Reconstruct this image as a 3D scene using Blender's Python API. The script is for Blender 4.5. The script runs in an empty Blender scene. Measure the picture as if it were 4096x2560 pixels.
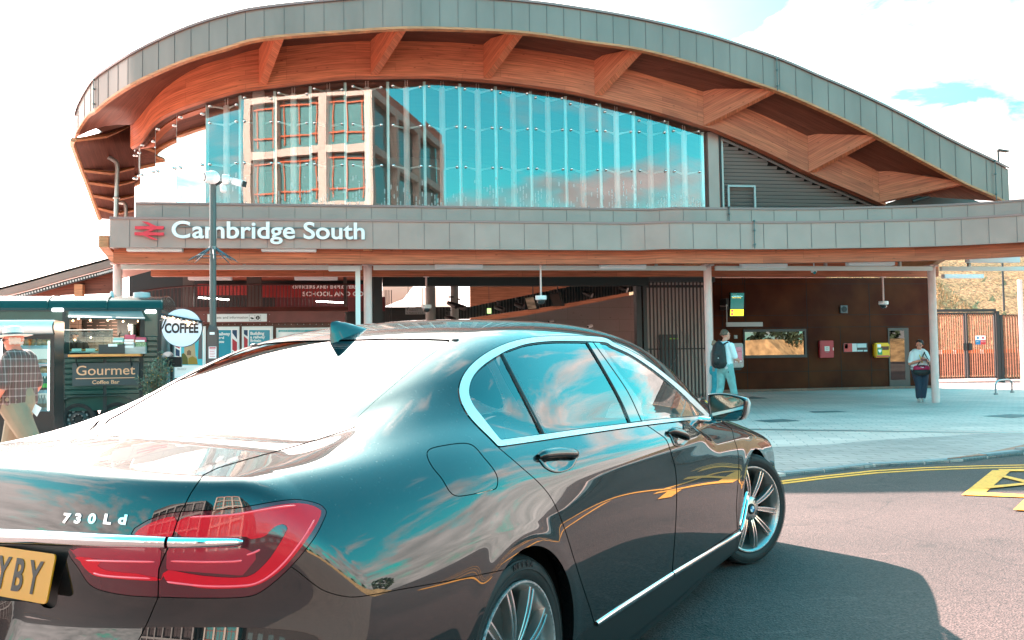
import bpy, bmesh, math, random
import numpy as np
from mathutils import Vector, Matrix, Quaternion
random.seed(7)
C = bpy.context.scene
# ---------------------------------------------------------------- camera (world: X along the station front, Y into it, Z up)
FPX = 3567.04                      # focal length in pixels of a 4096 px wide frame
CAM_H = 1.3246
VIEW = math.radians(90 - 9.1)      # heading of the view, from +X
TILT = 0.04278
ROLL = -0.01434
_f = Vector((math.cos(TILT)*math.cos(VIEW), math.cos(TILT)*math.sin(VIEW), math.sin(TILT)))
_r = Vector((math.sin(VIEW), -math.cos(VIEW), 0)); _u = _r.cross(_f)
CR = _r*math.cos(ROLL) + _u*math.sin(ROLL); CU = _u*math.cos(ROLL) - _r*math.sin(ROLL); CF = _f
CP = Vector((0, 0, CAM_H))
cam = bpy.data.cameras.new('camera'); cam_o = bpy.data.objects.new('camera', cam); C.collection.objects.link(cam_o)
m = Matrix((CR, CU, -CF)).transposed().to_4x4(); m.translation = CP; cam_o.matrix_world = m
cam.sensor_width = 36.0; cam.lens = 36.0*FPX/4096; cam.clip_start = 0.05; cam.clip_end = 3000
cam.dof.use_dof = False
C.camera = cam_o
C.view_settings.view_transform = 'Standard'; C.view_settings.look = 'None'; C.view_settings.gamma = 1
EXPO = 2.66
C.view_settings.exposure = EXPO
C.render.resolution_x = 1024; C.render.resolution_y = 640
def ray(px, py):
    "direction of the sight line through a pixel of the 4096 x 2560 photograph"
    return (CF*FPX + CR*(px-2048) - CU*(py-1280)).normalized()
def atY(px, py, Y):
    d = ray(px, py); return CP + d*(Y/d.y)
def atZ(px, py, Z=0.0):
    d = ray(px, py); return CP + d*((Z-CAM_H)/d.z)
def atX(px, py, X):
    d = ray(px, py); return CP + d*(X/d.x)
# ---------------------------------------------------------------- sun and sky
SUN_AZ = math.radians(118)     # where the sun stands, from +X (front left, behind the station)
SUN_EL = math.radians(34.3)
sd = Vector((math.cos(SUN_EL)*math.cos(SUN_AZ), math.cos(SUN_EL)*math.sin(SUN_AZ), math.sin(SUN_EL)))
sun = bpy.data.lights.new('sun', 'SUN'); sun.energy = 5.0; sun.angle = math.radians(0.5); sun.color = (1.0, 0.86, 0.78)
sun_o = bpy.data.objects.new('sun', sun); C.collection.objects.link(sun_o)
sun_o.rotation_euler = sd.to_track_quat('Z', 'Y').to_euler()
w = bpy.data.worlds.new('World'); C.world = w; w.use_nodes = True
CLOUD_X, CLOUD_Y = 9.6, 5.5
def build_world():
    nt = w.node_tree; N = nt.nodes; L = nt.links; N.clear()
    out = N.new('ShaderNodeOutputWorld'); bg = N.new('ShaderNodeBackground'); L.new(bg.outputs[0], out.inputs[0])
    sky = N.new('ShaderNodeTexSky'); sky.sky_type = 'NISHITA'; sky.sun_disc = False
    sky.sun_elevation = SUN_EL; sky.sun_rotation = math.pi/2 - SUN_AZ; sky.air_density = 1.0; sky.dust_density = 1.5
    # clouds: noise over the direction, stretched towards the horizon
    tc = N.new('ShaderNodeTexCoord'); sp = N.new('ShaderNodeSeparateXYZ'); L.new(tc.outputs['Generated'], sp.inputs[0])
    def M(op, a, b=None, c=None, clamp=False):
        n = N.new('ShaderNodeMath'); n.operation = op; n.use_clamp = clamp
        for i, v in enumerate((a, b, c)):
            if v is None: continue
            if isinstance(v, (int, float)): n.inputs[i].default_value = v
            else: L.new(v, n.inputs[i])
        return n.outputs[0]
    den = M('ADD', M('MAXIMUM', sp.outputs[2], 0.0), 0.22)
    cx = M('DIVIDE', sp.outputs[0], den); cy = M('DIVIDE', sp.outputs[1], den)
    cb = N.new('ShaderNodeCombineXYZ'); L.new(M('ADD', cx, CLOUD_X), cb.inputs[0]); L.new(M('ADD', cy, CLOUD_Y), cb.inputs[1])
    n1 = N.new('ShaderNodeTexNoise'); n1.inputs['Scale'].default_value = 2.1; n1.inputs['Detail'].default_value = 9; n1.inputs['Roughness'].default_value = 0.58
    n1.inputs['Distortion'].default_value = 0.25
    L.new(cb.outputs[0], n1.inputs['Vector'])
    # more cloud towards the sun, open sky behind the camera
    toward = M('ADD', M('MULTIPLY', sp.outputs[0], sd.x), M('ADD', M('MULTIPLY', sp.outputs[1], sd.y), M('MULTIPLY', sp.outputs[2], sd.z*0.75)))
    thr = M('SUBTRACT', M('ADD', M('SUBTRACT', 0.515, M('MULTIPLY', M('SUBTRACT', 1.0, M('MULTIPLY', M('MAXIMUM', sp.outputs[2], 0.0), 2.4), clamp=True), 0.21)), M('MULTIPLY', M('MAXIMUM', M('SUBTRACT', sp.outputs[2], 0.12), 0.0), 0.27)), M('MULTIPLY', toward, 0.17))
    cov = M('MULTIPLY', M('SUBTRACT', n1.outputs['Fac'], thr), 6.0, clamp=True)
    n3 = N.new('ShaderNodeTexNoise'); n3.inputs['Scale'].default_value = 5.5; n3.inputs['Detail'].default_value = 8; n3.inputs['Roughness'].default_value = .55; mp3 = N.new('ShaderNodeMapping'); mp3.inputs['Scale'].default_value = (1, 1, 1.9); mp3.inputs['Location'].default_value = (3.1, .7, 1.3); L.new(tc.outputs['Generated'], mp3.inputs[0]); L.new(mp3.outputs[0], n3.inputs['Vector'])
    cov2 = M('MULTIPLY', M('SUBTRACT', n3.outputs['Fac'], M('ADD', 0.36, M('MULTIPLY', M('MAXIMUM', sp.outputs[2], 0.0), 0.85))), 9.0, clamp=True)
    cov = M('MAXIMUM', cov, cov2)
    n2 = N.new('ShaderNodeTexNoise'); n2.inputs['Scale'].default_value = 4; n2.inputs['Detail'].default_value = 5; L.new(cb.outputs[0], n2.inputs['Vector'])
    tint = N.new('ShaderNodeMix'); tint.data_type = 'RGBA'; tint.blend_type = 'MULTIPLY'; tint.inputs[0].default_value = 1
    L.new(sky.outputs[0], tint.inputs[6]); tint.inputs[7].default_value = (0.17, 1.2, 0.96, 1)
    glow = M('POWER', M('MAXIMUM', toward, 0.0), 4.0)
    cl = M('ADD', M('MULTIPLY', n2.outputs['Fac'], 4.8), M('MULTIPLY', glow, 18.0))
    clc = N.new('ShaderNodeCombineXYZ'); L.new(M('MULTIPLY', M('ADD', cl, 0.8), 1.22), clc.inputs[0]); L.new(M('ADD', cl, 1.0), clc.inputs[1]); L.new(M('MULTIPLY', M('ADD', cl, 1.0), .93), clc.inputs[2])
    mx = N.new('ShaderNodeMix'); mx.data_type = 'RGBA'; L.new(M('ADD', M('MULTIPLY', cov, 0.96), M('ADD', M('MULTIPLY', M('MAXIMUM', toward, 0.0), 0.10), M('MULTIPLY', M('POWER', M('MAXIMUM', toward, 0.0), 8.0), 1.5)), clamp=True), mx.inputs[0]); L.new(tint.outputs[2], mx.inputs[6]); L.new(clc.outputs[0], mx.inputs[7])
    L.new(mx.outputs[2], bg.inputs[0]); bg.inputs[1].default_value = 0.118
build_world()
# ---------------------------------------------------------------- helpers
def tag(o, label=None, cat=None, group=None, kind=None):
    if label: o['label'] = label
    if cat: o['category'] = cat
    if group: o['group'] = group
    if kind: o['kind'] = kind
    return o
def link(o, parent=None):
    C.collection.objects.link(o)
    if parent is not None: o.parent = parent
    return o
def empty(name, loc=(0, 0, 0), rz=0.0, parent=None):
    o = bpy.data.objects.new(name, None); o.location = loc; o.rotation_euler = (0, 0, rz); o.empty_display_size = 0.2
    return link(o, parent)
_loc_inv = {}
# ---------------------------------------------------------------- materials
MATS = {}
def mat(name, col=(.5, .5, .5), rough=.5, metal=0.0, spec=.5, coat=0.0, coat_r=.03, emit=None, es=1.0, trans=0.0, ior=1.45, noise=None, bump=None):
    """noise = (scale, amount[, stretch xyz]) varies colour; bump = (scale, height)"""
    if name in MATS: return MATS[name]
    m = bpy.data.materials.new(name); m.use_nodes = True; MATS[name] = m
    nt = m.node_tree; b = nt.nodes['Principled BSDF']
    b.inputs['Base Color'].default_value = (*col, 1); b.inputs['Roughness'].default_value = rough; b.inputs['Metallic'].default_value = metal
    b.inputs['Specular IOR Level'].default_value = spec; b.inputs['Coat Weight'].default_value = coat; b.inputs['Coat Roughness'].default_value = coat_r
    b.inputs['IOR'].default_value = ior; b.inputs['Transmission Weight'].default_value = trans
    if emit: b.inputs['Emission Color'].default_value = (*emit, 1); b.inputs['Emission Strength'].default_value = es
    if noise or bump:
        tc = nt.nodes.new('ShaderNodeTexCoord')
        if noise:
            mp = nt.nodes.new('ShaderNodeMapping'); nt.links.new(tc.outputs['Object'], mp.inputs[0])
            if len(noise) > 2: mp.inputs['Scale'].default_value = noise[2]
            n = nt.nodes.new('ShaderNodeTexNoise'); n.inputs['Scale'].default_value = noise[0]; n.inputs['Detail'].default_value = 6; nt.links.new(mp.outputs[0], n.inputs['Vector'])
            r = nt.nodes.new('ShaderNodeMapRange'); r.inputs[1].default_value = .3; r.inputs[2].default_value = .7
            r.inputs[3].default_value = 1-noise[1]; r.inputs[4].default_value = 1+noise[1]; nt.links.new(n.outputs['Fac'], r.inputs[0])
            mx = nt.nodes.new('ShaderNodeVectorMath'); mx.operation = 'SCALE'; mx.inputs[0].default_value = col; nt.links.new(r.outputs[0], mx.inputs['Scale'])
            nt.links.new(mx.outputs[0], b.inputs['Base Color'])
        if bump:
            n = nt.nodes.new('ShaderNodeTexNoise'); n.inputs['Scale'].default_value = bump[0]; n.inputs['Detail'].default_value = 4; nt.links.new(tc.outputs['Object'], n.inputs['Vector'])
            bp = nt.nodes.new('ShaderNodeBump'); bp.inputs['Distance'].default_value = bump[1]; bp.inputs['Strength'].default_value = 1
            nt.links.new(n.outputs['Fac'], bp.inputs['Height']); nt.links.new(bp.outputs[0], b.inputs['Normal'])
    return m
def glass_mat(name, tint, dark=.3, ior=1.5, rough=0.0, boost=1.0):
    "thin pane: tinted see-through plus a mirror-like reflection that grows with the viewing angle"
    if name in MATS: return MATS[name]
    m = bpy.data.materials.new(name); m.use_nodes = True; MATS[name] = m; nt = m.node_tree; N = nt.nodes; L = nt.links; N.clear()
    o = N.new('ShaderNodeOutputMaterial'); t = N.new('ShaderNodeBsdfTransparent'); t.inputs[0].default_value = (*[c*dark for c in tint], 1)
    g = N.new('ShaderNodeBsdfGlossy'); g.inputs['Roughness'].default_value = rough; g.inputs[0].default_value = (1, 1, 1, 1)
    f = N.new('ShaderNodeFresnel'); f.inputs[0].default_value = ior
    k = N.new('ShaderNodeMath'); k.operation = 'MULTIPLY'; k.use_clamp = True; k.inputs[1].default_value = boost; L.new(f.outputs[0], k.inputs[0])
    mx = N.new('ShaderNodeMixShader'); L.new(k.outputs[0], mx.inputs[0]); L.new(t.outputs[0], mx.inputs[1]); L.new(g.outputs[0], mx.inputs[2]); L.new(mx.outputs[0], o.inputs[0])
    return m
# ---------------------------------------------------------------- mesh collector
class MB:
    def __init__(s): s.v = []; s.f = []; s.m = []; s.cur = 0
    def face(s, pts):
        n = len(s.v); s.v += [tuple(p) for p in pts]; s.f.append(tuple(range(n, n+len(pts)))); s.m.append(s.cur)
    def box(s, c, d, rz=0.0, rot=None):
        "box with centre c and full size d"
        R_ = rot if rot is not None else Matrix.Rotation(rz, 3, 'Z'); c = Vector(c); n = len(s.v)
        for i in (-.5, .5):
            for j in (-.5, .5):
                for k in (-.5, .5): s.v.append(tuple(c + R_ @ Vector((i*d[0], j*d[1], k*d[2]))))
        for q in ((0, 1, 3, 2), (4, 6, 7, 5), (0, 4, 5, 1), (2, 3, 7, 6), (0, 2, 6, 4), (1, 5, 7, 3)): s.f.append(tuple(n+a for a in q)); s.m.append(s.cur)
        return s
    def b2(s, x0, x1, y0, y1, z0, z1): return s.box(((x0+x1)/2, (y0+y1)/2, (z0+z1)/2), (abs(x1-x0), abs(y1-y0), abs(z1-z0)))
    def tube(s, pts, r, n=8, cap=True, flat=None):
        "tube through pts; r number or list; flat = (wx, wz) squashed profile"
        P = [Vector(p) for p in pts]; R_ = r if isinstance(r, (list, tuple)) else [r]*len(P); up = Vector((0, 0, 1)); base = len(s.v); a0 = None
        for i, p in enumerate(P):
            t = (P[min(i+1, len(P)-1)] - P[max(i-1, 0)]).normalized()
            if a0 is None:
                a0 = t.cross(up) if abs(t.z) < .95 else t.cross(Vector((0, 1, 0)))
            a = (a0 - t*a0.dot(t)).normalized(); b = t.cross(a); a0 = a
            for k in range(n):
                an = 2*math.pi*k/n; s.v.append(tuple(p + (a*math.cos(an) + b*math.sin(an))*R_[i]))
        for i in range(len(P)-1):
            for k in range(n):
                k2 = (k+1) % n; s.f.append((base+i*n+k, base+i*n+k2, base+(i+1)*n+k2, base+(i+1)*n+k)); s.m.append(s.cur)
        if cap:
            s.f.append(tuple(base+k for k in reversed(range(n)))); s.m.append(s.cur); e = base+(len(P)-1)*n; s.f.append(tuple(e+k for k in range(n))); s.m.append(s.cur)
        return s
    def lathe(s, prof, c=(0, 0, 0), n=24, rot=None, close=False):
        "prof: (radius, height) along local z"
        base = len(s.v); c = Vector(c)
        for r, h in prof:
            for k in range(n):
                a = 2*math.pi*k/n; p = Vector((r*math.cos(a), r*math.sin(a), h))
                if rot is not None: p = rot @ p
                s.v.append(tuple(c+p))
        for i in range(len(prof)-1):
            for k in range(n):
                k2 = (k+1) % n; s.f.append((base+i*n+k, base+i*n+k2, base+(i+1)*n+k2, base+(i+1)*n+k)); s.m.append(s.cur)
        return s
    def prism(s, poly, off):
        "closed prism: polygon (3D points) pushed by off"
        P = [Vector(p) for p in poly]; n = len(P); b = len(s.v); off = Vector(off)
        s.v += [tuple(p) for p in P] + [tuple(p+off) for p in P]
        s.f.append(tuple(range(b+n-1, b-1, -1))); s.f.append(tuple(range(b+n, b+2*n))); s.m += [s.cur]*2
        for i in range(n):
            j = (i+1) % n; s.f.append((b+i, b+j, b+n+j, b+n+i)); s.m.append(s.cur)
        return s
    def ball(s, c, r, n=10):
        r = r if isinstance(r, (tuple, list)) else (r, r, r); c = Vector(c); base = len(s.v); m_ = n//2+1
        for i in range(m_+1):
            th = math.pi*i/m_
            for k in range(n):
                a = 2*math.pi*k/n; s.v.append((c.x+r[0]*math.sin(th)*math.cos(a), c.y+r[1]*math.sin(th)*math.sin(a), c.z+r[2]*math.cos(th)))
        for i in range(m_):
            for k in range(n):
                k2 = (k+1) % n; s.f.append((base+i*n+k, base+(i+1)*n+k, base+(i+1)*n+k2, base+i*n+k2)); s.m.append(s.cur)
        return s
    def build(s, name, mats, parent=None, smooth=False, bevel=0, loc=None, rot=None):
        me = bpy.data.meshes.new(name); me.from_pydata(s.v, [], s.f)
        mats = mats if isinstance(mats, (list, tuple)) else [mats]
        for x in mats: me.materials.append(x)
        me.polygons.foreach_set('material_index', s.m)
        bm = bmesh.new(); bm.from_mesh(me); bmesh.ops.remove_doubles(bm, verts=bm.verts, dist=1e-5); bmesh.ops.recalc_face_normals(bm, faces=bm.faces)
        if bevel:
            es = [e for e in bm.edges if len(e.link_faces) == 2 and e.calc_face_angle(0) > .5]
            if es: bmesh.ops.bevel(bm, geom=es, offset=bevel, segments=2, affect='EDGES', clamp_overlap=True)
        bm.to_mesh(me); bm.free()
        if getattr(s, 'outn', None) is not None and sum((p.normal.dot(s.outn))*p.area for p in me.polygons) < 0: me.flip_normals()
        if smooth:
            me.shade_smooth(); me.set_sharp_from_angle(angle=math.radians(40 if smooth is True else smooth))
        o = bpy.data.objects.new(name, me); link(o, parent)
        if loc is not None: o.location = loc
        if rot is not None: o.rotation_euler = rot
        return o
def join_into(a, b):
    'merge object b into object a (same part), keeping materials'
    ma = list(a.data.materials); bm = bmesh.new(); bm.from_mesh(a.data); k = len(ma); mb_ = b.data.copy(); n0 = len(bm.faces); bm.from_mesh(mb_); bm.faces.ensure_lookup_table()
    for f in bm.faces[n0:]: f.material_index += k
    bm.to_mesh(a.data); bm.free()
    for m in b.data.materials: a.data.materials.append(m)
    bpy.data.objects.remove(b); bpy.data.meshes.remove(mb_); return a
def text_obj(name, body, size, mt, parent=None, M_=None, ext=.01, bold=0.0, align='LEFT', sx=1.0, space=1.0, bevel=0.0):
    "lettering as a mesh: drawn in its local XY plane, M_ places it"
    cu = bpy.data.curves.new(name, 'FONT'); cu.body = body; cu.size = size; cu.extrude = ext; cu.offset = bold; cu.align_x = align; cu.space_character = space; cu.resolution_u = 6
    cu.bevel_depth = bevel
    tmp = bpy.data.objects.new(name, cu); C.collection.objects.link(tmp); bpy.context.view_layer.update()
    me = bpy.data.meshes.new_from_object(tmp); bpy.data.objects.remove(tmp)
    me.materials.clear(); me.materials.append(mt)
    if sx != 1: me.transform(Matrix.Diagonal((sx, 1, 1, 1)))
    o = bpy.data.objects.new(name, me); link(o, parent)
    if M_ is not None: o.matrix_local = M_
    return o
def frame_at(p, right, up):
    "matrix with local X = right, Y = up, Z = towards the reader"
    r = Vector(right).normalized(); u = Vector(up); u = (u - r*u.dot(r)).normalized(); n = r.cross(u)
    M_ = Matrix((r, u, n)).transposed().to_4x4(); M_.translation = Vector(p); return M_
# ---------------------------------------------------------------- saloon car body: implicit surface -> quads with exact normals
# car frame: X forward from the rear axle, y to the left, z up
CAR_YAW = VIEW - 0.4846914
CAR_IN = (-2.52231935, -2.23936805)      # camera in the car frame
_c, _s = math.cos(CAR_YAW), math.sin(CAR_YAW)
CAR_O = Vector((-(_c*CAR_IN[0] - _s*CAR_IN[1]), -(_s*CAR_IN[0] + _c*CAR_IN[1]), 0))
def car_ray(px, py):
    d = ray(px, py)
    return Vector((_c*d.x + _s*d.y, -_s*d.x + _c*d.y, d.z)), Vector((CAR_IN[0], CAR_IN[1], CAM_H))
def car_proj(P):
    "N x 3 car-frame points to photograph pixels"
    W = np.stack([_c*P[:, 0] - _s*P[:, 1] + CAR_O.x, _s*P[:, 0] + _c*P[:, 1] + CAR_O.y, P[:, 2] - CAM_H], 1)
    z = W @ np.array(CF); x = W @ np.array(CR); y = W @ np.array(CU)
    return np.stack([2048 + FPX*x/z, 1280 - FPX*y/z], 1)
def spl_mat(k):
    "matrix giving the second derivatives of the natural cubic spline from its values"
    n = len(k); A = np.zeros((n, n)); B = np.zeros((n, n)); A[0, 0] = A[-1, -1] = 1
    for i in range(1, n-1):
        h0 = k[i]-k[i-1]; h1 = k[i+1]-k[i]
        A[i, i-1] = h0; A[i, i] = 2*(h0+h1); A[i, i+1] = h1
        B[i, i-1] += 6/h0; B[i, i] -= 6/h0+6/h1; B[i, i+1] += 6/h1
    return np.linalg.solve(A, B)
def spl_basis(k, x):
    "rows of weights so that weights @ values = spline(x)"
    k = np.asarray(k, float); K = spl_mat(k); x = np.clip(x, k[0], k[-1]); n = len(k)
    i = np.clip(np.searchsorted(k, x)-1, 0, n-2); h = k[i+1]-k[i]; t = (x-k[i])/h
    Wt = np.zeros((len(x), n)); r = np.arange(len(x))
    Wt[r, i] += 1-t; Wt[r, i+1] += t
    a = ((1-t)**3-(1-t))*h*h/6; b = (t**3-t)*h*h/6
    return Wt + a[:, None]*K[i] + b[:, None]*K[i+1]
def spl1(k, v, x):
    sh = np.shape(x); return (spl_basis(k, np.ravel(x)) @ np.asarray(v, float)).reshape(sh)
ZR = [.16, .28, .42, .58, .70, .79, .86, .905, .95, 1.00, 1.06, 1.14]
XS = [-1.3, -.85, -.45, 0, .5, 1.1, 1.8, 2.6, 3.21, 3.7, 4.15]
WT = np.array([
 [.80, .81, .83, .842, .842, .828, .805, .790, .765, .735, .68, .60],
 [.868, .885, .902, .910, .901, .885, .864, .847, .825, .792, .740, .66],
 [.905, .922, .940, .945, .937, .921, .902, .887, .868, .838, .790, .71],
 [.915, .930, .946, .950, .944, .930, .914, .902, .886, .858, .812, .74],
 [.912, .925, .938, .945, .942, .934, .925, .917, .898, .864, .822, .76],
 [.912, .924, .935, .943, .942, .937, .932, .926, .902, .864, .824, .77],
 [.912, .924, .935, .943, .942, .937, .932, .926, .900, .860, .82, .77],
 [.912, .925, .938, .945, .943, .938, .931, .922, .900, .866, .82, .76],
 [.912, .930, .946, .950, .944, .933, .920, .903, .876, .83, .765, .67],
 [.91, .930, .944, .946, .938, .926, .908, .886, .852, .80, .72, .62],
 [.89, .905, .915, .915, .905, .89, .86, .83, .79, .73, .64, .54]])
def wide(X, z):      # X, z same-length vectors of points
    bx = spl_basis(XS, X); bz = spl_basis(ZR, z)
    wv = np.einsum('ni,ij,nj->n', bx, WT, bz)
    for xc in (0.0, 3.21):
        r = np.sqrt((X-xc)**2 + (z-.35)**2)
        wv = wv + .0045*np.exp(-((np.maximum(r-.40, 0))/.045)**2)*(np.abs(X-xc) < .6)
    return wv
def topz(X, a):
    h = spl1([-1.35, -1.10, -.9, -.5, 0, 1, 2.3, 2.75, 3.2, 3.7, 4.0, 4.3], [1.07, 1.079, 1.084, 1.10, 1.11, 1.10, 1.07, 1.05, 1.022, .962, .89, .76], X)
    hood = np.clip((X-1.8)/.6, 0, 1); hood = hood*hood*(3-2*hood)
    return h - (.06 + .14*hood)*a**2 - .05*a**4*hood
def rear(a, z):
    return -1.155 + .577*np.maximum(a, 0)**4.43 + spl1([.1, .3, .5, .62, .75, .88, .98, 1.06, 1.2], [.03, -.03, -.05, -.03, 0, .0, .018, .045, .11], z)
def front(a, z):
    return 4.10 - .26*np.maximum(a, 0)**4 - spl1([.1, .3, .5, .7, .9, 1.1], [.04, 0, -.02, .01, .16, .4], z)
def roofz(X, a):
    h = spl1([-1.1, -.8, -.5, -.2, .1, .35, .7, 1.15, 1.6, 2.0, 2.4, 2.75, 3.1],
             [.80, .945, 1.096, 1.236, 1.355, 1.435, 1.491, 1.512, 1.503, 1.453, 1.330, 1.178, 1.01], X)
    return h - .10*a**2 - .10*a**4
def ghw(X, z):
    g = spl1([.8, 1.0, 1.1, 1.2, 1.3, 1.38, 1.45, 1.55], [.905, .845, .805, .76, .708, .66, .60, .49], z)
    return g - .14*np.maximum(.75-X, 0)**2.6 - .045*np.maximum(X-1.4, 0)**2.2
def sstep(t):
    t = np.clip(t, 0, 1); return t*t*t*(t*(6*t-15)+10)
def smax(a, b, k):
    h = np.maximum(k-np.abs(a-b), 0)/k; return np.maximum(a, b) + h*h*h*k/6
def combine(X, a, z, W_, H_, R_, F_, RF, G_):
    kf = .05 - .032*np.clip((-X-.85)/.2, 0, 1)
    f1 = smax(a-W_, z-H_, np.maximum(kf, .02)*2.2)
    f1 = smax(f1, R_-X, .06); f1 = smax(f1, X-F_, .14)
    f1 = smax(f1, .155-z, .03)
    f2 = smax(a-G_, (z-RF)*.93, .15)
    kg = .03 + .30*sstep((.55-X)/1.0)*(.08+.92*sstep((a-.45)/.27))
    return -smax(-f1, -f2, kg)
def car_f(P):
    X = P[:, 0]; a = np.sqrt(P[:, 1]**2+1e-8); z = P[:, 2]
    return combine(X, a, z, wide(X, z), topz(X, a), rear(a, z), front(a, z), roofz(X, a), ghw(X, z))
def car_mesh(h=.0125):
    xs = np.arange(-1.3, 4.2, h); ys = np.arange(-1.0, .03, h); zs = np.arange(.12, 1.55, h)
    X2, Z2 = np.meshgrid(xs, zs, indexing='ij'); A2y = np.abs(ys)
    g = lambda fn, p, q: (lambda m: fn(m[0].ravel(), m[1].ravel()).reshape(m[0].shape))(np.meshgrid(p, q, indexing='ij'))
    W_ = g(wide, xs, zs)[:, None, :]; G_ = g(ghw, xs, zs)[:, None, :]
    H_ = g(topz, xs, A2y)[:, :, None]; RF = g(roofz, xs, A2y)[:, :, None]
    R_ = g(rear, A2y, zs)[None]; F_ = g(front, A2y, zs)[None]
    f = combine(xs[:, None, None], A2y[None, :, None], zs[None, None, :], W_, H_, R_, F_, RF, G_)
    s = f < 0
    nx, ny, nz = s.shape
    cell = np.zeros((nx-1, ny-1, nz-1), np.int8)
    for i in (0, 1):
        for j in (0, 1):
            for k in (0, 1): cell += s[i:nx-1+i, j:ny-1+j, k:nz-1+k]
    act = (cell > 0) & (cell < 8)
    idx = -np.ones(act.shape, np.int64); idx[act] = np.arange(act.sum())
    I, J, K = np.nonzero(act)
    V = np.stack([xs[I]+h/2, ys[J]+h/2, zs[K]+h/2], 1)
    for it in range(6):
        F0 = car_f(V); Gd = grad(V, F0); g2 = (Gd**2).sum(1)
        st = np.clip(F0/np.maximum(g2, .05), -.01, .01); V = V - st[:, None]*Gd*.95
    quads = []
    for ax in range(3):
        sl = [slice(None)]*3; s2 = [slice(None)]*3; sl[ax] = slice(0, -1); s2[ax] = slice(1, None)
        e = s[tuple(sl)] != s[tuple(s2)]
        ii = np.argwhere(e)
        o1, o2 = [(1, 2), (0, 2), (0, 1)][ax]
        ok = (ii[:, o1] > 0) & (ii[:, o2] > 0) & (ii[:, o1] < s.shape[o1]-1) & (ii[:, o2] < s.shape[o2]-1)
        ii = ii[ok]; q = []
        for d1, d2 in ((-1, -1), (0, -1), (0, 0), (-1, 0)):
            c = ii.copy(); c[:, o1] += d1; c[:, o2] += d2; q.append(idx[c[:, 0], c[:, 1], c[:, 2]])
        quads.append(np.stack(q, 1))
    Q = np.concatenate(quads)
    F0 = car_f(V); Nn = grad(V, F0); Nn /= np.linalg.norm(Nn, axis=1)[:, None]
    # orient
    fn = np.cross(V[Q[:, 1]]-V[Q[:, 0]], V[Q[:, 2]]-V[Q[:, 0]]); fl = (fn*Nn[Q[:, 0]]).sum(1) < 0
    Q[fl] = Q[fl][:, ::-1]
    # as polygons list of index arrays (pad with -1)
    return V, Nn, Q
def grad(V, F0, e=.002):
    Gd = np.zeros_like(V)
    for k in range(3):
        U = V.copy(); U[:, k] += e; U2 = V.copy(); U2[:, k] -= e
        Gd[:, k] = (car_f(U)-car_f(U2))/(2*e)
    return Gd
class Sheet:
    "polygon sheet with per-vertex normals that can be cut along a signed field"
    def __init__(s, V, N, F): s.V, s.N, s.F = V, N, F       # F: list of tuples or array (n, 4)
    def cut(s, d):
        "d: value per vertex; returns (inside: d<0, outside: d>=0)"
        V, N = s.V, s.N
        d = np.where(np.abs(d) < 1e-7, 1e-7, d)
        F = s.F; neg = d < 0
        cnt = np.array([neg[list(f)].sum() for f in F]) if not isinstance(F, np.ndarray) else neg[F].sum(1)
        ln = np.array([len(f) for f in F]) if not isinstance(F, np.ndarray) else np.full(len(F), F.shape[1])
        fin = [tuple(F[i]) for i in np.nonzero(cnt == ln)[0]]; fout = [tuple(F[i]) for i in np.nonzero(cnt == 0)[0]]
        nv = []; nn = []; em = {}; base = len(V)
        def mid(i, j):
            k = (i, j) if i < j else (j, i)
            if k not in em:
                t = d[i]/(d[i]-d[j]); em[k] = base+len(nv); nv.append(V[i]+(V[j]-V[i])*t)
                n = N[i]+(N[j]-N[i])*t; nn.append(n/np.linalg.norm(n))
            return em[k]
        for fi in np.nonzero((cnt > 0) & (cnt < ln))[0]:
            f = F[fi]; A = []; B = []
            for q in range(len(f)):
                i, j = int(f[q]), int(f[(q+1) % len(f)])
                (A if d[i] < 0 else B).append(i)
                if (d[i] < 0) != (d[j] < 0): k = mid(i, j); A.append(k); B.append(k)
            if len(A) > 2: fin.append(tuple(A))
            if len(B) > 2: fout.append(tuple(B))
        if nv: V2 = np.concatenate([V, np.array(nv)]); N2 = np.concatenate([N, np.array(nn)])
        else: V2, N2 = V, N
        return Sheet(V2, N2, fin).clean(), Sheet(V2, N2, fout).clean()
    def clean(s):
        used = np.zeros(len(s.V), bool)
        for f in s.F: used[list(f)] = True
        mp = np.cumsum(used)-1
        return Sheet(s.V[used], s.N[used], [tuple(mp[list(f)]) for f in s.F])
    def shift(s, t): return Sheet(s.V + s.N*t, s.N, s.F)
    def mesh(s, name, mirror=True):
        V, N, F = s.V, s.N, list(s.F)
        if mirror:
            n = len(V); mV = V*np.array([1, -1, 1]); mN = N*np.array([1, -1, 1])
            V = np.concatenate([V, mV]); N = np.concatenate([N, mN]); F = F + [tuple(i+n for i in reversed(f)) for f in F]
        me = bpy.data.meshes.new(name); me.from_pydata(V.tolist(), [], [tuple(int(i) for i in f) for f in F]); me.update()
        me.shade_smooth()
        if len(V) and me.validate() is False: me.normals_split_custom_set_from_vertices(N.tolist())
        return me
def poly_sdf(pts, Q):
    "signed distance (negative inside) from points Q to the closed polygon pts"
    P = np.asarray(pts, float); d2 = np.full(len(Q), 1e18); ins = np.zeros(len(Q), bool)
    for i in range(len(P)):
        a = P[i]; b = P[(i+1) % len(P)]; e = b-a; w_ = Q-a
        t = np.clip((w_@e)/(e@e), 0, 1); r = w_-t[:, None]*e; d2 = np.minimum(d2, (r**2).sum(1))
        c1 = (a[1] <= Q[:, 1]) & (b[1] > Q[:, 1]); c2 = (a[1] > Q[:, 1]) & (b[1] <= Q[:, 1])
        cr = e[0]*w_[:, 1]-e[1]*w_[:, 0]
        ins ^= (c1 & (cr > 0)) | (c2 & (cr < 0))
    return np.sqrt(d2)*np.where(ins, -1, 1)
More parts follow.
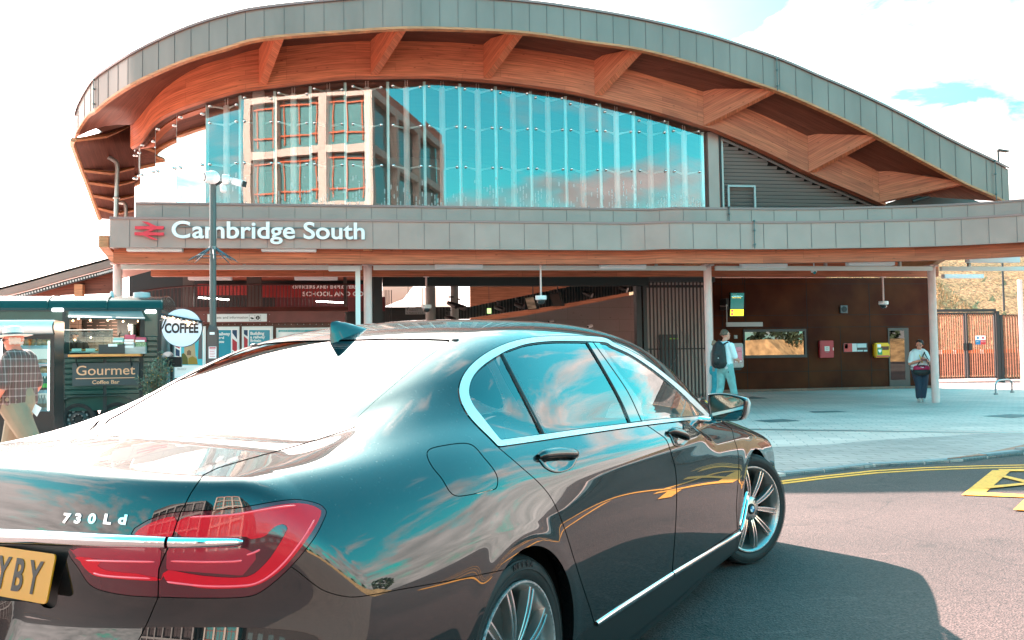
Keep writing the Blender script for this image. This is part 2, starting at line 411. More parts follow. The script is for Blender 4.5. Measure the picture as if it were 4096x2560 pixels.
def smooth_closed(pts, n=12, corners=()):
    "closed Catmull-Rom through pts; indices in corners stay sharp"
    P = [np.array(p, float) for p in pts]; L_ = len(P); out = []
    for i in range(L_):
        p0, p1, p2, p3 = P[i-1], P[i], P[(i+1) % L_], P[(i+2) % L_]
        if i in corners: p0 = p1
        if (i+1) % L_ in corners: p3 = p2
        for k in range(n):
            t = k/n
            out.append(.5*((2*p1)+(-p0+p2)*t+(2*p0-5*p1+4*p2-p3)*t*t+(-p0+3*p1-3*p2+p3)*t**3))
    return np.array(out)
def smooth_open(pts, n=10):
    P = [np.array(p, float) for p in pts]; P = [2*P[0]-P[1]] + P + [2*P[-1]-P[-2]]; out = []
    for i in range(1, len(P)-2):
        p0, p1, p2, p3 = P[i-1:i+3]
        for k in range(n):
            t = k/n; out.append(.5*((2*p1)+(-p0+p2)*t+(2*p0-5*p1+4*p2-p3)*t*t+(-p0+3*p1-3*p2+p3)*t**3))
    out.append(P[-2]); return np.array(out)
# ---------------------------------------------------------------- the dark saloon in the foreground
def crop(x0, y0, k, pts): return [(x0+k*a, y0+k*b) for a, b in pts]
def surf_hit(px, py, off=0.0):
    "first point of the body on the sight line through a pixel, with its normal"
    d, o = car_ray(px, py); D = np.array(d); O = np.array(o)
    ts = np.linspace(.8, 7.5, 1400); f = car_f(O+ts[:, None]*D); k = np.nonzero(f < 0)[0]
    if len(k) == 0: k = [int(np.argmin(f))]
    t1 = ts[k[0]]; t0 = ts[max(k[0]-1, 0)]
    for _ in range(25):
        tm = (t0+t1)/2
        if car_f((O+tm*D)[None])[0] < 0: t1 = tm
        else: t0 = tm
    P = (O+t1*D)[None]; n = grad(P, None)[0]; n /= np.linalg.norm(n)
    return Vector(P[0]+n*off), Vector(n)
def surf_path(pts, n=8, off=0.0, smooth=True):
    q = smooth_open(pts, n) if smooth else pts
    return [surf_hit(a, b, off) for a, b in q]
def sweep(mb, path, wid, hgt, seg=7, base=-.004, taper=True):
    "trim strip: convex profile of width wid (m) and height hgt swept over (point, normal) pairs"
    L_ = len(path); b0 = len(mb.v); mb.outn = sum((n for _, n in path), Vector())
    for i, (p, n) in enumerate(path):
        t = (path[min(i+1, L_-1)][0]-path[max(i-1, 0)][0]).normalized(); s_ = n.cross(t).normalized()
        w_ = wid[i] if isinstance(wid, (list, np.ndarray)) else wid
        e = min(1, (min(i, L_-1-i)+.35)/1.5) if taper else 1
        for k in range(seg):
            a = math.pi*k/(seg-1); mb.v.append(tuple(p + s_*(math.cos(a)*w_/2*e) + n*(base + (hgt-base)*math.sin(a)**.7*e)))
    for i in range(L_-1):
        for k in range(seg-1): mb.f.append((b0+i*seg+k, b0+i*seg+k+1, b0+(i+1)*seg+k+1, b0+(i+1)*seg+k)); mb.m.append(mb.cur)
    return mb
PAINT = mat('car_paint', (.006, .006, .0065), rough=.5, spec=.06, coat=1.0, coat_r=.010)
PAINT.node_tree.nodes['Principled BSDF'].inputs['Coat IOR'].default_value = 1.74
def road_dust(m):
    nt = m.node_tree; N = nt.nodes; L = nt.links; b = N['Principled BSDF']; g = N.new('ShaderNodeNewGeometry'); sp = N.new('ShaderNodeSeparateXYZ'); L.new(g.outputs['Normal'], sp.inputs[0])
    tc = N.new('ShaderNodeTexCoord'); n = N.new('ShaderNodeTexNoise'); n.inputs['Scale'].default_value = 130; n.inputs['Detail'].default_value = 3; L.new(tc.outputs['Object'], n.inputs['Vector']); n2 = N.new('ShaderNodeTexNoise'); n2.inputs['Scale'].default_value = 4; n2.inputs['Detail'].default_value = 5; L.new(tc.outputs['Object'], n2.inputs['Vector'])
    r = N.new('ShaderNodeMapRange'); r.inputs[1].default_value = .66; r.inputs[2].default_value = .74; r.inputs[3].default_value = .022; r.inputs[4].default_value = .32; L.new(n.outputs['Fac'], r.inputs[0]); r2 = N.new('ShaderNodeMapRange'); r2.inputs[1].default_value = .35; r2.inputs[2].default_value = .7; r2.inputs[3].default_value = .3; r2.inputs[4].default_value = 1; L.new(n2.outputs['Fac'], r2.inputs[0])
    z = N.new('ShaderNodeMapRange'); z.inputs[1].default_value = .2; z.inputs[2].default_value = 1; z.inputs[3].default_value = .02; z.inputs[4].default_value = 1; L.new(sp.outputs[2], z.inputs[0])
    m1 = N.new('ShaderNodeMath'); m1.operation = 'MULTIPLY'; L.new(r.outputs[0], m1.inputs[0]); L.new(r2.outputs[0], m1.inputs[1]); m2 = N.new('ShaderNodeMath'); m2.operation = 'MULTIPLY'; L.new(m1.outputs[0], m2.inputs[0]); L.new(z.outputs[0], m2.inputs[1])
    mx = N.new('ShaderNodeMix'); mx.data_type = 'RGBA'; L.new(m2.outputs[0], mx.inputs[0]); mx.inputs[6].default_value = (.006, .006, .0065, 1); mx.inputs[7].default_value = (.50, .40, .36, 1); L.new(mx.outputs[2], b.inputs['Base Color'])
road_dust(PAINT)
def car_parts():
    root = empty('saloon_car', CAR_O, CAR_YAW)
    tag(root, 'dark glossy saloon car with yellow number plate, seen close from behind its right side', 'car')
    chrome = mat('car_chrome', (.86, .87, .88), rough=.06, metal=1.0)
    seal = mat('car_seal', (.012, .012, .012), rough=.45)
    dark = mat('car_shell', (.004, .004, .004), rough=.9, spec=.1)
    gl_side = glass_mat('car_side_glass', (.75, .85, .82), dark=.5, ior=2.15)
    gl_rear = glass_mat('car_rear_glass', (.7, .75, .75), dark=.25, ior=2.4)
    V, N, Q = car_mesh(.0125); sh = Sheet(V, N, Q); half, _ = sh.cut(sh.V[:, 1])
    # wheel openings
    def archd(V, r=.376):
        d = np.full(len(V), 9.)
        for xc in (0, 3.21):
            dx = V[:, 0]-xc; dz = V[:, 2]-.352; q = np.where(dz > 0, np.sqrt(dx**2+dz**2), np.abs(dx))-r; d = np.minimum(d, np.maximum(q, .45+V[:, 1]))
        return d
    _, half = half.cut(archd(half.V))
    GAP = 2.0
    def P2(s): return car_proj(s.V)
    def split(s, poly, lim=None, gap=GAP):
        q = P2(s); d = poly_sdf(poly, q)
        if lim is not None: d = np.maximum(d, lim(s.V)*3000)
        a, _ = s.cut(d+gap)
        q = P2(s); _, b = s.cut(d-gap)
        return a, b
    def emit(s, name, m, side=True, both=True, parent=root, label=None):
        "side parts come in a right and a left copy; centre parts are one mirrored mesh"
        if side:
            me = s.mesh(name, mirror=False); me.materials.append(m); o = bpy.data.objects.new(name, me); link(o, parent)
            if both:
                s2 = Sheet(s.V*np.array([1, -1, 1]), s.N*np.array([1, -1, 1]), [tuple(reversed(f)) for f in s.F])
                me2 = s2.mesh(name, mirror=False); me2.materials.append(m); o2 = bpy.data.objects.new(name, me2); link(o2, parent)
                return o, o2
            return o, None
        me = s.mesh(name); me.materials.append(m); o = bpy.data.objects.new(name, me); link(o, parent); return o
    R1 = lambda p: crop(1780, 1300, .33075, p)
    R2 = lambda p: crop(2300, 1300, .33075, p)
    R3 = lambda p: crop(2700, 1550, .29768, p)
    R4 = lambda p: crop(2850, 1780, .34394, p)
    D_ = lambda p: crop(1600, 1700, .66116, p)
    S_ = lambda p: crop(0, 1700, .57851, p)
    # ---- rear window
    gl = [(-900, 1729), (700, 1727), (1150, 1727), (1335, 1722), (1399, 1696), (1498, 1604), (1598, 1519), (1697, 1436), (1790, 1369), (1800, 1361), (1700, 1356), (1548, 1355), (1300, 1363), (-900, 1380)]
    rear_lim = lambda V: V[:, 0]-.7
    glass, half = split(half, gl, rear_lim, 2.2)
    # ---- side window surround
    outer = R1([(640, 1480), (540, 1375), (400, 1240), (280, 1105), (200, 965), (165, 840), (170, 735), (215, 615), (310, 490), (440, 380), (600, 285), (800, 205), (1000, 160), (1200, 140), (1400, 132), (1730, 136), (1935, 158)]) + \
        R2([(500, 232), (700, 328), (900, 448), (1100, 600), (1300, 762), (1500, 952), (1630, 1088), (1600, 1138), (1300, 1166), (870, 1216), (400, 1282), (0, 1342)]) + R1([(1500, 1352), (1000, 1428)])
    outer = smooth_closed(outer, 6, corners=(0, 23, 24))
    inner = R1([(668, 1398), (560, 1265), (450, 1122), (345, 985), (290, 860), (288, 755), (325, 645), (400, 545), (520, 445), (680, 347), (800, 292), (1000, 230), (1300, 198), (1700, 200), (1935, 213)]) + \
        R2([(450, 258), (650, 348), (850, 475), (1050, 622), (1250, 792), (1450, 985), (1570, 1092), (1480, 1106), (1000, 1150), (830, 1170), (500, 1212), (0, 1272)]) + R1([(1500, 1282), (1200, 1325)])
    inner = smooth_closed(inner, 6, corners=(0, 21, 22))
    side_lim = lambda V: np.maximum(V[:, 1]+.30, .75-V[:, 2])
    dlo, half = split(half, outer, side_lim, 2.0)
    panes, ring = split(dlo, inner, None, .01)
    r2 = ring.shift(.003); 
    # bright surround: rounded by bending the normals across its width
    q = car_proj(r2.V); di = poly_sdf(inner, q); do = poly_sdf(outer, q); t = np.clip((np.abs(di)-np.abs(do))/(np.abs(di)+np.abs(do)+1e-6), -1, 1)
    emit(r2, 'window_surround', mat('satin_bright', (.95, .78, .76), rough=.33, metal=.55))
    # thin black seal round the panes
    d = poly_sdf(inner, car_proj(panes.V)); sealb, panes2 = panes.cut(-(d+5.0)); emit(sealb.shift(-.001), 'window_seal', seal)
    pil_q = R1([(676, 340), (722, 322), (1240, 1322), (1178, 1330)])
    pil_b = R1([(1700, 190)]) + R2([(215, 195), (285, 205), (520, 560), (700, 800), (790, 930), (838, 1175), (660, 1195), (540, 900), (330, 520), (125, 190)])
    pil_m = R2([(1325, 800), (1352, 830), (1500, 1112), (1462, 1112)])
    d = np.minimum(np.minimum(poly_sdf(pil_q, car_proj(panes2.V)), poly_sdf(pil_b, car_proj(panes2.V))), poly_sdf(pil_m, car_proj(panes2.V)))
    _, gls = panes2.cut(d)
    for pq in (pil_q, pil_b, pil_m): pil, _ = panes2.cut(poly_sdf(pq, car_proj(panes2.V))); emit(pil.shift(.0015), 'window_pillar', mat('pillar_gloss', (.006, .006, .006), rough=.12, coat=1, coat_r=.01))
    emit(gls.shift(-.004), 'side_window', gl_side)
    for pl, w_ in ((R1([(690, 352), (1195, 1322)]), .020), (R2([(140, 200), (330, 510), (540, 890), (668, 1186)]), .016), (R2([(208, 200), (440, 520), (640, 820), (805, 1170)]), .006)):
        sp = surf_path(pl, 6); mb = MB(); sweep(mb, sp, w_, .004, taper=False); o = mb.build('pillar_trim', seal, root, smooth=60)
        mb2 = MB(); mb2.v = [(a, -b, c) for a, b, c in mb.v]; mb2.f = mb.f; mb2.m = mb.m; mb2.build('pillar_trim', seal, root, smooth=60)
    # ---- tail lamp
    tail = S_([(468, 850), (480, 905), (540, 985), (600, 1080), (660, 1128), (760, 1158), (900, 1180), (1100, 1190), (1400, 1196), (1680, 1190), (1810, 1150), (1990, 1000), (2160, 800), (2245, 640), (2252, 590), (2200, 545), (2060, 516), (1900, 530), (1600, 580), (1250, 600), (1120, 622), (1020, 660), (900, 735), (925, 775), (1150, 780), (1150, 835), (500, 838)])
    tail = smooth_closed(tail, 6, corners=(0, 22, 23, 24, 25, 26))
    back_lim = lambda V: np.maximum(V[:, 0]+.4, V[:, 1]+.05)
    lamp, half = split(half, tail, back_lim, 2.0)
    # ---- boot lid, bumper
    bootp = [(1460, 1690), (1400, 1717), (1215, 1775), (983, 1839), (870, 1872), (813, 1900), (765, 1970), (723, 2050), (688, 2157), (650, 2240), (636, 2278), (633, 2388), (590, 2490), (555, 2560), (520, 2620), (-3000, 2620), (-3000, 1600), (1400, 1600)]
    boot_lim = lambda V: np.maximum(V[:, 0]+.36, .60-V[:, 2])
    lamp_in, lamp_out = split(lamp, bootp, boot_lim, 2.5)
    boot, half = split(half, bootp, boot_lim, 2.2)
    recp = S_([(-3000, 828), (300, 832), (462, 843), (474, 890), (440, 1000), (404, 1130), (394, 1230), (376, 1262), (330, 1268), (200, 1235), (0, 1215), (-3000, 1190)])
    rec, boot = split(boot, smooth_closed(recp, 3, corners=(0, 11)), None, .01)
    bump = smooth_open([(1100, 2245), (1169, 2270), (1240, 2325), (1302, 2365), (1400, 2388), (1500, 2377), (1600, 2358), (1760, 2330), (1950, 2293), (2150, 2250)], 6).tolist() + [(2250, 3200), (-3000, 3200), (-3000, 2300), (600, 2300)]
    bumper, half = split(half, bump, lambda V: V[:, 0]+.12, 1.8)
    # ---- doors and flap
    rear_edge = smooth_open(D_([(560, 100), (600, 140), (680, 208), (745, 265), (830, 340), (900, 420), (950, 510), (1000, 640), (1050, 800), (1100, 960), (1150, 1110), (1178, 1210)]), 5).tolist()
    mid_edge = smooth_open(D_([(1490, 0), (1560, 48), (1612, 92), (1643, 180), (1666, 270), (1674, 400), (1668, 600), (1655, 780), (1646, 905)]), 5).tolist()
    front_edge = smooth_open(R3([(560, 420), (600, 445), (700, 512), (765, 568), (790, 680), (830, 800), (850, 900), (858, 1050), (850, 1250), (835, 1420)]), 5).tolist() + R4([(278, 700), (282, 830), (290, 985)])
    topL = D_([(560, 100), (1000, 60), (1490, 0)])
    fl = smooth_closed(D_([(168, 158), (215, 134), (350, 112), (420, 115), (462, 142), (510, 200), (560, 260), (590, 320), (584, 378), (540, 397), (370, 430), (312, 415), (280, 370), (250, 320), (200, 260), (168, 200)]), 5)
    side2 = lambda V: np.maximum(V[:, 1]+.5, .2-V[:, 2])
    flap, half = split(half, fl, side2, 1.9)
    dr = rear_edge + D_([(1420, 1050)]) + list(reversed(mid_edge)) + D_([(1000, 30)])
    rdoor, half = split(half, dr, side2, 1.7)
    df = mid_edge + list(reversed(front_edge)) + R3([(300, 380)]) + D_([(1800, -40)])
    fdoor, half = split(half, df, side2, 1.3)
    # ---- sill below the bright strip
    sillp = D_([(1068, 1285), (1150, 1225), (1178, 1212), (1646, 908), (2060, 655)]) + R4([(345, 1005), (415, 980), (380, 1150), (340, 1300)]) + [(2900, 2700), (2000, 2900)]
    sill, half = split(half, sillp, lambda V: np.maximum(V[:, 1]+.4, V[:, 2]-.42), .01)
    satin = mat('sill_plastic', (.012, .012, .012), rough=.32)
    emit(sill, 'side_sill', satin)
    body = emit(half, 'body', PAINT, side=False)
    emit(boot, 'boot_lid', PAINT, side=False); emit(rec.shift(-.012), 'plate_recess', mat('plate_back', (.008, .008, .008), rough=.35), side=False); emit(bumper, 'rear_bumper', PAINT, side=False)
    emit(glass.shift(-.003), 'rear_window', gl_rear, side=False)
    emit(flap, 'fuel_flap', PAINT, both=False)
    rd, _ = emit(rdoor, 'rear_door', PAINT); fd, _ = emit(fdoor, 'front_door', PAINT)
    # black inner shell behind every panel so that the joints read dark
    for s_ in (half, boot, bumper, rdoor, fdoor, lamp, flap):
        emit(s_.shift(-.014), 'inner_shell', dark, side=False)
    # ---- tail lamp pieces
    lens_dark = mat('lamp_smoked', (.09, .004, .010), rough=.08, coat=1, coat_r=.01)
    lens_red = mat('lamp_red', (.58, .002, .012), rough=.3, spec=.2, coat=.6, coat_r=.01, emit=(.9, .004, .03), es=.025)
    lens_mid = mat('lamp_deep_red', (.40, .004, .022), rough=.15, coat=1, coat_r=.01)
    bright = [S_([(1270, 640), (1600, 615), (1900, 560), (2070, 545), (2190, 575), (2215, 625), (2120, 790), (1960, 985), (1800, 1095), (1650, 1125), (1400, 1125), (1220, 1085), (1150, 1075), (1145, 1000), (1400, 1040), (1700, 1050), (1830, 960), (1900, 870), (1960, 770), (1990, 690), (1900, 700), (1830, 770), (1700, 790), (1690, 770), (1250, 768)]),
              S_([(940, 745), (1000, 700), (1120, 650), (1218, 640), (1190, 768), (950, 768)]),
              S_([(492, 865), (560, 930), (1115, 940), (1112, 930), (560, 900), (520, 850)]), S_([(560, 940), (640, 1030), (760, 1055), (1085, 1075), (1090, 1040), (780, 1010), (690, 980), (620, 920)])]
    midp = [S_([(480, 848), (1120, 850), (1100, 1060), (660, 1040), (560, 940)]), S_([(1160, 850), (1690, 850), (1790, 900), (1680, 1040), (1150, 1000)])]
    for lp in (lamp_in, lamp_out):
        ln, l2 = emit(lp.shift(.001), 'tail_lamp', lens_dark)
        q = car_proj(lp.V); db = np.full(len(q), 1e3)
        for b_ in bright: db = np.minimum(db, poly_sdf(smooth_closed(b_, 3), q))
        br, rest = lp.cut(db)
        if len(br.F):
            a, b_ = emit(br.shift(.0028), 'lamp_segment', lens_red, parent=ln); b_.parent = l2
        q = car_proj(rest.V); dm = np.full(len(q), 1e3)
        for m_ in midp: dm = np.minimum(dm, poly_sdf(m_, q))
        mi, _ = rest.cut(dm)
        if len(mi.F):
            a, b_ = emit(mi.shift(.0022), 'lamp_segment', lens_mid, parent=ln); b_.parent = l2
    # light guides and reflector edges inside the lamp
    lg = mat('lamp_guide', (.95, .10, .12), rough=.2, coat=1, emit=(1, .08, .10), es=.05)
    guides = [[(575, 935), (800, 941), (1100, 946)], [(640, 1020), (760, 1044), (1085, 1062)], [(1160, 940), (1400, 946), (1590, 944), (1680, 935)], [(1150, 1082), (1260, 1096), (1420, 1112), (1640, 1112), (1790, 1085), (1940, 975), (2090, 790), (2180, 640)], [(1280, 640), (1600, 622), (1900, 575), (2060, 558)], [(1700, 900), (1760, 880), (1800, 860)]]
    LAMP_G = [(surf_path(S_(g_), 5, .003), lg) for g_ in guides]
    # ---- bright strip across the boot and lamps
    def both(mb, name, m, par=root, sm=60):
        o = mb.build(name, m, par, smooth=sm)
        mb2 = MB(); mb2.v = [(a, -b, c) for a, b, c in mb.v]; mb2.f = mb.f; mb2.m = mb.m
        if getattr(mb, 'outn', None) is not None: mb2.outn = Vector((mb.outn.x, -mb.outn.y, mb.outn.z))
        return o, mb2.build(name, m, par, smooth=sm)
    def strip(pix, wid, h, name, clipy=None):
        mb = MB(); p = surf_path(pix, 7)
        if clipy is not None: p = [(Vector((a.x, min(a.y, 0.0), a.z)), n) for a, n in p]
        wv = np.interp(np.linspace(0, 1, len(p)), np.linspace(0, 1, len(wid)), wid); sweep(mb, p, wv, h, seg=9, taper=False); return mb
    # the strip runs on to the middle of the car, outside the frame
    pth = surf_path(S_([(0, 770), (250, 778), (500, 788), (700, 797), (900, 803), (1150, 812)]), 7)
    p0 = pth[0][0]; ext = []
    for y in np.linspace(0, p0.y, 9)[:-1]:
        x = p0.x-.03; z = p0.z
        for _ in range(30):
            f0 = float(car_f(np.array([[x, y, z]]))[0]); x += f0*.9 if abs(f0) < .3 else .3*np.sign(f0)
        ext.append((Vector((x, y, z)), Vector((-1, 0, .02)).normalized()))
    for gp_, gm_ in LAMP_G:
        g1 = MB(); sweep(g1, gp_, .006, .0025, seg=5); both(g1, 'light_guide', gm_)
    full = ext + pth; mb = MB(); sweep(mb, full, np.interp(np.arange(len(full)), [0, len(ext), len(full)-1], [.040, .038, .029]), .012, seg=9, taper=False)
    both(mb, 'boot_strip', chrome)
    mb = strip(S_([(1172, 812), (1300, 814), (1500, 812), (1640, 808), (1682, 803)]), [.028, .028, .026, .022, .010], .012, 's'); both(mb, 'lamp_strip', chrome)
    # ---- sill strip and breather
    mb = strip(D_([(1186, 1204), (1300, 1130), (1500, 1001), (1645, 907)]), [.020, .028, .028, .028], .010, 's'); both(mb, 'sill_strip', chrome)
    mb = strip(D_([(1651, 903), (1850, 782), (2040, 664)]) + R4([(315, 985)]), [.028, .028, .028, .03], .010, 's'); both(mb, 'sill_strip', chrome)
    mb = MB(); ring_ = surf_path(R4([(318, 960), (325, 900), (348, 780), (372, 660), (392, 575), (402, 556), (414, 562), (412, 620), (400, 700), (382, 800), (352, 930), (325, 1000)]), 5); sweep(mb, ring_, .017, .008, taper=False); both(mb, 'air_breather', chrome)
    mb = MB(); sweep(mb, surf_path(R4([(330, 960), (352, 860), (378, 740), (398, 610)]), 5), .022, .002); both(mb, 'breather_slot', dark)
    # ---- door handles
    for pts, bar, w_, par in ((D_([(828, 192), (848, 162), (925, 145), (1010, 155), (1066, 188), (1062, 222), (1035, 262), (985, 286), (930, 287), (880, 262), (850, 228)]), D_([(832, 196), (860, 190), (945, 180), (1030, 184), (1066, 190)]), [.020, .034, .040, .034, .018], rd),
                              (R2([(1108, 1300), (1130, 1275), (1200, 1268), (1280, 1290), (1345, 1325), (1372, 1370), (1358, 1420), (1310, 1462), (1260, 1476), (1205, 1460), (1175, 1410), (1150, 1350)]), R2([(1112, 1302), (1160, 1300), (1240, 1316), (1310, 1345), (1366, 1380)]), [.020, .034, .040, .034, .018], fd)):
        pc = np.mean(np.array(pts), 0); mb = MB(); mb.outn = Vector((0, -1, .2))
        out = smooth_closed(pts, 4); hits = [surf_hit(*p) for p in out]; hc, nc = surf_hit(*pc)
        n = len(out); lv = [(1.0, .0015), (.93, .0030), (.88, .0026), (.8, .0015), (.6, .0006), (.3, .0002), (.02, 0)]
        for sc, hh in lv:
            for h, nn in hits: mb.v.append(tuple(hc + (h-hc)*sc + nc*hh*1.2 + nn*(.0012)))
        for i in range(len(lv)-1):
            for k in range(n): k2 = (k+1) % n; mb.f.append((i*n+k, i*n+k2, (i+1)*n+k2, (i+1)*n+k)); mb.m.append(0)
        hb, hb2 = both(mb, 'handle_recess', PAINT, root)
        mb = MB(); p = surf_path(bar, 6, .020); wv = np.interp(np.linspace(0, 1, len(p)), np.linspace(0, 1, len(w_)), w_)
        L_ = len(p)
        p = [(a - nn*(.020*(abs(2*i/(L_-1)-1))**4), nn) for i, (a, nn) in enumerate(p)]
        sweep(mb, p, wv, .012, seg=11, base=-.006, taper=False); both(mb, 'door_handle', PAINT, root)
        mb = MB(); p2 = [(a + nn*.009 - Vector((0, 0, .35))*w2 + Vector((0, 0, .0)), nn) for (a, nn), w2 in zip(p, wv)]; sweep(mb, p2[2:-2], .006, .004, seg=5); both(mb, 'handle_trim', chrome, root)
    # ---- arch lips and wells
    for xc in (0.0, 3.21):
        mb = MB(); rr = .376; n = 48
        rows = []
        for k in range(n+1):
            th = math.radians(-12 + 204*k/n); x = xc+rr*math.cos(th); z = .352+rr*math.sin(th)
            if th < 0 or th > math.pi: x = xc + rr*(1 if math.cos(th) > 0 else -1)
            z = max(z, .2)
            y = -float(wide(np.array([x]), np.array([z]))[0]); rows.append((x, y, z))
        prof = [(0, 0.0), (.004, .012), (.006, .035), (.012, .05)]
        b0 = 0
        for x, y, z in rows:
            ux, uz = (x-xc)/rr, (z-.352)/rr
            for dr_, dy in prof: mb.v.append((x+ux*(-.003+dr_), y+dy, z+uz*(-.003+dr_)))
        m_ = len(prof)
        for i in range(n):
            for k in range(m_-1): mb.f.append((i*m_+k, i*m_+k+1, (i+1)*m_+k+1, (i+1)*m_+k)); mb.m.append(0)
        both(mb, 'arch_lip', PAINT)
        mb = MB(); lv = []
        for k in range(25):
            th = math.pi*k/24; lv.append((xc+.392*math.cos(th), .352+.392*math.sin(th)))
        lv = [(xc+.392, .16)] + lv + [(xc-.392, .16)]
        for i in range(len(lv)-1):
            (xa, za), (xb, zb) = lv[i], lv[i+1]; mb.face([(xa, -.90, za), (xb, -.90, zb), (xb, -.50, zb), (xa, -.50, za)])
        mb.face([(a, -.50, b) for a, b in lv])
        both(mb, 'wheel_well', dark, sm=False)
    # ---- wheels
    rub = mat('tyre_rubber', (.022, .021, .021), rough=.62, spec=.35, noise=(14, .25)); alloy = mat('alloy_grey', (.50, .46, .44), rough=.28, metal=.85); alloy_b = mat('alloy_bright', (.85, .80, .80), rough=.2, metal=.95)
    barrel = mat('alloy_barrel', (.10, .095, .09), rough=.4, metal=.7); iron = mat('brake_iron', (.18, .16, .15), rough=.4, metal=.9); blk = mat('wheel_black', (.01, .01, .01), rough=.6)
    def wheel(x, side, steer, cam_in=0.0):
        # local frame: Z = axle pointing outwards, XY = wheel plane
        wr = empty('wheel', (x, side*.915, .350), 0, root)
        out = Vector((-math.sin(steer)*side, side*1.0*math.cos(steer), 0)) if side > 0 else Vector((-math.sin(-steer)*-1, -math.cos(steer), 0))
        out = Vector((math.sin(steer)*(-1), -math.cos(steer), 0)) if side < 0 else Vector((math.sin(steer), math.cos(steer), 0))
        up = Vector((0, 0, 1)); xx = up.cross(out).normalized(); M_ = Matrix((xx, up, out)).transposed().to_4x4(); M_.translation = Vector((x, side*.915, .350)); wr.matrix_local = M_
        WD = .135 if x < 1 else .122
        prof = [(.262, -.02), (.272, -.004), (.290, .005), (.312, .006), (.330, .000), (.340, -.010), (.346, -.024), (.349, -.045), (.350, -WD), (.349, -2*WD+.03), (.344, -2*WD+.012), (.33, -2*WD), (.28, -2*WD-.004), (.262, -2*WD+.02)]
        t = MB()
        n = 96; base = 0
        for r_, h in prof:
            for k in range(n):
                a = 2*math.pi*k/n; t.v.append((r_*math.cos(a), r_*math.sin(a), h))
        for i in range(len(prof)-1):
            for k in range(n): k2 = (k+1) % n; t.f.append((i*n+k, (i+1)*n+k, (i+1)*n+k2, i*n+k2)); t.m.append(0)
        ty = t.build('tyre', rub, wr, smooth=50)
        gr = MB()
        for k in range(60):
            a = 2*math.pi*k/60
            pts = []
            for u in np.linspace(0, 1, 6):
                aa = a+.05*math.sin(u*2.4); h = -.018-u*.085; rr = .3503 if u > .3 else .343+.0075*u/.3
                pts.append((rr*math.cos(aa), rr*math.sin(aa), h))
            gr.tube(pts, [.0012, .0022, .0025, .0025, .0022, .0012], n=4, cap=False)
        for h in (-.112, -.155):
            gr.lathe([(.3505, h-.005), (.3512, h), (.3505, h+.005)], n=72)
        gr.build('tread_groove', mat('groove_black', (.004, .004, .004), rough=.9), ty)
        rb = MB(); rb.lathe([(.302, .0078), (.3035, .0088), (.305, .0078)], n=96); rb.lathe([(.333, .0005), (.3345, .0012), (.336, -.003)], n=96); rb.build('sidewall_rib', rub, ty, smooth=True)
        # rim
        rm = MB(); rm.lathe([(.255, -.2), (.262, -.02), (.2685, -.002), (.2665, .004), (.258, .003), (.252, -.006), (.243, -.018), (.232, -.045), (.228, -.09), (.225, -.2)], n=96)
        rim = rm.build('rim', [alloy], wr, smooth=50)
        rl = MB(); rl.lathe([(.2690, .0005), (.2670, .0058), (.2615, .0058), (.2590, .0025)], n=96); rl.build('rim_edge', mat('rim_scuffed', (.62, .58, .58), rough=.35, metal=.8, noise=(90, .45)), rim, smooth=True)
        sp = MB()
        def blade(r0, a0, r1, a1, w0, w1, z0, z1):
            seg = 9; L2 = []
            for i in range(seg+1):
                t_ = i/seg; r_ = r0+(r1-r0)*t_; a_ = a0+(a1-a0)*(t_**.75); ww = w0+(w1-w0)*t_; z_ = z0+(z1-z0)*t_ + .010*math.sin(math.pi*t_)
                c = Vector((r_*math.cos(a_), r_*math.sin(a_), z_)); s2 = Vector((-math.sin(a_), math.cos(a_), 0))
                L2.append([c+s2*ww/2-Vector((0, 0, .034)), c+s2*ww/2-Vector((0, 0, .002)), c+s2*(ww/2-.0016), c-s2*(ww/2-.0016), c-s2*ww/2-Vector((0, 0, .002)), c-s2*ww/2-Vector((0, 0, .034))])
            b0 = len(sp.v)
            for row in L2: sp.v += [tuple(p) for p in row]
            for i in range(seg):
                for k in range(5): sp.f.append((b0+i*6+k, b0+(i+1)*6+k, b0+(i+1)*6+k+1, b0+i*6+k+1)); sp.m.append(1 if k == 2 else 0)
        for k in range(5):
            am = math.radians(72*k+9)
            for sgn in (-1, 1):
                ar = am + sgn*math.radians(18)
                for q in (-1, 1):
                    blade(.062, am+sgn*math.radians(14)+q*.10, .258, ar+sgn*.02+q*.052, .012, .0085, -.012, -.006)
                # web between the twin ridges, set lower
                L2 = []
                for i in range(7):
                    t_ = i/6; r_ = .062+.198*t_; a_ = am+sgn*math.radians(14)+(ar+sgn*.02-am-sgn*math.radians(14))*t_**.75; ww = .016+.022*t_; z_ = -.020-.004*t_+.006*math.sin(math.pi*t_)
                    c = Vector((r_*math.cos(a_), r_*math.sin(a_), z_)); s2 = Vector((-math.sin(a_), math.cos(a_), 0)); L2.append((c+s2*ww/2, c-s2*ww/2))
                for i in range(6): sp.face([L2[i][0], L2[i+1][0], L2[i+1][1], L2[i][1]])
        spk = sp.build('spokes', [alloy, alloy_b], rim, smooth=35)
        hb = MB(); hb.lathe([(.092, -.05), (.088, -.024), (.074, -.010), (.045, -.006), (.034, -.004), (.034, -.02)], n=40); hub = hb.build('hub', alloy, rim, smooth=50)
        lb = MB()
        for k in range(5):
            a = math.radians(72*k+45); lb.lathe([(.0145, -.030), (.0145, -.0065), (.012, -.005), (.010, -.020), (.001, -.020)], (.060*math.cos(a), .060*math.sin(a), 0), n=12)
        lb.build('wheel_bolt', blk, hub, smooth=True)
        cp = MB(); cp.lathe([(.033, -.006), (.033, .0), (.030, .003), (.024, .0045)], n=32); cp.lathe([(.024, .0042), (.022, .0055), (.001, .006)], n=32); c_o = cp.build('hub_cap', blk, hub, smooth=True)
        qd = MB()
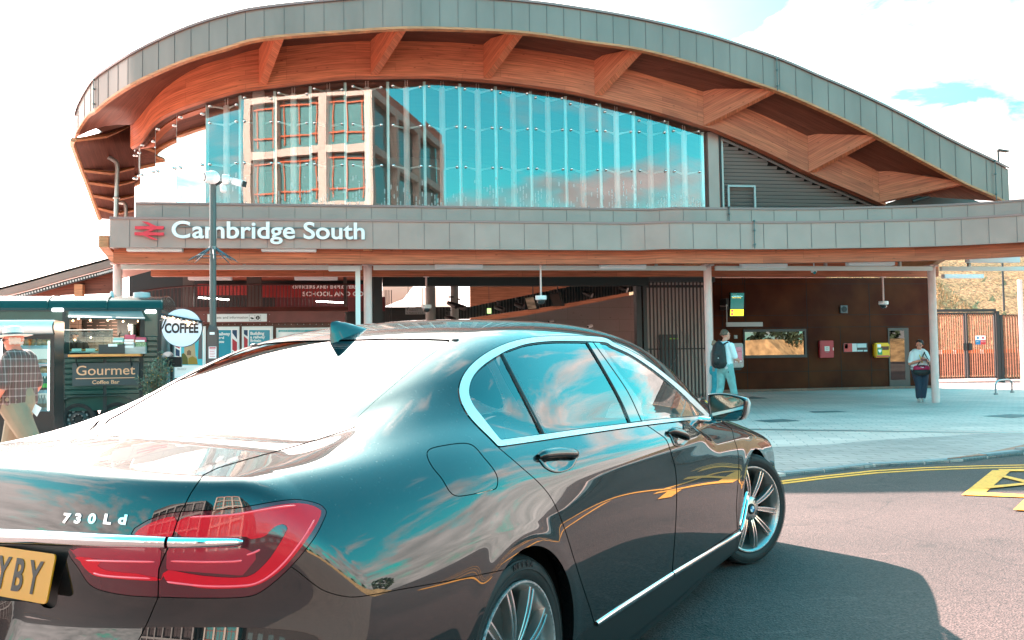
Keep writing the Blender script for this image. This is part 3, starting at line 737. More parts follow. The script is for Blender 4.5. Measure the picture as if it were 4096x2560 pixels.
        for qi in range(4):
            qd.cur = qi % 2; a0 = math.pi/2*qi
            qd.face([(0, 0, .0068)] + [(.0195*math.cos(a0+math.pi/2*i/8), .0195*math.sin(a0+math.pi/2*i/8), .0066) for i in range(9)])
        qd.build('emblem', [mat('emblem_white', (.75, .77, .78), rough=.3), mat('emblem_blue', (.02, .22, .42), rough=.3)], c_o)
        br = MB(); br.lathe([(.08, -.115), (.178, -.110), (.182, -.116), (.182, -.134), (.08, -.14)], n=48); br.build('brake_disc', iron, wr, smooth=True)
        cl = MB(); cl.box((-.13, .03, -.10), (.10, .20, .07)); cl.build('brake_caliper', mat('caliper', (.08, .07, .07), rough=.5, metal=.6), wr, bevel=.012)
        bk = MB(); bk.lathe([(.226, -.19), (.08, -.17), (.001, -.17)], n=40); bk.build('wheel_back', dark, wr)
        return wr, ty
    w1, t1 = wheel(0.0, -1, 0); w2, t2 = wheel(3.21, -1, math.radians(27)); wheel(0.0, 1, 0); wheel(3.21, 1, -math.radians(27))
    rubd = mat('tyre_lettering', (.008, .008, .010), rough=.5)
    for ty, word, a0 in ((t1, 'NFERA', 96), (t2, '605', 104)):
        for i, ch in enumerate(word):
            a = math.radians(a0 - i*(5.2 if word == 'NFERA' else 7)); r_ = .3115
            M_ = frame_at((r_*math.cos(a), r_*math.sin(a), .0072), (math.sin(a), -math.cos(a), 0), (math.cos(a), math.sin(a), 0))
            text_obj('tyre_letter', ch, .026, rubd, ty, M_, ext=.0008, bold=.001, sx=1.1)
    # ---- door mirror
    def mirror(sgn):
        mr = empty('door_mirror', (2.40, sgn*.99, 1.03), 0, root)
        ax = Vector((-1, sgn*-.16, -.02)).normalized(); rt = Vector((0, 0, 1)).cross(ax).normalized(); upv = ax.cross(rt)
        Mx = Matrix((rt, upv, ax)).transposed().to_4x4(); Mx.translation = Vector((2.395, sgn*.985, 1.040)); mr.matrix_local = Mx
        fx = 1
        # outline in the mirror plane, x grows away from the car on the right side
        raw = [(-.112, .062), (-.098, .071), (-.02, .074), (.06, .062), (.105, .046), (.112, .020), (.098, -.040), (.078, -.068), (.045, -.076), (-.02, -.079), (-.085, -.078), (-.100, -.062), (-.108, -.02), (-.114, .03)]
        o_dir = rt.y*sgn   # +1 when local x points away from the car
        raw = [(a*(1 if o_dir > 0 else -1), b) for a, b in raw]
        ol = smooth_closed(raw, 5); n = len(ol); c = ol.mean(0)
        hs = MB(); lv = [(.88, .004), (.93, .010), (.985, .008), (1.0, 0), (1.0, -.03), (.94, -.07), (.78, -.105), (.5, -.125), (.1, -.132)]
        for sc, h in lv:
            for p in ol: q = c+(p-c)*sc; hs.v.append((q[0], q[1], h))
        for i in range(len(lv)-1):
            for k in range(n): k2 = (k+1) % n; hs.f.append((i*n+k, i*n+k2, (i+1)*n+k2, (i+1)*n+k)); hs.m.append(0)
        hs.build('mirror_housing', mat('mirror_gloss', (.008, .008, .009), rough=.2, coat=1, coat_r=.02), mr, smooth=60)
        g = MB(); g.face([(c[0]+(p[0]-c[0])*.86, c[1]+(p[1]-c[1])*.84, .003) for p in ol]); g.build('mirror_glass', mat('mirror_silver', (.42, .50, .48), rough=.03, metal=1), mr)
        rep = MB(); s1 = 1 if o_dir > 0 else -1; rep.tube([(s1*.106, .045, -.028), (s1*.116, .02, -.024), (s1*.106, -.03, -.022), (s1*.086, -.066, -.024)], [.006, .010, .010, .006], n=8); rep.build('indicator_lens', mat('indicator_clear', (.75, .60, .55), rough=.15, coat=1), mr, smooth=True)
        st = MB(); st.tube([(-s1*.06, -.066, -.04), (-s1*.12, -.082, -.03), (-s1*.18, -.078, -.02)], [.022, .020, .022], n=10); st.build('mirror_stalk', chrome, mr, smooth=True)
        return mr
    mirror(-1); mirror(1)
    # ---- roof fin
    f_ = MB(); p, n = Vector((.345, 0, float(roofz(np.array([.345]), np.array([0.]))[0]))), None
    zr = lambda x: float(roofz(np.array([x]), np.array([0.]))[0])
    secs = [(.215, .003, .080), (.224, .010, .084), (.25, .019, .080), (.30, .027, .062), (.35, .031, .042), (.40, .029, .022), (.44, .018, .008), (.46, .003, .0)]
    for x, w_, h in secs:
        for t_ in np.linspace(-1, 1, 9): f_.v.append((x, w_*t_, zr(x)-.006 + h*(1-abs(t_)**2.2)))
    for i in range(len(secs)-1):
        for k in range(8): f_.f.append((i*9+k, i*9+k+1, (i+1)*9+k+1, (i+1)*9+k)); f_.m.append(0)
    f_.f.append(tuple(range(9))); f_.m.append(0)
    f_.build('roof_aerial', PAINT, root, smooth=50)
    # roof joint trim at the top of the rear window
    mb = MB(); sweep(mb, surf_path([(1800, 1356), (1822, 1362), (1835, 1358)], 4), .012, .006); both(mb, 'roof_trim', seal)
    # ---- number plate and badge
    def on_back(px, py, z_off=.004):
        p, n = surf_hit(px, py, z_off); return p, n
    tl, nn = on_back(249, 2209, .010); br_, n2 = on_back(202, 2403, .010)
    pm = (tl+br_)/2; hgt = .112; plx = pm.x-.012
    zc = (tl.z+br_.z)/2; yr = tl.y+.004; lean = math.radians(12)
    pe = empty('number_plate', (plx, yr, zc), 0, root); pe.rotation_euler = (0, lean, 0)
    corners = []
    for (cx_, cz_), a0 in (((.010, hgt/2-.010), 0), ((.51, hgt/2-.010), 1), ((.51, -hgt/2+.010), 2), ((.010, -hgt/2+.010), 3)):
        for k in range(5):
            a = math.radians([180, 90, 0, -90][a0]-k*22.5); corners.append((0, cx_+.010*math.cos(a), cz_+.010*math.sin(a)))
    pl = MB(); pl.prism(corners, (-.004, 0, 0)); pl.build('plate', mat('plate_yellow', (.66, .22, .002), rough=.35, coat=.15), pe)
    ink = mat('plate_black', (.006, .006, .006), rough=.4)
    for yy, ch in ((.262, '6'), (.178, 'Y'), (.118, 'B'), (.058, 'Y')):
        text_obj('plate_letter', ch, .104, ink, pe, frame_at((-.0052, yy, -.037), (0, -1, 0), (0, 0, 1)), ext=.0004, bold=.0022, align='CENTER', sx=.70)
    # model badge: bright letters on the boot
    bx = [(268, 2072), (314, 2073), (370, 2074), (431, 2076), (492, 2077)]
    for ch, (px, py), sz in zip('730Ld', bx, (.030, .030, .030, .030, .030)):
        p, n = surf_hit(px, py, .003); rt = Vector((0, -1, 0)); rt = (rt - n*rt.dot(n)).normalized()
        text_obj('badge_letter', ch, .0300, chrome, root, frame_at(p-Vector((0, 0, .011)), rt, n.cross(rt)), ext=.0018, bold=.0013, align='CENTER', sx=1.5)
    # ---- inside
    lea = mat('seat_leather', (.42, .38, .33), rough=.5); dk = mat('cabin_dark', (.02, .02, .02), rough=.6); trm = mat('cabin_trim', (.35, .34, .32), rough=.5)
    def seat(x, y):
        s_ = MB(); s_.box((x, y, .52), (.52, .50, .16)); s_.box((x-.30, y, .80), (.15, .48, .56), rot=Matrix.Rotation(math.radians(-18), 3, 'Y')); s_.box((x-.42, y, 1.14), (.10, .26, .17), rot=Matrix.Rotation(math.radians(-12), 3, 'Y')); s_.build('seat', lea, root, bevel=.05, smooth=50)
    for x in (1.75, .55):
        for y in (-.38, .38): seat(x, y)
    da = MB(); da.box((2.55, 0, .86), (.45, 1.42, .16)); da.build('dashboard', dk, root, bevel=.04, smooth=50)
    sw = MB(); sw.lathe([(.17+.014*math.cos(a), .014*math.sin(a)) for a in np.linspace(0, 2*math.pi, 8)], (2.22, -.38, .92), n=24, rot=Matrix.Rotation(math.radians(-65), 3, 'Y')); sw.build('steering_wheel', dk, root, smooth=True)
    fl_ = MB(); fl_.b2(-.4, 2.9, -.78, .78, .30, .34); fl_.b2(-.75, -.15, -.62, .62, .98, 1.02); fl_.build('cabin_floor', dk, root)
    vent = MB(); vent.box((2.32, -.60, .93), (.03, .16, .07)); 
    for k in range(7): vent.box((2.30, -.66+k*.02, .93), (.02, .006, .05))
    vent.build('air_vent', trm, root, bevel=.004)
    return root
CAR = car_parts()
# ---------------------------------------------------------------- the station
def atD(px, py, d):
    r_ = ray(px, py); return CP + r_*(d/r_.dot(CF))
def resample(pts, n):
    "pts: list of (px, py, ...) -> n points evenly spaced in px-space length, smooth"
    P = smooth_open(pts, 8); s_ = np.concatenate([[0], np.cumsum(np.linalg.norm(np.diff(P[:, :2], axis=0), axis=1))]); t = np.linspace(0, s_[-1], n)
    return np.stack([np.interp(t, s_, P[:, k]) for k in range(P.shape[1])], 1)
def loft(name, rows, m, parent, off=None, smooth=True, closed=False):
    "surface through rows of 3D points (all the same length), UV in metres; off = thickness vector or per-point function"
    R_ = [[Vector(p) for p in r_] for r_ in rows]; nr, nc = len(R_), len(R_[0])
    me = bpy.data.meshes.new(name); V = [p for r_ in R_ for p in r_]; F = []; UVs = []
    mid = R_[nr//2]; u = [0.0]
    for i in range(1, nc): u.append(u[-1] + (mid[i]-mid[i-1]).length)
    v = [[0.0]*nc]
    for j in range(1, nr): v.append([v[-1][i] + (R_[j][i]-R_[j-1][i]).length for i in range(nc)])
    for j in range(nr-1):
        for i in range(nc-1): F.append((j*nc+i, j*nc+i+1, (j+1)*nc+i+1, (j+1)*nc+i)); UVs += [(u[i], v[j][i]), (u[i+1], v[j][i+1]), (u[i+1], v[j+1][i+1]), (u[i], v[j+1][i])]
    if off is not None:
        n0 = len(V); V = V + [p + Vector(off) for p in V]
        g = [(tuple(a+n0 for a in reversed(f))) for f in F]; k = len(F); base = list(UVs)
        for q in range(k): UVs += [base[q*4+3], base[q*4+2], base[q*4+1], base[q*4]]
        F = F + g
        rim = [(0*nc+i, 0*nc+i+1) for i in range(nc-1)] + [((nr-1)*nc+i+1, (nr-1)*nc+i) for i in range(nc-1)] + [((j+1)*nc, j*nc) for j in range(nr-1)] + [(j*nc+nc-1, (j+1)*nc+nc-1) for j in range(nr-1)]
        for a, b in rim:
            F.append((b, a, a+n0, b+n0)); ua = a % nc; ub = b % nc; UVs += [(u[ub], 0), (u[ua], 0), (u[ua], .05), (u[ub], .05)]
    me.from_pydata([tuple(p) for p in V], [], F); uv = me.uv_layers.new(name='UVMap')
    uv.data.foreach_set('uv', np.array(UVs, dtype=np.float32).ravel())
    me.materials.append(m)
    if smooth: me.shade_smooth(); me.set_sharp_from_angle(angle=math.radians(35))
    o = bpy.data.objects.new(name, me); return link(o, parent)
def plank_mat(name, c1, c2, width=.11, length=2.6, rough=.55, uv=True):
    m = bpy.data.materials.new(name); m.use_nodes = True; nt = m.node_tree; N = nt.nodes; L = nt.links; b = N['Principled BSDF']; b.inputs['Roughness'].default_value = rough; b.inputs['Specular IOR Level'].default_value = .3
    tc = N.new('ShaderNodeTexCoord'); src = tc.outputs['UV' if uv else 'Object']
    br = N.new('ShaderNodeTexBrick'); br.inputs['Scale'].default_value = 1; br.inputs['Brick Width'].default_value = length; br.inputs['Row Height'].default_value = width; br.inputs['Mortar Size'].default_value = .003
    br.inputs['Mortar Smooth'].default_value = .3; br.inputs['Bias'].default_value = 0; br.inputs['Color1'].default_value = (*c1, 1); br.inputs['Color2'].default_value = (*c2, 1); br.inputs['Mortar'].default_value = (*[c*.35 for c in c1], 1); br.offset = .37; br.offset_frequency = 3
    L.new(src, br.inputs['Vector'])
    mp = N.new('ShaderNodeMapping'); mp.inputs['Scale'].default_value = (1.2, 26, 26); L.new(src, mp.inputs[0]); n1 = N.new('ShaderNodeTexNoise'); n1.inputs['Scale'].default_value = 1.2; n1.inputs['Detail'].default_value = 7; L.new(mp.outputs[0], n1.inputs['Vector'])
    mp2 = N.new('ShaderNodeMapping'); mp2.inputs['Scale'].default_value = (2.2, 7, 7); L.new(src, mp2.inputs[0]); vo = N.new('ShaderNodeTexVoronoi'); vo.inputs['Scale'].default_value = 1.3; L.new(mp2.outputs[0], vo.inputs['Vector'])
    kn = N.new('ShaderNodeMapRange'); kn.inputs[1].default_value = .03; kn.inputs[2].default_value = .13; kn.inputs[3].default_value = .35; kn.inputs[4].default_value = 1; L.new(vo.outputs['Distance'], kn.inputs[0])
    r1 = N.new('ShaderNodeMapRange'); r1.inputs[1].default_value = .3; r1.inputs[2].default_value = .7; r1.inputs[3].default_value = .66; r1.inputs[4].default_value = 1.3; L.new(n1.outputs['Fac'], r1.inputs[0])
    mu = N.new('ShaderNodeMath'); mu.operation = 'MULTIPLY'; L.new(kn.outputs[0], mu.inputs[0]); L.new(r1.outputs[0], mu.inputs[1])
    sc = N.new('ShaderNodeVectorMath'); sc.operation = 'SCALE'; L.new(br.outputs['Color'], sc.inputs[0]); L.new(mu.outputs[0], sc.inputs['Scale']); L.new(sc.outputs[0], b.inputs['Base Color'])
    return m
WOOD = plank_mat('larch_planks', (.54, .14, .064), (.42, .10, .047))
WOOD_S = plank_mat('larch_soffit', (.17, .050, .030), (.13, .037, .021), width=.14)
GLU = mat('glulam', (.50, .20, .09), rough=.5, noise=(3, .3, (1, 1, 14)))
CLAD_R = mat('roof_cladding', (.25, .18, .155), rough=.42, metal=.25, noise=(1.6, .12, (1, 1, .3)), spec=.4)
CLAD = mat('grey_cladding', (.37, .245, .215), rough=.42, metal=.25, noise=(1.6, .07), spec=.4)
CLAD_D = mat('cladding_trim', (.30, .175, .16), rough=.45, metal=.2)
WHITE_P = mat('post_paint', (.74, .50, .46), rough=.4, noise=(6, .05))
DARKM = mat('dark_frame', (.030, .032, .032), rough=.5)
def chan(mb, pts, r): mb.tube(pts, r, n=8)
def station():
    st = empty('station_building', (0, 21, 0)); inv = Matrix.Translation((0, -21, 0))
    tag(st, 'railway station with sweeping arched roof over timber soffit and tall glass wall', 'station')
    out = empty('tmp'); 
    def P(o, par=st):
        "adopt a part that was modelled in world coordinates"
        o.parent = par; o.matrix_parent_inverse = inv.copy() if par is st else Matrix.Identity(4)
        return o
    kids = []
    def add(o): kids.append(o); return o
    def B(mb, name, m, **k): return add(mb.build(name, m, None, **k))
    # ---- columns
    COLX = [atY(471, 1100, 21.04).x, atY(1471, 1100, 21.04).x, atY(2830, 1100, 21.04).x, atY(3726, 1100, 21.04).x]
    for i, x in enumerate(COLX):
        mb = MB(); mb.lathe([(.097, 0), (.097, 3.52)], (x, 21.04, 0), n=24); mb.lathe([(.12, .0), (.12, .012), (.097, .012)], (x, 21.04, 0.002), n=24); mb.box((x, 21.04, 3.56), (.26, .26, .035)); mb.box((x, 21.04, 3.535), (.04, .26, .10)); B(mb, 'column', WHITE_P, smooth=30)
        mb = MB(); mb.prism([(x-.1, 19.95, 3.80), (x-.1, 19.95, 4.05), (x-.1, 22.4, 4.05), (x-.1, 22.4, 3.62), (x-.1, 21.2, 3.585), (x-.1, 20.9, 3.585)], (.2, 0, 0)); B(mb, 'canopy_beam', GLU)
    # ---- lower fascia with the name, following its curved plan
    zb = atY(438, 990, 19.8).z; zt = atY(432, 867, 19.8).z
    low = [(438, 990), (900, 991), (1400, 993), (2000, 996), (2700, 996), (3119, 996), (3398, 992), (3666, 987), (3864, 980), (4096, 968), (4300, 956), (4600, 930)]
    Lp = resample(low, 46); base = [atZ(a, b, zb) for a, b in Lp]
    # straight part kept truly straight
    base = [Vector((p.x, 19.8 if Lp[i][0] < 2650 else min(19.8, p.y), 0)) for i, p in enumerate(base)]
    def wall_strip(name, plan, z0, z1, m, thick=.1, par=None):
        o = loft(name, [[Vector((p.x, p.y, z0)) for p in plan], [Vector((p.x, p.y, z1)) for p in plan]], m, None, off=(0, thick, 0)); return add(o)
    def seams(name, plan, z0, z1, pitch, m, start=0.0, w=.008, proud=.005, into=None):
        mb = MB(); s_ = 0; nxt = start
        for i in range(len(plan)-1):
            a, b = plan[i], plan[i+1]; L_ = (b-a).length
            while nxt < s_+L_:
                p = a+(b-a)*((nxt-s_)/L_); d = (b-a).normalized(); mb.box((p.x, p.y-.003, (z0+z1)/2), (w, proud*2, z1-z0-.02), math.atan2(d.y, d.x)); nxt += pitch
            s_ += L_
        join_into(into, mb.build(name, m))
    cf_ = wall_strip('canopy_fascia', base, zb, zt-.05, CLAD)
    seams('panel_joint', base, zb, zt-.05, .565, mat('joint_grey', (.12, .10, .095), rough=.6), start=.40, into=cf_)  # joints are thin dark strips merged into the fascia
    cop = [Vector((p.x, p.y-.03, 0)) for p in base]; wall_strip('fascia_coping', cop, zt-.05, zt, CLAD_D, thick=.2)
    mb = MB(); x0 = base[0].x; mb.prism([(x0+.001, 19.9, zb), (x0+.001, 22.5, zb), (x0+.001, 22.5, zt), (x0+.001, 19.9, zt)], (.1, 0, 0)); B(mb, 'fascia_end', CLAD)
    # flat roof between the two fascias
    zt2 = atY(542, 808, 20.7).z
    up = [(542, 808), (1000, 811), (1500, 815), (2200, 822), (2700, 828), (3165, 832), (3369, 829), (3660, 821), (3922, 809), (4096, 796), (4300, 782), (4600, 760)]
    Up = resample(up, 46); ub = [atZ(a, b, zt2) for a, b in Up]; ub = [Vector((p.x, 20.7 if Up[i][0] < 2700 else min(20.7, p.y), 0)) for i, p in enumerate(ub)]
    uf_ = wall_strip('upper_fascia', ub, zt-.1, zt2-.05, CLAD)
    seams('panel_joint', ub, zt, zt2-.05, .575, MATS['joint_grey'], start=.57, into=uf_)
    wall_strip('fascia_coping', [Vector((p.x, p.y-.03, 0)) for p in ub], zt2-.05, zt2, CLAD_D, thick=.22)
    mb = MB(); mb.b2(ub[0].x+.001, ub[0].x+.1, 20.81, 24, zt-.1, zt2); B(mb, 'fascia_end', CLAD)
    # canopy deck and its timber ceiling
    dk = [Vector((p.x, p.y+.1, 0)) for p in base]
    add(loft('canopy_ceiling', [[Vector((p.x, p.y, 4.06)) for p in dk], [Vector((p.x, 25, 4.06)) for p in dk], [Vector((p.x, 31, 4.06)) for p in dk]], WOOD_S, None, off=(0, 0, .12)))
    wb = [Vector((p.x, p.y+.30, 0)) for p in base]; z_ = atY(1600, 1055, 20.1).z
    wall_strip('edge_beam', wb, z_, zb+.25, WOOD, thick=.16)
    wb = [Vector((p.x, 23.4, 0)) for p in base]; wall_strip('inner_beam', wb, atY(1600, 1105, 23.4).z, 4.06, WOOD, thick=.2)
    # ---- trunking, lights under the canopy
    for xa, xb in zip(COLX, COLX[1:]+[20.0]):
        mb = MB(); za = atY(1800, 1080, 20.85).z; mb.b2(xa+.13, xb-.13, 20.78, 20.90, za, za+.105)
        B(mb, 'cable_trunking', mat('trunk_white', (.66, .62, .58), rough=.45), bevel=.006)
        mb = MB()
        for k in range(3): xx = xa+(xb-xa)*(k+.5)/3; mb.b2(xx-.03, xx+.03, 20.80, 20.88, za+.107, 3.98)
        B(mb, 'trunking_bracket', mat('zinc', (.35, .36, .35), rough=.4, metal=.6))
    lamp_w = mat('lamp_diffuser', (.78, .74, .74), rough=.5)
    lights = [(508, 731, 989, 1006, 20.0), (1046, 1265, 990, 1007, 20.0), (753, 927, 1101, 1120, 24.0), (1178, 1350, 1101, 1120, 24.0), (1740, 1931, 1053, 1074, 20.6), (2400, 2583, 1055, 1075, 20.6), (2965, 3147, 1051, 1071, 20.6), (3390, 3575, 1044, 1062, 20.6), (3870, 4076, 1022, 1050, 20.6), (3774, 3932, 1097, 1113, 24.0)]
    for a, b, c, d, Y in lights:
        p, q = atY(a, c, Y), atY(b, d, Y); q.z = min(q.z, p.z-.09); mb = MB(); mb.b2(p.x, q.x, Y-.06, Y+.12, q.z, p.z); B(mb, 'strip_light', lamp_w, bevel=.01)
    # down-pipe boxing beside the second column, and bent rainwater trunk
    gl_w = mat('pipe_pale', (.74, .76, .74), rough=.35)
    x_ = atY(1432, 1200, 20.95).x; z1 = atY(1432, 1075, 20.95).z; mb = MB(); mb.b2(x_-.055, x_+.055, 20.86, 20.98, 0, z1); mb.b2(atY(1315, 1070, 20.95).x, x_+.055, 20.70, 20.86, z1-.07, z1+.05); B(mb, 'rain_pipe', gl_w, bevel=.01)
    # ---- arched roof
    def dF(px): return float(np.interp(px, [260, 300, 379, 521, 754, 1045, 2800, 3600, 4100], [22.4, 21.9, 20.9, 20.0, 19.5, 19.25, 19.4, 20.0, 20.4]))
    Fb = [(297, 560), (310, 518), (349, 458), (379, 438), (438, 390), (521, 336), (629, 283), (754, 232), (894, 190), (1045, 149), (1361, 122), (1624, 107), (1897, 113), (2125, 128), (2345, 161), (2560, 193), (2780, 250), (2924, 295), (3119, 361), (3270, 425), (3439, 504), (3602, 591), (3765, 678), (3864, 731), (3969, 777), (4038, 812)]
    Ft = [(292, 470), (305, 425), (340, 353), (379, 315), (440, 272), (527, 220), (641, 164), (760, 110), (896, 65), (1045, 33), (1361, 0), (1624, -14), (1897, -8), (2125, 9), (2345, 39), (2560, 77), (2780, 128), (2924, 170), (3119, 237), (3270, 302), (3439, 375), (3602, 454), (3765, 540), (3864, 590), (3969, 640), (4038, 676)]
    nF = 110
    fb = smooth_open(Fb, 5); ft = smooth_open(Ft, 5)
    def yF(px): return float(np.interp(px, [260, 300, 379, 521, 754, 1045, 1624, 2200, 2560, 4100], [23.8, 23.3, 22.2, 21.1, 20.4, 19.86, 19.8, 20.3, 20.7, 20.6]))
    fb3 = [atY(a, b, yF(a)) for a, b in fb]
    ft3 = []
    for p, (a, b) in zip(fb3, ft):      # vertical band: same plan as the lower edge
        q = atD(a, b, (p-CP).dot(CF)); ft3.append(Vector((p.x, p.y, q.z)))
    rf_ = add(loft('roof_fascia', [fb3, ft3], CLAD_R, None, off=(0, .12, 0)))
    # standing joints on the roof fascia
    mb = MB(); s_ = 0; nxt = .25
    for i in range(len(fb3)-1):
        a, b = fb3[i], fb3[i+1]; L_ = (b.xy-a.xy).length
        while nxt < s_+L_:
            t = (nxt-s_)/L_; p = a.lerp(b, t); q = ft3[i].lerp(ft3[i+1], t); dd = (b-a); mb.box(((p.x+q.x)/2, p.y-.004, (p.z+q.z)/2), (.009, .012, q.z-p.z-.02), math.atan2(dd.y, dd.x)); nxt += .43
        s_ += L_
    join_into(rf_, mb.build('panel_joint', MATS['joint_grey']))
    # drip edge and roof covering set back above
    def offr(pts, dy, dz): return [p+Vector((0, dy, dz)) for p in pts]
    add(loft('roof_edge_trim', [offr(ft3, -.05, -.01), offr(ft3, -.05, .05), offr(ft3, .30, .07)], CLAD_D, None))
    add(loft('timber_edge', [offr(fb3, -.02, -.05), offr(fb3, -.02, .004), offr(fb3, .14, .004), offr(fb3, .14, -.05), offr(fb3, -.02, -.05)], GLU, None, smooth=False))
    crown = [offr(ft3, .30, .07)]
    for dy, k in ((1.2, .18), (3.0, .42), (6.0, .75), (10.0, .95), (15.0, 1.0)):
        crown.append([p+Vector(((2.2-p.x)*.004*dy, dy, .07+.62*k*min(1, max(0, (p.z-3.6)/3.5)))) for p in ft3])
    add(loft('roof_covering', crown, CLAD_R, None, off=(0, 0, -.08)))
    # ---- timber beam over the glass and soffit
    YB = 21.62
    Bb = [(521, 590), (563, 560), (611, 494), (694, 443), (825, 397), (956, 360), (1093, 342), (1254, 321), (1391, 307), (1500, 306), (1702, 304), (1845, 312), (1988, 324), (2131, 342), (2274, 363), (2411, 393), (2548, 426), (2685, 464), (2828, 509), (2875, 524), (3060, 605), (3247, 696), (3400, 760), (3544, 822)]
    Bt = [(530, 500), (556, 470), (600, 415), (670, 345), (790, 268), (920, 228), (1033, 197), (1230, 178), (1370, 169), (1486, 164), (1700, 166), (1845, 172), (1975, 182), (2110, 198), (2260, 220), (2381, 242), (2512, 277), (2680, 325), (2828, 371), (2900, 398), (3060, 463), (3247, 550), (3400, 625), (3544, 700)]
    def dG(px):        # distance of the glass wall: flat, curling back at the left end
        Y = 22.0; lat = float(np.interp(px, [500, 547, 608, 694, 813, 954], [2.6, 1.75, 1.25, .75, .25, 0])); return Y+lat
    bb = smooth_open(Bb, 5); bt = smooth_open(Bt, 5)
    bb3 = [atY(a, b, dG(a)-.36) for a, b in bb]; bt3 = [Vector((p.x, p.y, atY(a_, float(np.interp(a_, [q[0] for q in bt], [q[1] for q in bt])), p.y).z)) for p, (a_, _) in zip(bb3, bb)]
    add(loft('timber_beam', [bb3, bt3], WOOD, None, off=(0, .22, 0)))
    nb = len(bb3); fi = np.interp([p[0] for p in bb], [521, 563, 800, 1051, 1498, 1949, 2393, 2828, 3247, 3544], [300, 379, 700, 1117, 1611, 2083, 2565, 3107, 3515, 3880])
    fpx = [p[0] for p in fb]
    def Fpt(px):
        j = np.interp(px, fpx, np.arange(len(fb3))); i = min(int(j), len(fb3)-2); return fb3[i].lerp(fb3[i+1], j-i)
    outer_ = [Fpt(a)+Vector((0, .10, .02)) for a in fi]
    rows = [[o_.lerp(t_, k)+Vector((0, 0, .12*math.sin(math.pi*k))) for o_, t_ in zip(outer_, bt3)] for k in (0, .25, .5, .75, 1)]
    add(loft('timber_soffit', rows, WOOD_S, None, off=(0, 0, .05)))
    # the tail of the soffit beyond the last rafter
    tail_o = [Fpt(a)+Vector((0, .10, .02)) for a in (3880, 3930, 3990, 4030)]; tip = bt3[-1]
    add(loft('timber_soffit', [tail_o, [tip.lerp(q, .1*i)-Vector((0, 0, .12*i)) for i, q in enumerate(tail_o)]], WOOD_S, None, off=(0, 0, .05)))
    # returning left side of the vault, dropping away behind
    ro = [(297, 560, 21.9), (293, 578, 22.2), (303, 605, 22.7), (330, 680, 23.8), (355, 745, 24.8), (380, 815, 25.8), (402, 876, 26.7)]
    ri = [(525, 500, 24.9), (527, 560, 25.0), (530, 600, 25.4), (535, 670, 26.3), (540, 740, 27.2), (545, 820, 28.1), (548, 884, 29)]
    ro = smooth_open(ro, 4); ri = smooth_open(ri, 4); o3 = [atD(*p) for p in ro]; i3 = [atD(*p) for p in ri]
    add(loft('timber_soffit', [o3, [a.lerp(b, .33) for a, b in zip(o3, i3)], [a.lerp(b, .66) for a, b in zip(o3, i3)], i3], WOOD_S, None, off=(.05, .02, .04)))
    mb = MB()
    for k in (0, 12, 15, 18, 21): mb.tube([o3[k], o3[k].lerp(i3[k], .55)+Vector((0, -.12, -.16)), i3[k]], .055, n=4)
    B(mb, 'vault_rib', GLU)
    mb = MB(); mb.tube([p+Vector((-.02, -.02, 0)) for p in o3], .065, n=6); B(mb, 'timber_edge', GLU, smooth=True)
    # rafters: deep at the beam, running out shallow to the fascia
    for bpx, fpx_, w_ in ((1051, 1117, .18), (1498, 1611, .18), (1949, 2083, .18), (2393, 2565, .18), (2828, 3107, .18), (3247, 3515, .18), (3530, 3862, .18)):
        j = np.interp(bpx, [p[0] for p in bb], np.arange(nb)); i = min(int(j), nb-2); lo = bb3[i].lerp(bb3[i+1], j-i); hi = bt3[i].lerp(bt3[i+1], j-i); q = Fpt(fpx_)+Vector((0, .12, 0))
        dx = Vector((w_/2, 0, 0)); lo = lo + Vector((0, -.01, .04))
        sec = [lo, q+Vector((0, 0, -.03)), q+Vector((0, 0, .05)), hi+Vector((0, 0, .10))]
        add(loft('rafter', [[sec[0]-dx, sec[1]-dx], [sec[3]-dx, sec[2]-dx], [sec[3]+dx, sec[2]+dx], [sec[0]+dx, sec[1]+dx], [sec[0]-dx, sec[1]-dx]], WOOD, None, smooth=False))
    # ---- glass wall: panes, posts with spider arms
    zg0 = zt2-.15
    edges = [524, 547, 608, 694, 813, 954, 1093, 1238, 1380] + [1500+.5953*c for c in (90, 340, 583, 827, 1067, 1305, 1540, 1772, 2003, 2240)]
    bbx = [p[0] for p in bb]; rt_ = random.Random(12)
    def beam_low(px):
        j = np.interp(px, bbx, np.arange(nb)); i = min(int(j), nb-2); return bb3[i].lerp(bb3[i+1], j-i)
    gm = bpy.data.materials.new('facade_glass'); gm.use_nodes = True; nt = gm.node_tree; N = nt.nodes; L = nt.links; N.clear()
    o_ = N.new('ShaderNodeOutputMaterial'); tr = N.new('ShaderNodeBsdfTransparent'); tr.inputs[0].default_value = (.80, .86, .85, 1); go = N.new('ShaderNodeBsdfGlossy'); go.inputs['Roughness'].default_value = 0.0
    fr = N.new('ShaderNodeFresnel'); fr.inputs[0].default_value = 1.55; k2 = N.new('ShaderNodeMath'); k2.operation = 'MULTIPLY'; k2.inputs[1].default_value = 3.7; k2.use_clamp = True; L.new(fr.outputs[0], k2.inputs[0])
    # slight waviness of the panes
    tcg = N.new('ShaderNodeTexCoord'); nz = N.new('ShaderNodeTexNoise'); nz.inputs['Scale'].default_value = .9; nz.inputs['Detail'].default_value = 1; L.new(tcg.outputs['Object'], nz.inputs['Vector']); bpn = N.new('ShaderNodeBump'); bpn.inputs['Distance'].default_value = .0011; bpn.inputs['Strength'].default_value = 1; L.new(nz.outputs['Fac'], bpn.inputs['Height']); L.new(bpn.outputs[0], go.inputs['Normal'])
    m1 = N.new('ShaderNodeMixShader'); L.new(k2.outputs[0], m1.inputs[0]); L.new(tr.outputs[0], m1.inputs[1]); L.new(go.outputs[0], m1.inputs[2])
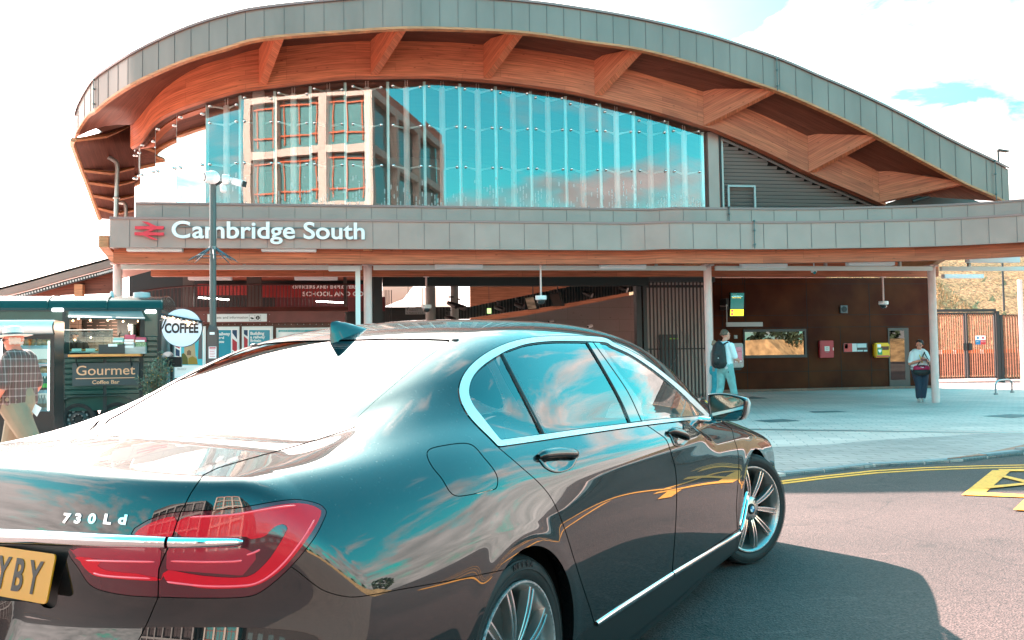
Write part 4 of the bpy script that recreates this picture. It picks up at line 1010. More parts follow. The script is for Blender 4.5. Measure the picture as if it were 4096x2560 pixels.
    # printed dashes that thin out upwards
    sp = N.new('ShaderNodeSeparateXYZ'); L.new(tcg.outputs['Object'], sp.inputs[0])
    def M(op, a, b=None, clamp=False):
        n = N.new('ShaderNodeMath'); n.operation = op; n.use_clamp = clamp
        for i, v in enumerate((a, b)):
            if v is None: continue
            if isinstance(v, (int, float)): n.inputs[i].default_value = v
            else: L.new(v, n.inputs[i])
        return n.outputs[0]
    cx = M('MULTIPLY', sp.outputs[0], 13.0); cxi = M('FLOOR', cx); cz = M('ADD', M('MULTIPLY', sp.outputs[2], 7.0), M('MULTIPLY', M('FRACT', M('MULTIPLY', cxi, .618)), 1.0)); czi = M('FLOOR', cz)
    cv = N.new('ShaderNodeCombineXYZ'); L.new(cxi, cv.inputs[0]); L.new(czi, cv.inputs[1]); wn = N.new('ShaderNodeTexWhiteNoise'); wn.noise_dimensions = '2D'; L.new(cv.outputs[0], wn.inputs['Vector'])
    dens = M('SUBTRACT', .62, M('MULTIPLY', M('SUBTRACT', sp.outputs[2], zt2), .62)); on = M('LESS_THAN', wn.outputs['Value'], dens)
    stripe = M('MULTIPLY', M('LESS_THAN', M('FRACT', cx), .38), M('LESS_THAN', M('FRACT', cz), .8)); mask = M('MULTIPLY', M('MULTIPLY', on, stripe), .55)
    df = N.new('ShaderNodeBsdfDiffuse'); df.inputs[0].default_value = (.62, .60, .58, 1); m2 = N.new('ShaderNodeMixShader'); L.new(mask, m2.inputs[0]); L.new(m1.outputs[0], m2.inputs[1]); L.new(df.outputs[0], m2.inputs[2]); L.new(m2.outputs[0], o_.inputs[0])
    steel = mat('spider_steel', (.60, .58, .55), rough=.35, metal=.3); ball = mat('spider_ball', (.85, .85, .85), rough=.15, metal=.9)
    for a, b in zip(edges, edges[1:]):
        pa, pb = beam_low(a), beam_low(b); n = 5; poly = []
        A = Vector((pa.x, pa.y+.36, 0)); B2 = Vector((pb.x, pb.y+.36, 0)); g_ = (B2-A).normalized()*.008; A += g_; B2 -= g_
        mb = MB(); t4 = [rt_.uniform(-.0028, .0028) for _ in range(3)]; mb.face([(A.x, A.y+t4[0], zg0), (B2.x, B2.y+t4[1], zg0), (B2.x, B2.y+t4[2]+t4[1]-t4[0], pb.z+.18), (A.x, A.y+t4[2], pa.z+.18)]); pane = B(mb, 'glass_pane', gm)
        c = (A+B2)/2; d = (B2-A).normalized(); nrm = Vector((-d.y, d.x, 0)); pc = c + nrm*.17; ztop = (pa.z+pb.z)/2
        fm = MB(); fm.box((B2.x, B2.y+.10, (zg0+pb.z)/2), (.07, .10, pb.z-zg0-.02), math.atan2(d.y, d.x)); B(fm, 'glass_fin', mat('fin_pale', (.62, .74, .72), rough=.15, spec=.8))
        wide_ = a in (694, 954)
        pm = MB()
        if wide_: pm.box((pc.x, pc.y, (zg0+ztop+.1)/2), (.26, .22, ztop+.1-zg0), math.atan2(d.y, d.x))
        else: pm.lathe([(.075, zg0-.4), (.075, ztop-.12), (.05, ztop-.1)], (pc.x, pc.y, 0), n=16); pm.tube([(pc.x-.03, pc.y, ztop-.1), (pc.x-.03, pc.y, ztop+.12)], .012, n=6); pm.tube([(pc.x+.03, pc.y, ztop-.1), (pc.x+.03, pc.y, ztop+.12)], .012, n=6)
        post = B(pm, 'glazing_post', WHITE_P, smooth=30)
        half = min(.34, (B2-A).length*.4)
        zs = [atY(1625, 667, 22).z, atY(1625, 505, 22).z]; zs = [z for z in zs if z < ztop-.45] + [ztop-.16]
        for z in zs:
            e0 = c - d*half + nrm*.03; e1 = c + d*half + nrm*.03; e0.z = e1.z = z+.02; pz = Vector((pc.x, pc.y, z-.005))
            arm = MB(); arm.tube([e0, e0.lerp(pz, .3), pz-d*.07, pz+d*.07, e1.lerp(pz, .3), e1], [.028, .018, .03, .03, .018, .028], n=6); s_ = arm.build('spider_arm', steel, None, smooth=True); s_.parent = post
            for e in (e0, e1): bl = MB(); bl.ball(e-nrm*.06, .038, 8); s2 = bl.build('spider_bolt', ball, None, smooth=True); s2.parent = post
    # grey end pier, louvre wall with its door
    YG = 22.0
    x0 = atY(2834, 700, YG).x; x1 = atY(2876, 700, YG).x; mb = MB(); mb.b2(x0, x1, YG-.02, YG+.4, zg0, beam_low(2850).z); B(mb, 'end_pier', CLAD)
    mb = MB(); mb.tube([(x1+.03, YG-.03, zg0), (x1+.03, YG-.03, beam_low(2880).z-.02)], .018, n=8); B(mb, 'lightning_rod', DARKM, smooth=True)
    lm = mat('louvre_grey', (.36, .30, .28), rough=.4, metal=.4); mb = MB(); xa = x1+.10; z = zg0; gx = [p.x for p in bb3]; gz = [p.z for p in bb3]
    xr = bb3[-1].x
    while z < bb3[-10].z+1.5:
        # right end of this slat under the beam
        xs_ = [x for x, zz in zip(gx, gz) if zz > z+.06 and x > xa]
        if not xs_: break
        xe = max(xs_); mb.box(((xa+xe)/2, YG+.06, z+.045), (xe-xa, .012, .088), rot=Matrix.Rotation(math.radians(40), 3, 'X')); z += .098
    B(mb, 'louvre_wall', lm)
    mb = MB(); mb.prism([(xa, YG+.16, zg0)] + [(x, YG+.16, z) for x, z in zip(gx, gz) if x > xa] + [(xr, YG+.16, zg0)], (0, .1, 0)); B(mb, 'louvre_backing', mat('louvre_dark', (.02, .018, .017), rough=.6))
    fr_ = [Vector((x, YG-.02, z-.03)) for x, z in zip(gx, gz) if x > x1+.05]; mb = MB(); mb.tube(fr_, .04, n=4); mb.box((x1+.09, YG-.01, (zg0+fr_[0].z)/2), (.05, .06, fr_[0].z-zg0)); B(mb, 'louvre_frame', lm)
    dx0, dx1 = atY(2908, 780, YG).x, atY(3020, 780, YG).x; dz = atY(2960, 742, YG).z; mb = MB()
    for a, b, c, d in ((dx0, dx0+.05, zg0, dz), (dx1-.05, dx1, zg0, dz), (dx0+.05, dx1-.05, dz-.05, dz)): mb.b2(a, b, YG-.06, YG, c, d)
    B(mb, 'louvre_door_frame', mat('louvre_pale', (.33, .31, .30), rough=.4, metal=.3))
    # dark recess at the low right end, and its pipe
    pt = bb3[-1]; mb = MB(); qx = Fpt(4030); mb.prism([(pt.x, 21.9, zt-.1), (qx.x+.3, 21.9, zt-.1), (qx.x+.3, 21.9, qx.z+.2), (Fpt(3870).x, 21.9, Fpt(3870).z+.15), (pt.x, 21.9, pt.z+.05)], (0, .1, 0)); B(mb, 'recess_wall', mat('recess_grey', (.10, .10, .095), rough=.5))
    mb = MB(); mb.tube([atY(3650, 805, 21.4), atY(3740, 780, 21.3), atY(3800, 762, 21.2), atY(3870, 738, 21.1)], .05, n=10); B(mb, 'overflow_pipe', DARKM, smooth=True)
    # rods running over joints of the fascias
    for pts in ([(3107, 234, 0), (3112, 362, 0)], [(2927, 830, 1), (2930, 882, 1)], [(2960, 884, 2), (2964, 996, 2)], [(3980, 640, 0), (3988, 800, 0)], [(375, 315, 0), (378, 432, 0)]):
        mb = MB()
        if pts[0][2] == 0: pp = [atY(a, b, yF(a)-.06) for a, b, _ in pts]
        else:
            pl = ub if pts[0][2] == 1 else base; xx = atY(pts[0][0], 850, 20.2).x; yy = float(np.interp(xx, [p.x for p in pl], [p.y for p in pl]))-.05; pp = [Vector((xx, yy, zt2+.01 if pts[0][2] == 1 else zt+.01)), Vector((xx, yy, zt if pts[0][2] == 1 else zb))]
        pp[1].x = pp[0].x; pp[1].y = pp[0].y; mb.tube(pp, .014, n=6)
        for t in (.02, .35, .85): mb.ball(pp[0].lerp(pp[1], t), .03, 8)
        B(mb, 'earth_rod', mat('rod_green', (.10, .12, .115), rough=.5), smooth=True)
    # rain pipes at the left end of the vault
    zinc = mat('galvanised', (.42, .42, .40), rough=.35, metal=.6)
    for pts, r_ in (([(408, 462, 24.5), (408, 585, 24.5), (420, 620, 24.5), (455, 640, 24.5), (469, 660, 24.5), (468, 720, 24.5), (464, 880, 24.5)], .06), ([(450, 705, 26.5), (450, 790, 26.5), (470, 808, 26.5), (495, 812, 26.5), (503, 830, 26.5), (503, 880, 26.5)], .055)):
        mb = MB(); mb.tube([atD(*p) for p in smooth_open(pts, 3)], r_, n=10); mb.ball(atD(466, 792, 24.5), (.10, .10, .04)) if r_ == .06 else None; B(mb, 'rain_pipe', zinc, smooth=True)
    # interior of the upper hall seen through the glass
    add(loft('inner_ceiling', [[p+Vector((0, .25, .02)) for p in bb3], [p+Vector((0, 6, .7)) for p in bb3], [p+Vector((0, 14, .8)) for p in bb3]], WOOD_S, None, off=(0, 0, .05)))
    mb = MB(); mb.b2(bb3[3].x-2, bb3[-12].x, 34, 34.2, 4.3, 11.5); mb.b2(bb3[3].x, xr, 22.7, 34, 4.25, 4.35); B(mb, 'inner_wall', mat('inner_grey', (.20, .19, .18), rough=.6))
    mb = MB(); ca, cb_ = atY(552, 600, 26.0), atY(705, 500, 26.0); mb.prism([(ca.x, 26, 4.3), (cb_.x, 26, 4.3), (cb_.x, 26, cb_.z), (ca.x, 26, atY(552, 590, 26).z)], (0, .2, 0)); B(mb, 'dark_infill', mat('infill_brown', (.12, .07, .06), rough=.6))  # brown panel added behind the left panes to block the bright sky
    # ---- adopt everything
    for o in kids: P(o)
    bpy.data.objects.remove(out)
    return st
STATION = station()
# ---------------------------------------------------------------- ground
def ground_mats():
    def base(name):
        m = bpy.data.materials.new(name); m.use_nodes = True; MATS[name] = m; nt = m.node_tree; return m, nt, nt.nodes, nt.links, nt.nodes['Principled BSDF']
    # asphalt: fine aggregate, patches, worn scuffs
    m, nt, N, L, b = base('asphalt'); tc = N.new('ShaderNodeTexCoord')
    def noise(sc, det=4, rough=.5, vec=None, st=None):
        n = N.new('ShaderNodeTexNoise'); n.inputs['Scale'].default_value = sc; n.inputs['Detail'].default_value = det; n.inputs['Roughness'].default_value = rough
        if st: mp = N.new('ShaderNodeMapping'); mp.inputs['Scale'].default_value = st; L.new(tc.outputs['Object'], mp.inputs[0]); L.new(mp.outputs[0], n.inputs['Vector'])
        else: L.new(tc.outputs['Object'], n.inputs['Vector'])
        return n.outputs['Fac']
    def rng(x, a, b_, c, d):
        r = N.new('ShaderNodeMapRange'); r.inputs[1].default_value = a; r.inputs[2].default_value = b_; r.inputs[3].default_value = c; r.inputs[4].default_value = d; L.new(x, r.inputs[0]); return r.outputs[0]
    def mul(a, b_):
        n = N.new('ShaderNodeMath'); n.operation = 'MULTIPLY'; L.new(a, n.inputs[0]); L.new(b_, n.inputs[1]); return n.outputs[0]
    vo = N.new('ShaderNodeTexVoronoi'); vo.inputs['Scale'].default_value = 95; L.new(tc.outputs['Object'], vo.inputs['Vector'])
    g = mul(rng(vo.outputs['Color'], .1, .9, .55, 1.5), rng(noise(260, 2), .3, .7, .75, 1.3)); g = mul(g, rng(noise(.7, 5, .6), .35, .65, .82, 1.15)); g = mul(g, rng(noise(1.3, 3, .6, st=(1, 6, 1)), .60, .74, 1, 1.45))
    ve = N.new('ShaderNodeTexVoronoi'); ve.feature = 'DISTANCE_TO_EDGE'; ve.inputs['Scale'].default_value = .55; nw = N.new('ShaderNodeTexNoise'); nw.inputs['Scale'].default_value = 2.5; L.new(tc.outputs['Object'], nw.inputs['Vector']); mxv = N.new('ShaderNodeMix'); mxv.data_type = 'VECTOR'; mxv.inputs[0].default_value = .25; L.new(tc.outputs['Object'], mxv.inputs[4]); L.new(nw.outputs['Color'], mxv.inputs[5]); L.new(mxv.outputs[1], ve.inputs['Vector'])
    g = mul(g, rng(ve.outputs['Distance'], .0, .006, .62, 1)); g = mul(g, rng(noise(.22, 2, .4), .45, .52, .86, 1.08)); g = mul(g, rng(noise(1.7, 6, .7), .60, .68, 1, .62))
    sc = N.new('ShaderNodeVectorMath'); sc.operation = 'SCALE'; sc.inputs[0].default_value = (.070, .038, .034); L.new(g, sc.inputs['Scale']); L.new(sc.outputs[0], b.inputs['Base Color']); b.inputs['Roughness'].default_value = .8
    bp = N.new('ShaderNodeBump'); bp.inputs['Distance'].default_value = .004; L.new(vo.outputs['Distance'], bp.inputs['Height']); L.new(bp.outputs[0], b.inputs['Normal'])
    # block paving
    def paving(name, c1, c2, mort, w_, h_, rot=0, off=.5):
        m, nt, N, L, b = base(name); tc = N.new('ShaderNodeTexCoord'); mp = N.new('ShaderNodeMapping'); mp.inputs['Rotation'].default_value = (0, 0, rot); L.new(tc.outputs['Object'], mp.inputs[0])
        br = N.new('ShaderNodeTexBrick'); br.inputs['Scale'].default_value = 1; br.inputs['Brick Width'].default_value = w_; br.inputs['Row Height'].default_value = h_; br.inputs['Mortar Size'].default_value = .007; br.inputs['Mortar Smooth'].default_value = .2
        br.inputs['Color1'].default_value = (*c1, 1); br.inputs['Color2'].default_value = (*c2, 1); br.inputs['Mortar'].default_value = (*mort, 1); br.offset = off; L.new(mp.outputs[0], br.inputs['Vector'])
        n = N.new('ShaderNodeTexNoise'); n.inputs['Scale'].default_value = .6; n.inputs['Detail'].default_value = 7; L.new(tc.outputs['Object'], n.inputs['Vector']); r = N.new('ShaderNodeMapRange'); r.inputs[1].default_value = .3; r.inputs[2].default_value = .7; r.inputs[3].default_value = .82; r.inputs[4].default_value = 1.14; L.new(n.outputs['Fac'], r.inputs[0])
        sc = N.new('ShaderNodeVectorMath'); sc.operation = 'SCALE'; L.new(br.outputs['Color'], sc.inputs[0]); L.new(r.outputs[0], sc.inputs['Scale']); L.new(sc.outputs[0], b.inputs['Base Color']); b.inputs['Roughness'].default_value = .65; b.inputs['Specular IOR Level'].default_value = .4
        return m
    paving('paving_pale', (.78, .50, .44), (.68, .43, .38), (.34, .21, .19), .42, .21, rot=.35)
    paving('paving_dark', (.50, .33, .30), (.42, .28, .255), (.14, .09, .08), .42, .21, rot=.1)
    paving('brick_edge', (.24, .12, .085), (.19, .09, .065), (.12, .09, .08), .22, .11)
ground_mats()
def sheet(name, pts, z, m, label=None, kind='structure', thick=0):
    mb = MB()
    if thick: mb.prism([(p[0], p[1], z-thick) for p in pts], (0, 0, thick))
    else: mb.face([(p[0], p[1], z) for p in pts])
    o = mb.build(name, m); 
    for poly in o.data.polygons:
        if not thick and poly.normal.z < 0: o.data.flip_normals(); break
    if kind: o['kind'] = kind
    return o
def gp(*pts): return [atZ(a, b).xy for a, b in pts]
mb = MB(); mb.face([(-900, -900, 0), (900, -900, 0), (900, 900, 0), (-900, 900, 0)]); tag(mb.build('ground', MATS['asphalt']), kind='structure')
# paving in front of the station
kerb = gp((3140, 1905), (3300, 1890), (3500, 1868), (3700, 1858), (3850, 1846), (3950, 1835), (4096, 1818), (4300, 1800))
kl = kerb[0]; dk_ = (kerb[1]-kerb[0]).normalized(); left = [kl - dk_*30]
back = [(40, 60), (-60, 60)]
PAVE_Z = .03
pv = left + kerb + [kerb[-1]+Vector((12, .5))]
sheet('pavement', pv + back, PAVE_Z, MATS['paving_pale'], thick=.04)
db = gp((3090, 1797), (3300, 1788), (3500, 1770), (3700, 1757), (3950, 1743), (4096, 1745), (4300, 1750)); dl = (db[1]-db[0]).normalized()
inn = [Vector(p)+Vector((0, .16)) for p in kerb]
sheet('paving_band', [left[0]+Vector((0, .16))] + inn + [db[-1], *reversed(db[1:-1]), db[0], db[0]-dl*28], PAVE_Z+.004, MATS['paving_dark'])
# kerb stones
mb = MB()
kp = left + kerb + [kerb[-1]+Vector((12, .5))]
for a, b in zip(kp, kp[1:]):
    n_ = max(1, int((b-a).length/.9))
    for k in range(n_):
        p, q = a.lerp(b, k/n_), a.lerp(b, (k+1)/n_-.006); d = (q-p); nn = Vector((-d.y, d.x)).normalized(); h = .035 if p.x < 7.0 else min(.12, .035+.03*(p.x-7.0))
        mb.prism([(p.x, p.y, -.02), (q.x, q.y, -.02), (q.x+nn.x*.14, q.y+nn.y*.14, -.02), (p.x+nn.x*.14, p.y+nn.y*.14, -.02)], (0, 0, h+.02+.004))
tag(mb.build('kerb', mat('kerb_stone', (.24, .23, .235), rough=.7, noise=(20, .15)), bevel=.012), kind='structure')
# reddish raised verge at the far right
rv = gp((3790, 1850), (3900, 1834), (4000, 1815), (4096, 1793), (4300, 1755), (4300, 1797), (4096, 1816), (3950, 1834))
sheet('verge', rv, .052, MATS['brick_edge'] if False else mat('verge_red', (.42, .17, .12), rough=.8, noise=(30, .2)), thick=.02)
# slot drain and inspection covers
dr = gp((2900, 1724), (3500, 1730), (4096, 1739), (4500, 1746)); mb = MB()
mb.prism([(dr[0].x, dr[0].y-.1, PAVE_Z), (dr[-1].x, dr[-1].y-.1, PAVE_Z), (dr[-1].x, dr[-1].y+.12, PAVE_Z), (dr[0].x, dr[0].y+.12, PAVE_Z)], (0, 0, .006)); tag(mb.build('drain_channel', mat('drain_steel', (.30, .31, .31), rough=.35, metal=.7)), 'long metal slot drain set in the pale paving', 'drain')
for q, lb in (([(3015, 1689), (3130, 1683), (3205, 1690), (3080, 1697)], 'pale inspection cover in the paving nearest the car'), ([(3235, 1651), (3345, 1649), (3395, 1654), (3255, 1657)], 'dark inspection cover in the paving between the car and the station wall'), ([(3930, 1671), (4040, 1663), (4150, 1668), (4050, 1679)], 'inspection cover in the paving at the right edge'), ([(2990, 1594), (3010, 1590), (3075, 1598), (3000, 1600)], 'dark floor grating in the shade by the brown wall')):
    g = gp(*q); o = sheet('inspection_cover', g, PAVE_Z+.006, mat('cover_grey', (.15, .145, .14), rough=.6, noise=(8, .2)), kind=None); tag(o, lb, 'manhole cover')
# painted lines
yel = mat('road_yellow', (.92, .34, .035), rough=.6, noise=(35, .22))
def line(name, a, b, w_, z=.004, lab=None):
    pts = [*a]; d = None
l1 = gp((3110, 1928), (3300, 1905), (3500, 1884), (3700, 1872), (3900, 1865), (4096, 1861), (4400, 1858)); l2 = gp((3110, 1937), (3300, 1914), (3500, 1893), (3700, 1881), (3900, 1874), (4096, 1870), (4400, 1867))
def stripe(pl, w_, z, name):
    pl = [pl[0] - (pl[1]-pl[0]).normalized()*22] + list(pl); mb = MB(); L2 = []
    for i, p in enumerate(pl):
        d = (pl[min(i+1, len(pl)-1)]-pl[max(i-1, 0)]).normalized(); n = Vector((-d.y, d.x))*w_/2; L2.append((p+n, p-n))
    for (a, b), (c, d) in zip(L2, L2[1:]): mb.face([(b.x, b.y, z), (d.x, d.y, z), (c.x, c.y, z), (a.x, a.y, z)])
    return tag(mb.build(name, yel), kind='structure')
stripe(l1, .075, .004, 'yellow_line'); stripe(l2, .075, .004, 'yellow_line')
mb = MB(); zz_ = .008
for q in ([(3846, 1983), (3970, 1883), (4045, 1884), (3936, 1978)], [(3846, 1983), (3940, 1973), (4300, 1992), (4300, 2004), (4096, 1993)], [(3998, 1884), (3992, 1880), (4300, 1877), (4300, 1890), (4040, 1888)],
          [(3990, 1908), (4010, 1903), (4300, 1970), (4300, 1985), (4060, 1925)], [(3940, 1950), (3950, 1959), (4080, 1946), (4300, 1925), (4300, 1912), (4050, 1940)], [(4053, 2045), (4100, 2001), (4200, 2001), (4140, 2050)]):
    g = gp(*q); mb.face([(p.x, p.y, zz_) for p in g]); zz_ += .0012
o = mb.build('yellow_markings', yel); tag(o, kind='structure')
# markings of the same box on the nearer lane, outside the frame, seen in the paintwork
mb = MB()
def bar(x0, y0, x1, y1, w_):
    d = Vector((x1-x0, y1-y0)).normalized(); n = Vector((-d.y, d.x))*w_/2; zq = .006+.0009*(len(mb.f)); mb.face([(x0+n.x, y0+n.y, zq), (x0-n.x, y0-n.y, zq), (x1-n.x, y1-n.y, zq), (x1+n.x, y1+n.y, zq)])
for k in range(5): bar(6.4+1.6*k, 4.6, 7.6+1.6*k, 7.2, .16)
bar(6.2, 4.4, 14.5, 4.4, .16); bar(6.2, 7.35, 14.5, 7.35, .1)
tag(mb.build('box_marking', yel), kind='structure')
# unseen forecourt behind the camera, added to bounce warm light
sheet('bounce_forecourt', [(1.5, 0.6), (9, -37), (70, -37), (70, 0.6)], .004, mat('forecourt_warm', (.17, .11, .09), rough=.8, noise=(2, .2)))
# ---------------------------------------------------------------- walls and fittings under the canopy (parts of the station)
SINV = Matrix.Translation((0, -21, 0))
def adopt(o, par=None):
    o.parent = par or STATION; o.matrix_parent_inverse = SINV.copy() if par is None else Matrix.Identity(4); return o
def SP(mb, name, m, **k): return adopt(mb.build(name, m, None, **k))
def rect(x0, y0, x1, y1, Y):
    a, b = atY(x0, y0, Y), atY(x1, y1, Y); return a.x, b.x, b.z, a.z      # x0, x1, z low, z high
def rbox(mb, x0, y0, x1, y1, Y, t=.1):
    a, b, c, d = rect(x0, y0, x1, y1, Y); mb.b2(a, b, Y, Y+t, c, d); return a, b, c, d
def textp(name, body, px, py, hpx, Y, m, par=None, bold=0.0, sx=1.0, align='LEFT', ext=.004, dy=.006, space=1.0):
    "lettering on a wall facing the camera; (px, py) = left end of the base line, hpx = capital height in pixels"
    p = atY(px, py, Y); q = atY(px, py-hpx, Y); return text_obj(name, body, (q.z-p.z)/.70, m, par, frame_at((p.x, Y-dy, p.z), (1, 0, 0), (0, 0, 1)), ext=ext, bold=bold, sx=sx, align=align, space=space)
def interior():
    YW = 29.5
    cor = bpy.data.materials.new('weathered_panels'); cor.use_nodes = True; nt = cor.node_tree; N = nt.nodes; L = nt.links; b = N['Principled BSDF']; b.inputs['Roughness'].default_value = .7; b.inputs['Specular IOR Level'].default_value = .04
    tc = N.new('ShaderNodeTexCoord'); n = N.new('ShaderNodeTexNoise'); n.inputs['Scale'].default_value = .9; n.inputs['Detail'].default_value = 8; L.new(tc.outputs['Object'], n.inputs['Vector']); cr = N.new('ShaderNodeValToRGB'); cr.color_ramp.elements[0].position = .35; cr.color_ramp.elements[0].color = (.060, .016, .010, 1); cr.color_ramp.elements[1].position = .68; cr.color_ramp.elements[1].color = (.098, .030, .014, 1); L.new(n.outputs['Fac'], cr.inputs[0]); L.new(cr.outputs[0], b.inputs['Base Color'])
    xa, xb = atY(2842, 1300, YW).x, atY(3722, 1300, YW).x; zt = 4.02
    mb = MB(); mb.b2(xa, xb, YW, YW+.3, .12, zt); SP(mb, 'panel_wall', cor)
    jn = mat('joint_dark', (.012, .010, .010), rough=.8); mb = MB()
    for py in (1136, 1262, 1311, 1489):
        z = atY(3000, py, YW).z; mb.b2(xa, xb, YW-.004, YW, z-.008, z+.008)
    for px, y0, y1 in ((2890, 1106, 1311), (2974, 1106, 1136), (2983, 1106, 1311), (3229, 1100, 1570), (3360, 1311, 1560), (3480, 1136, 1570), (2985, 1311, 1570), (3560, 1311, 1500)):
        x = atY(px, 1300, YW).x; mb.b2(x-.008, x+.008, YW-.006, YW-.0005, atY(px, y1, YW).z, atY(px, y0, YW).z)
    SP(mb, 'panel_joint', jn)
    mb = MB(); mb.b2(xa, xb+.0, YW-.12, YW+.2, 0, .12); SP(mb, 'brick_plinth', MATS['brick_edge'])
    # window in the brown wall, with the bright bank behind the glass reflection
    x0, x1, z0, z1 = rect(2976, 1320, 3224, 1418, YW); mb = MB()
    mb.b2(x0, x1, YW-.07, YW-.005, z1-.07, z1+.02); mb.b2(x0, x1, YW-.09, YW-.005, z0-.10, z0); mb.b2(x1-.07, x1, YW-.07, YW-.005, z0, z1-.07); mb.b2(x0-.05, x0, YW-.07, YW-.005, z0-.1, z1+.02); wf = SP(mb, 'window_frame', mat('frame_bronze', (.035, .025, .024), rough=.4))
    gw = glass_mat('mirror_window', (.8, .8, .7), dark=.05, ior=1.9, boost=1.6)
    mb = MB(); mb.face([(x0, YW-.02, z0), (x1-.07, YW-.02, z0), (x1-.07, YW-.02, z1-.07), (x0, YW-.02, z1-.07)]); o = SP(mb, 'window', gw)
    # staff door with glazed panel
    x0, x1, z0, z1 = rect(3550, 1312, 3640, 1555, YW); mb = MB(); mb.b2(x0, x1, YW-.03, YW-.004, .12, z1); d = SP(mb, 'door', mat('door_bronze', (.045, .036, .034), rough=.35))
    mb = MB(); mb.b2(x0+.05, x0+.62, YW-.035, YW-.031, .35, z1-.10); g = mb.build('door_glass', glass_mat('door_pane', (.6, .6, .6), dark=.15, ior=1.6, boost=1.3), d); 
    # header beams and deep wall behind the hall
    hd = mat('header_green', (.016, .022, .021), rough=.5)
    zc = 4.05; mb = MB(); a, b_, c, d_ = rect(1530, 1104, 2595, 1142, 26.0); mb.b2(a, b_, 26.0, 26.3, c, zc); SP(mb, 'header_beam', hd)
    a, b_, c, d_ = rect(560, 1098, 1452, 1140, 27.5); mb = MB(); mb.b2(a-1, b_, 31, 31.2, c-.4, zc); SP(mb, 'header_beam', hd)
    # dark corner post group left of the opening
    for px in (1505, 1522): 
        x = atY(px, 1300, 25.4).x; mb = MB(); mb.b2(x-.06, x+.06, 25.4, 25.9, 0, zc); SP(mb, 'mullion', DARKM)
    a = atY(1488, 1300, 25.5).x; b_ = atY(1532, 1300, 25.5).x; mb = MB(); mb.b2(a, b_, 26.31, 26.5, 0, zc); SP(mb, 'mullion', mat('mullion_grey', (.055, .056, .056), rough=.5))
    # slatted partition with cross bracing
    YS = 26.5; xs0, xs1 = atY(2600, 1300, YS).x, atY(2838, 1300, YS).x
    mb = MB(); k = xs0
    while k < xs1: mb.b2(k, k+.034, YS, YS+.06, .02, 3.62); k += .118
    SP(mb, 'slat_screen', mat('slat_brown', (.050, .022, .020), rough=.5))
    mb = MB(); mb.b2(xs0-.1, xs1, YS+.061, YS+.12, 1.52, 1.56); mb.b2(xs0-.1, xs1, YS+.061, YS+.12, 3.45, 3.53); mb.b2(xs0-.42, xs0-.26, YS, YS+.3, 0, zc); mb.b2(xs0-.2, xs0-.08, YS, YS+.3, 0, zc); mb.b2(xs0-.42, xs1+.2, YS-.05, YS+.3, 3.62, zc); SP(mb, 'screen_frame', mat('slat_frame', (.052, .046, .046), rough=.5))
    cxr = atY(2745, 1361, YS+.2); mb = MB()
    for px, py in ((2640, 1180), (2655, 1520), (2850, 1195), (2835, 1520)): q = atY(px, py, YS+.2); mb.tube([cxr, q], .008, n=6)
    SP(mb, 'cross_brace', mat('brace_steel', (.28, .26, .25), rough=.4, metal=.6))
    mb = MB(); star = []
    for k in range(8):
        an = math.pi/4*k+math.pi/8; r_ = .17 if k % 2 else .13; star.append((cxr.x+.85*r_*math.cos(an), cxr.y-.03, cxr.z+1.25*r_*math.sin(an)))
    mb.prism(star, (0, .02, 0)); SP(mb, 'brace_plate', mat('brace_cream', (.50, .42, .38), rough=.5))
    mb = MB(); a, b_, c, d_ = rect(2560, 1150, 2860, 1560, 28.8); mb.b2(a, b_, 28.8, 29, 0, 3.9); SP(mb, 'back_wall', mat('wall_taupe', (.42, .30, .27), rough=.6))
    mb = MB(); rbox(mb, 2640, 1338, 2715, 1540, 28.7, .08); SP(mb, 'inner_door', mat('door_teal', (.05, .06, .065), rough=.4))
    mb = MB(); rbox(mb, 2678, 1352, 2712, 1357, 28.66, .02); SP(mb, 'door_notice', mat('notice_green', (.25, .45, .05), rough=.5))
    # hall seen through the opening: grey block wall, slatted band rising to the right, timber wall
    YH = 32.0
    blk = plank_mat('grey_blocks', (.30, .255, .24), (.275, .235, .22), width=.45, length=1.2, uv=False); blk.node_tree.nodes['Mapping'].inputs['Scale'].default_value = (.1, .1, .1)
    # the blocks run in X-Z: turn the coordinates
    for nn in [x for x in blk.node_tree.nodes if x.type == 'TEX_BRICK']:
        mpp = blk.node_tree.nodes.new('ShaderNodeMapping'); mpp.inputs['Rotation'].default_value = (math.pi/2, 0, 0); tcc = [x for x in blk.node_tree.nodes if x.type == 'TEX_COORD'][0]; blk.node_tree.links.new(tcc.outputs['Object'], mpp.inputs[0]); blk.node_tree.links.new(mpp.outputs[0], nn.inputs['Vector'])
    p1, p2, p3, p4 = atY(1750, 1310, YH), atY(2100, 1262, YH), atY(2400, 1206, YH), atY(2620, 1160, YH)
    mb = MB(); mb.prism([(p1.x-3, YH, 0), (p4.x, YH, 0), (p4.x, YH, p4.z), (p3.x, YH, p3.z), (p2.x, YH, p2.z), (p1.x, YH, p1.z), (p1.x-3, YH, p1.z-.35)], (0, .2, 0)); SP(mb, 'block_wall', blk)
    q1, q2, q3 = atY(1860, 1230, YH-.5), atY(2290, 1143, YH-.5), atY(2620, 1090, YH-.5)
    r1, r2, r3 = atY(1780, 1285, YH-.5), atY(2200, 1225, YH-.5), atY(2620, 1150, YH-.5)
    mb = MB(); mb.prism([(r1.x-4, YH-.3, r1.z-.5), (r1.x, YH-.3, r1.z), (r2.x, YH-.3, r2.z), (r3.x, YH-.3, r3.z), (q3.x, YH-.3, q3.z), (q2.x, YH-.3, q2.z), (q1.x, YH-.3, q1.z), (r1.x-4, YH-.3, q1.z-.15)], (0, .1, 0)); SP(mb, 'bridge_panel', mat('bridge_dark', (.028, .034, .034), rough=.6))
    mb = MB(); x = r1.x-.2
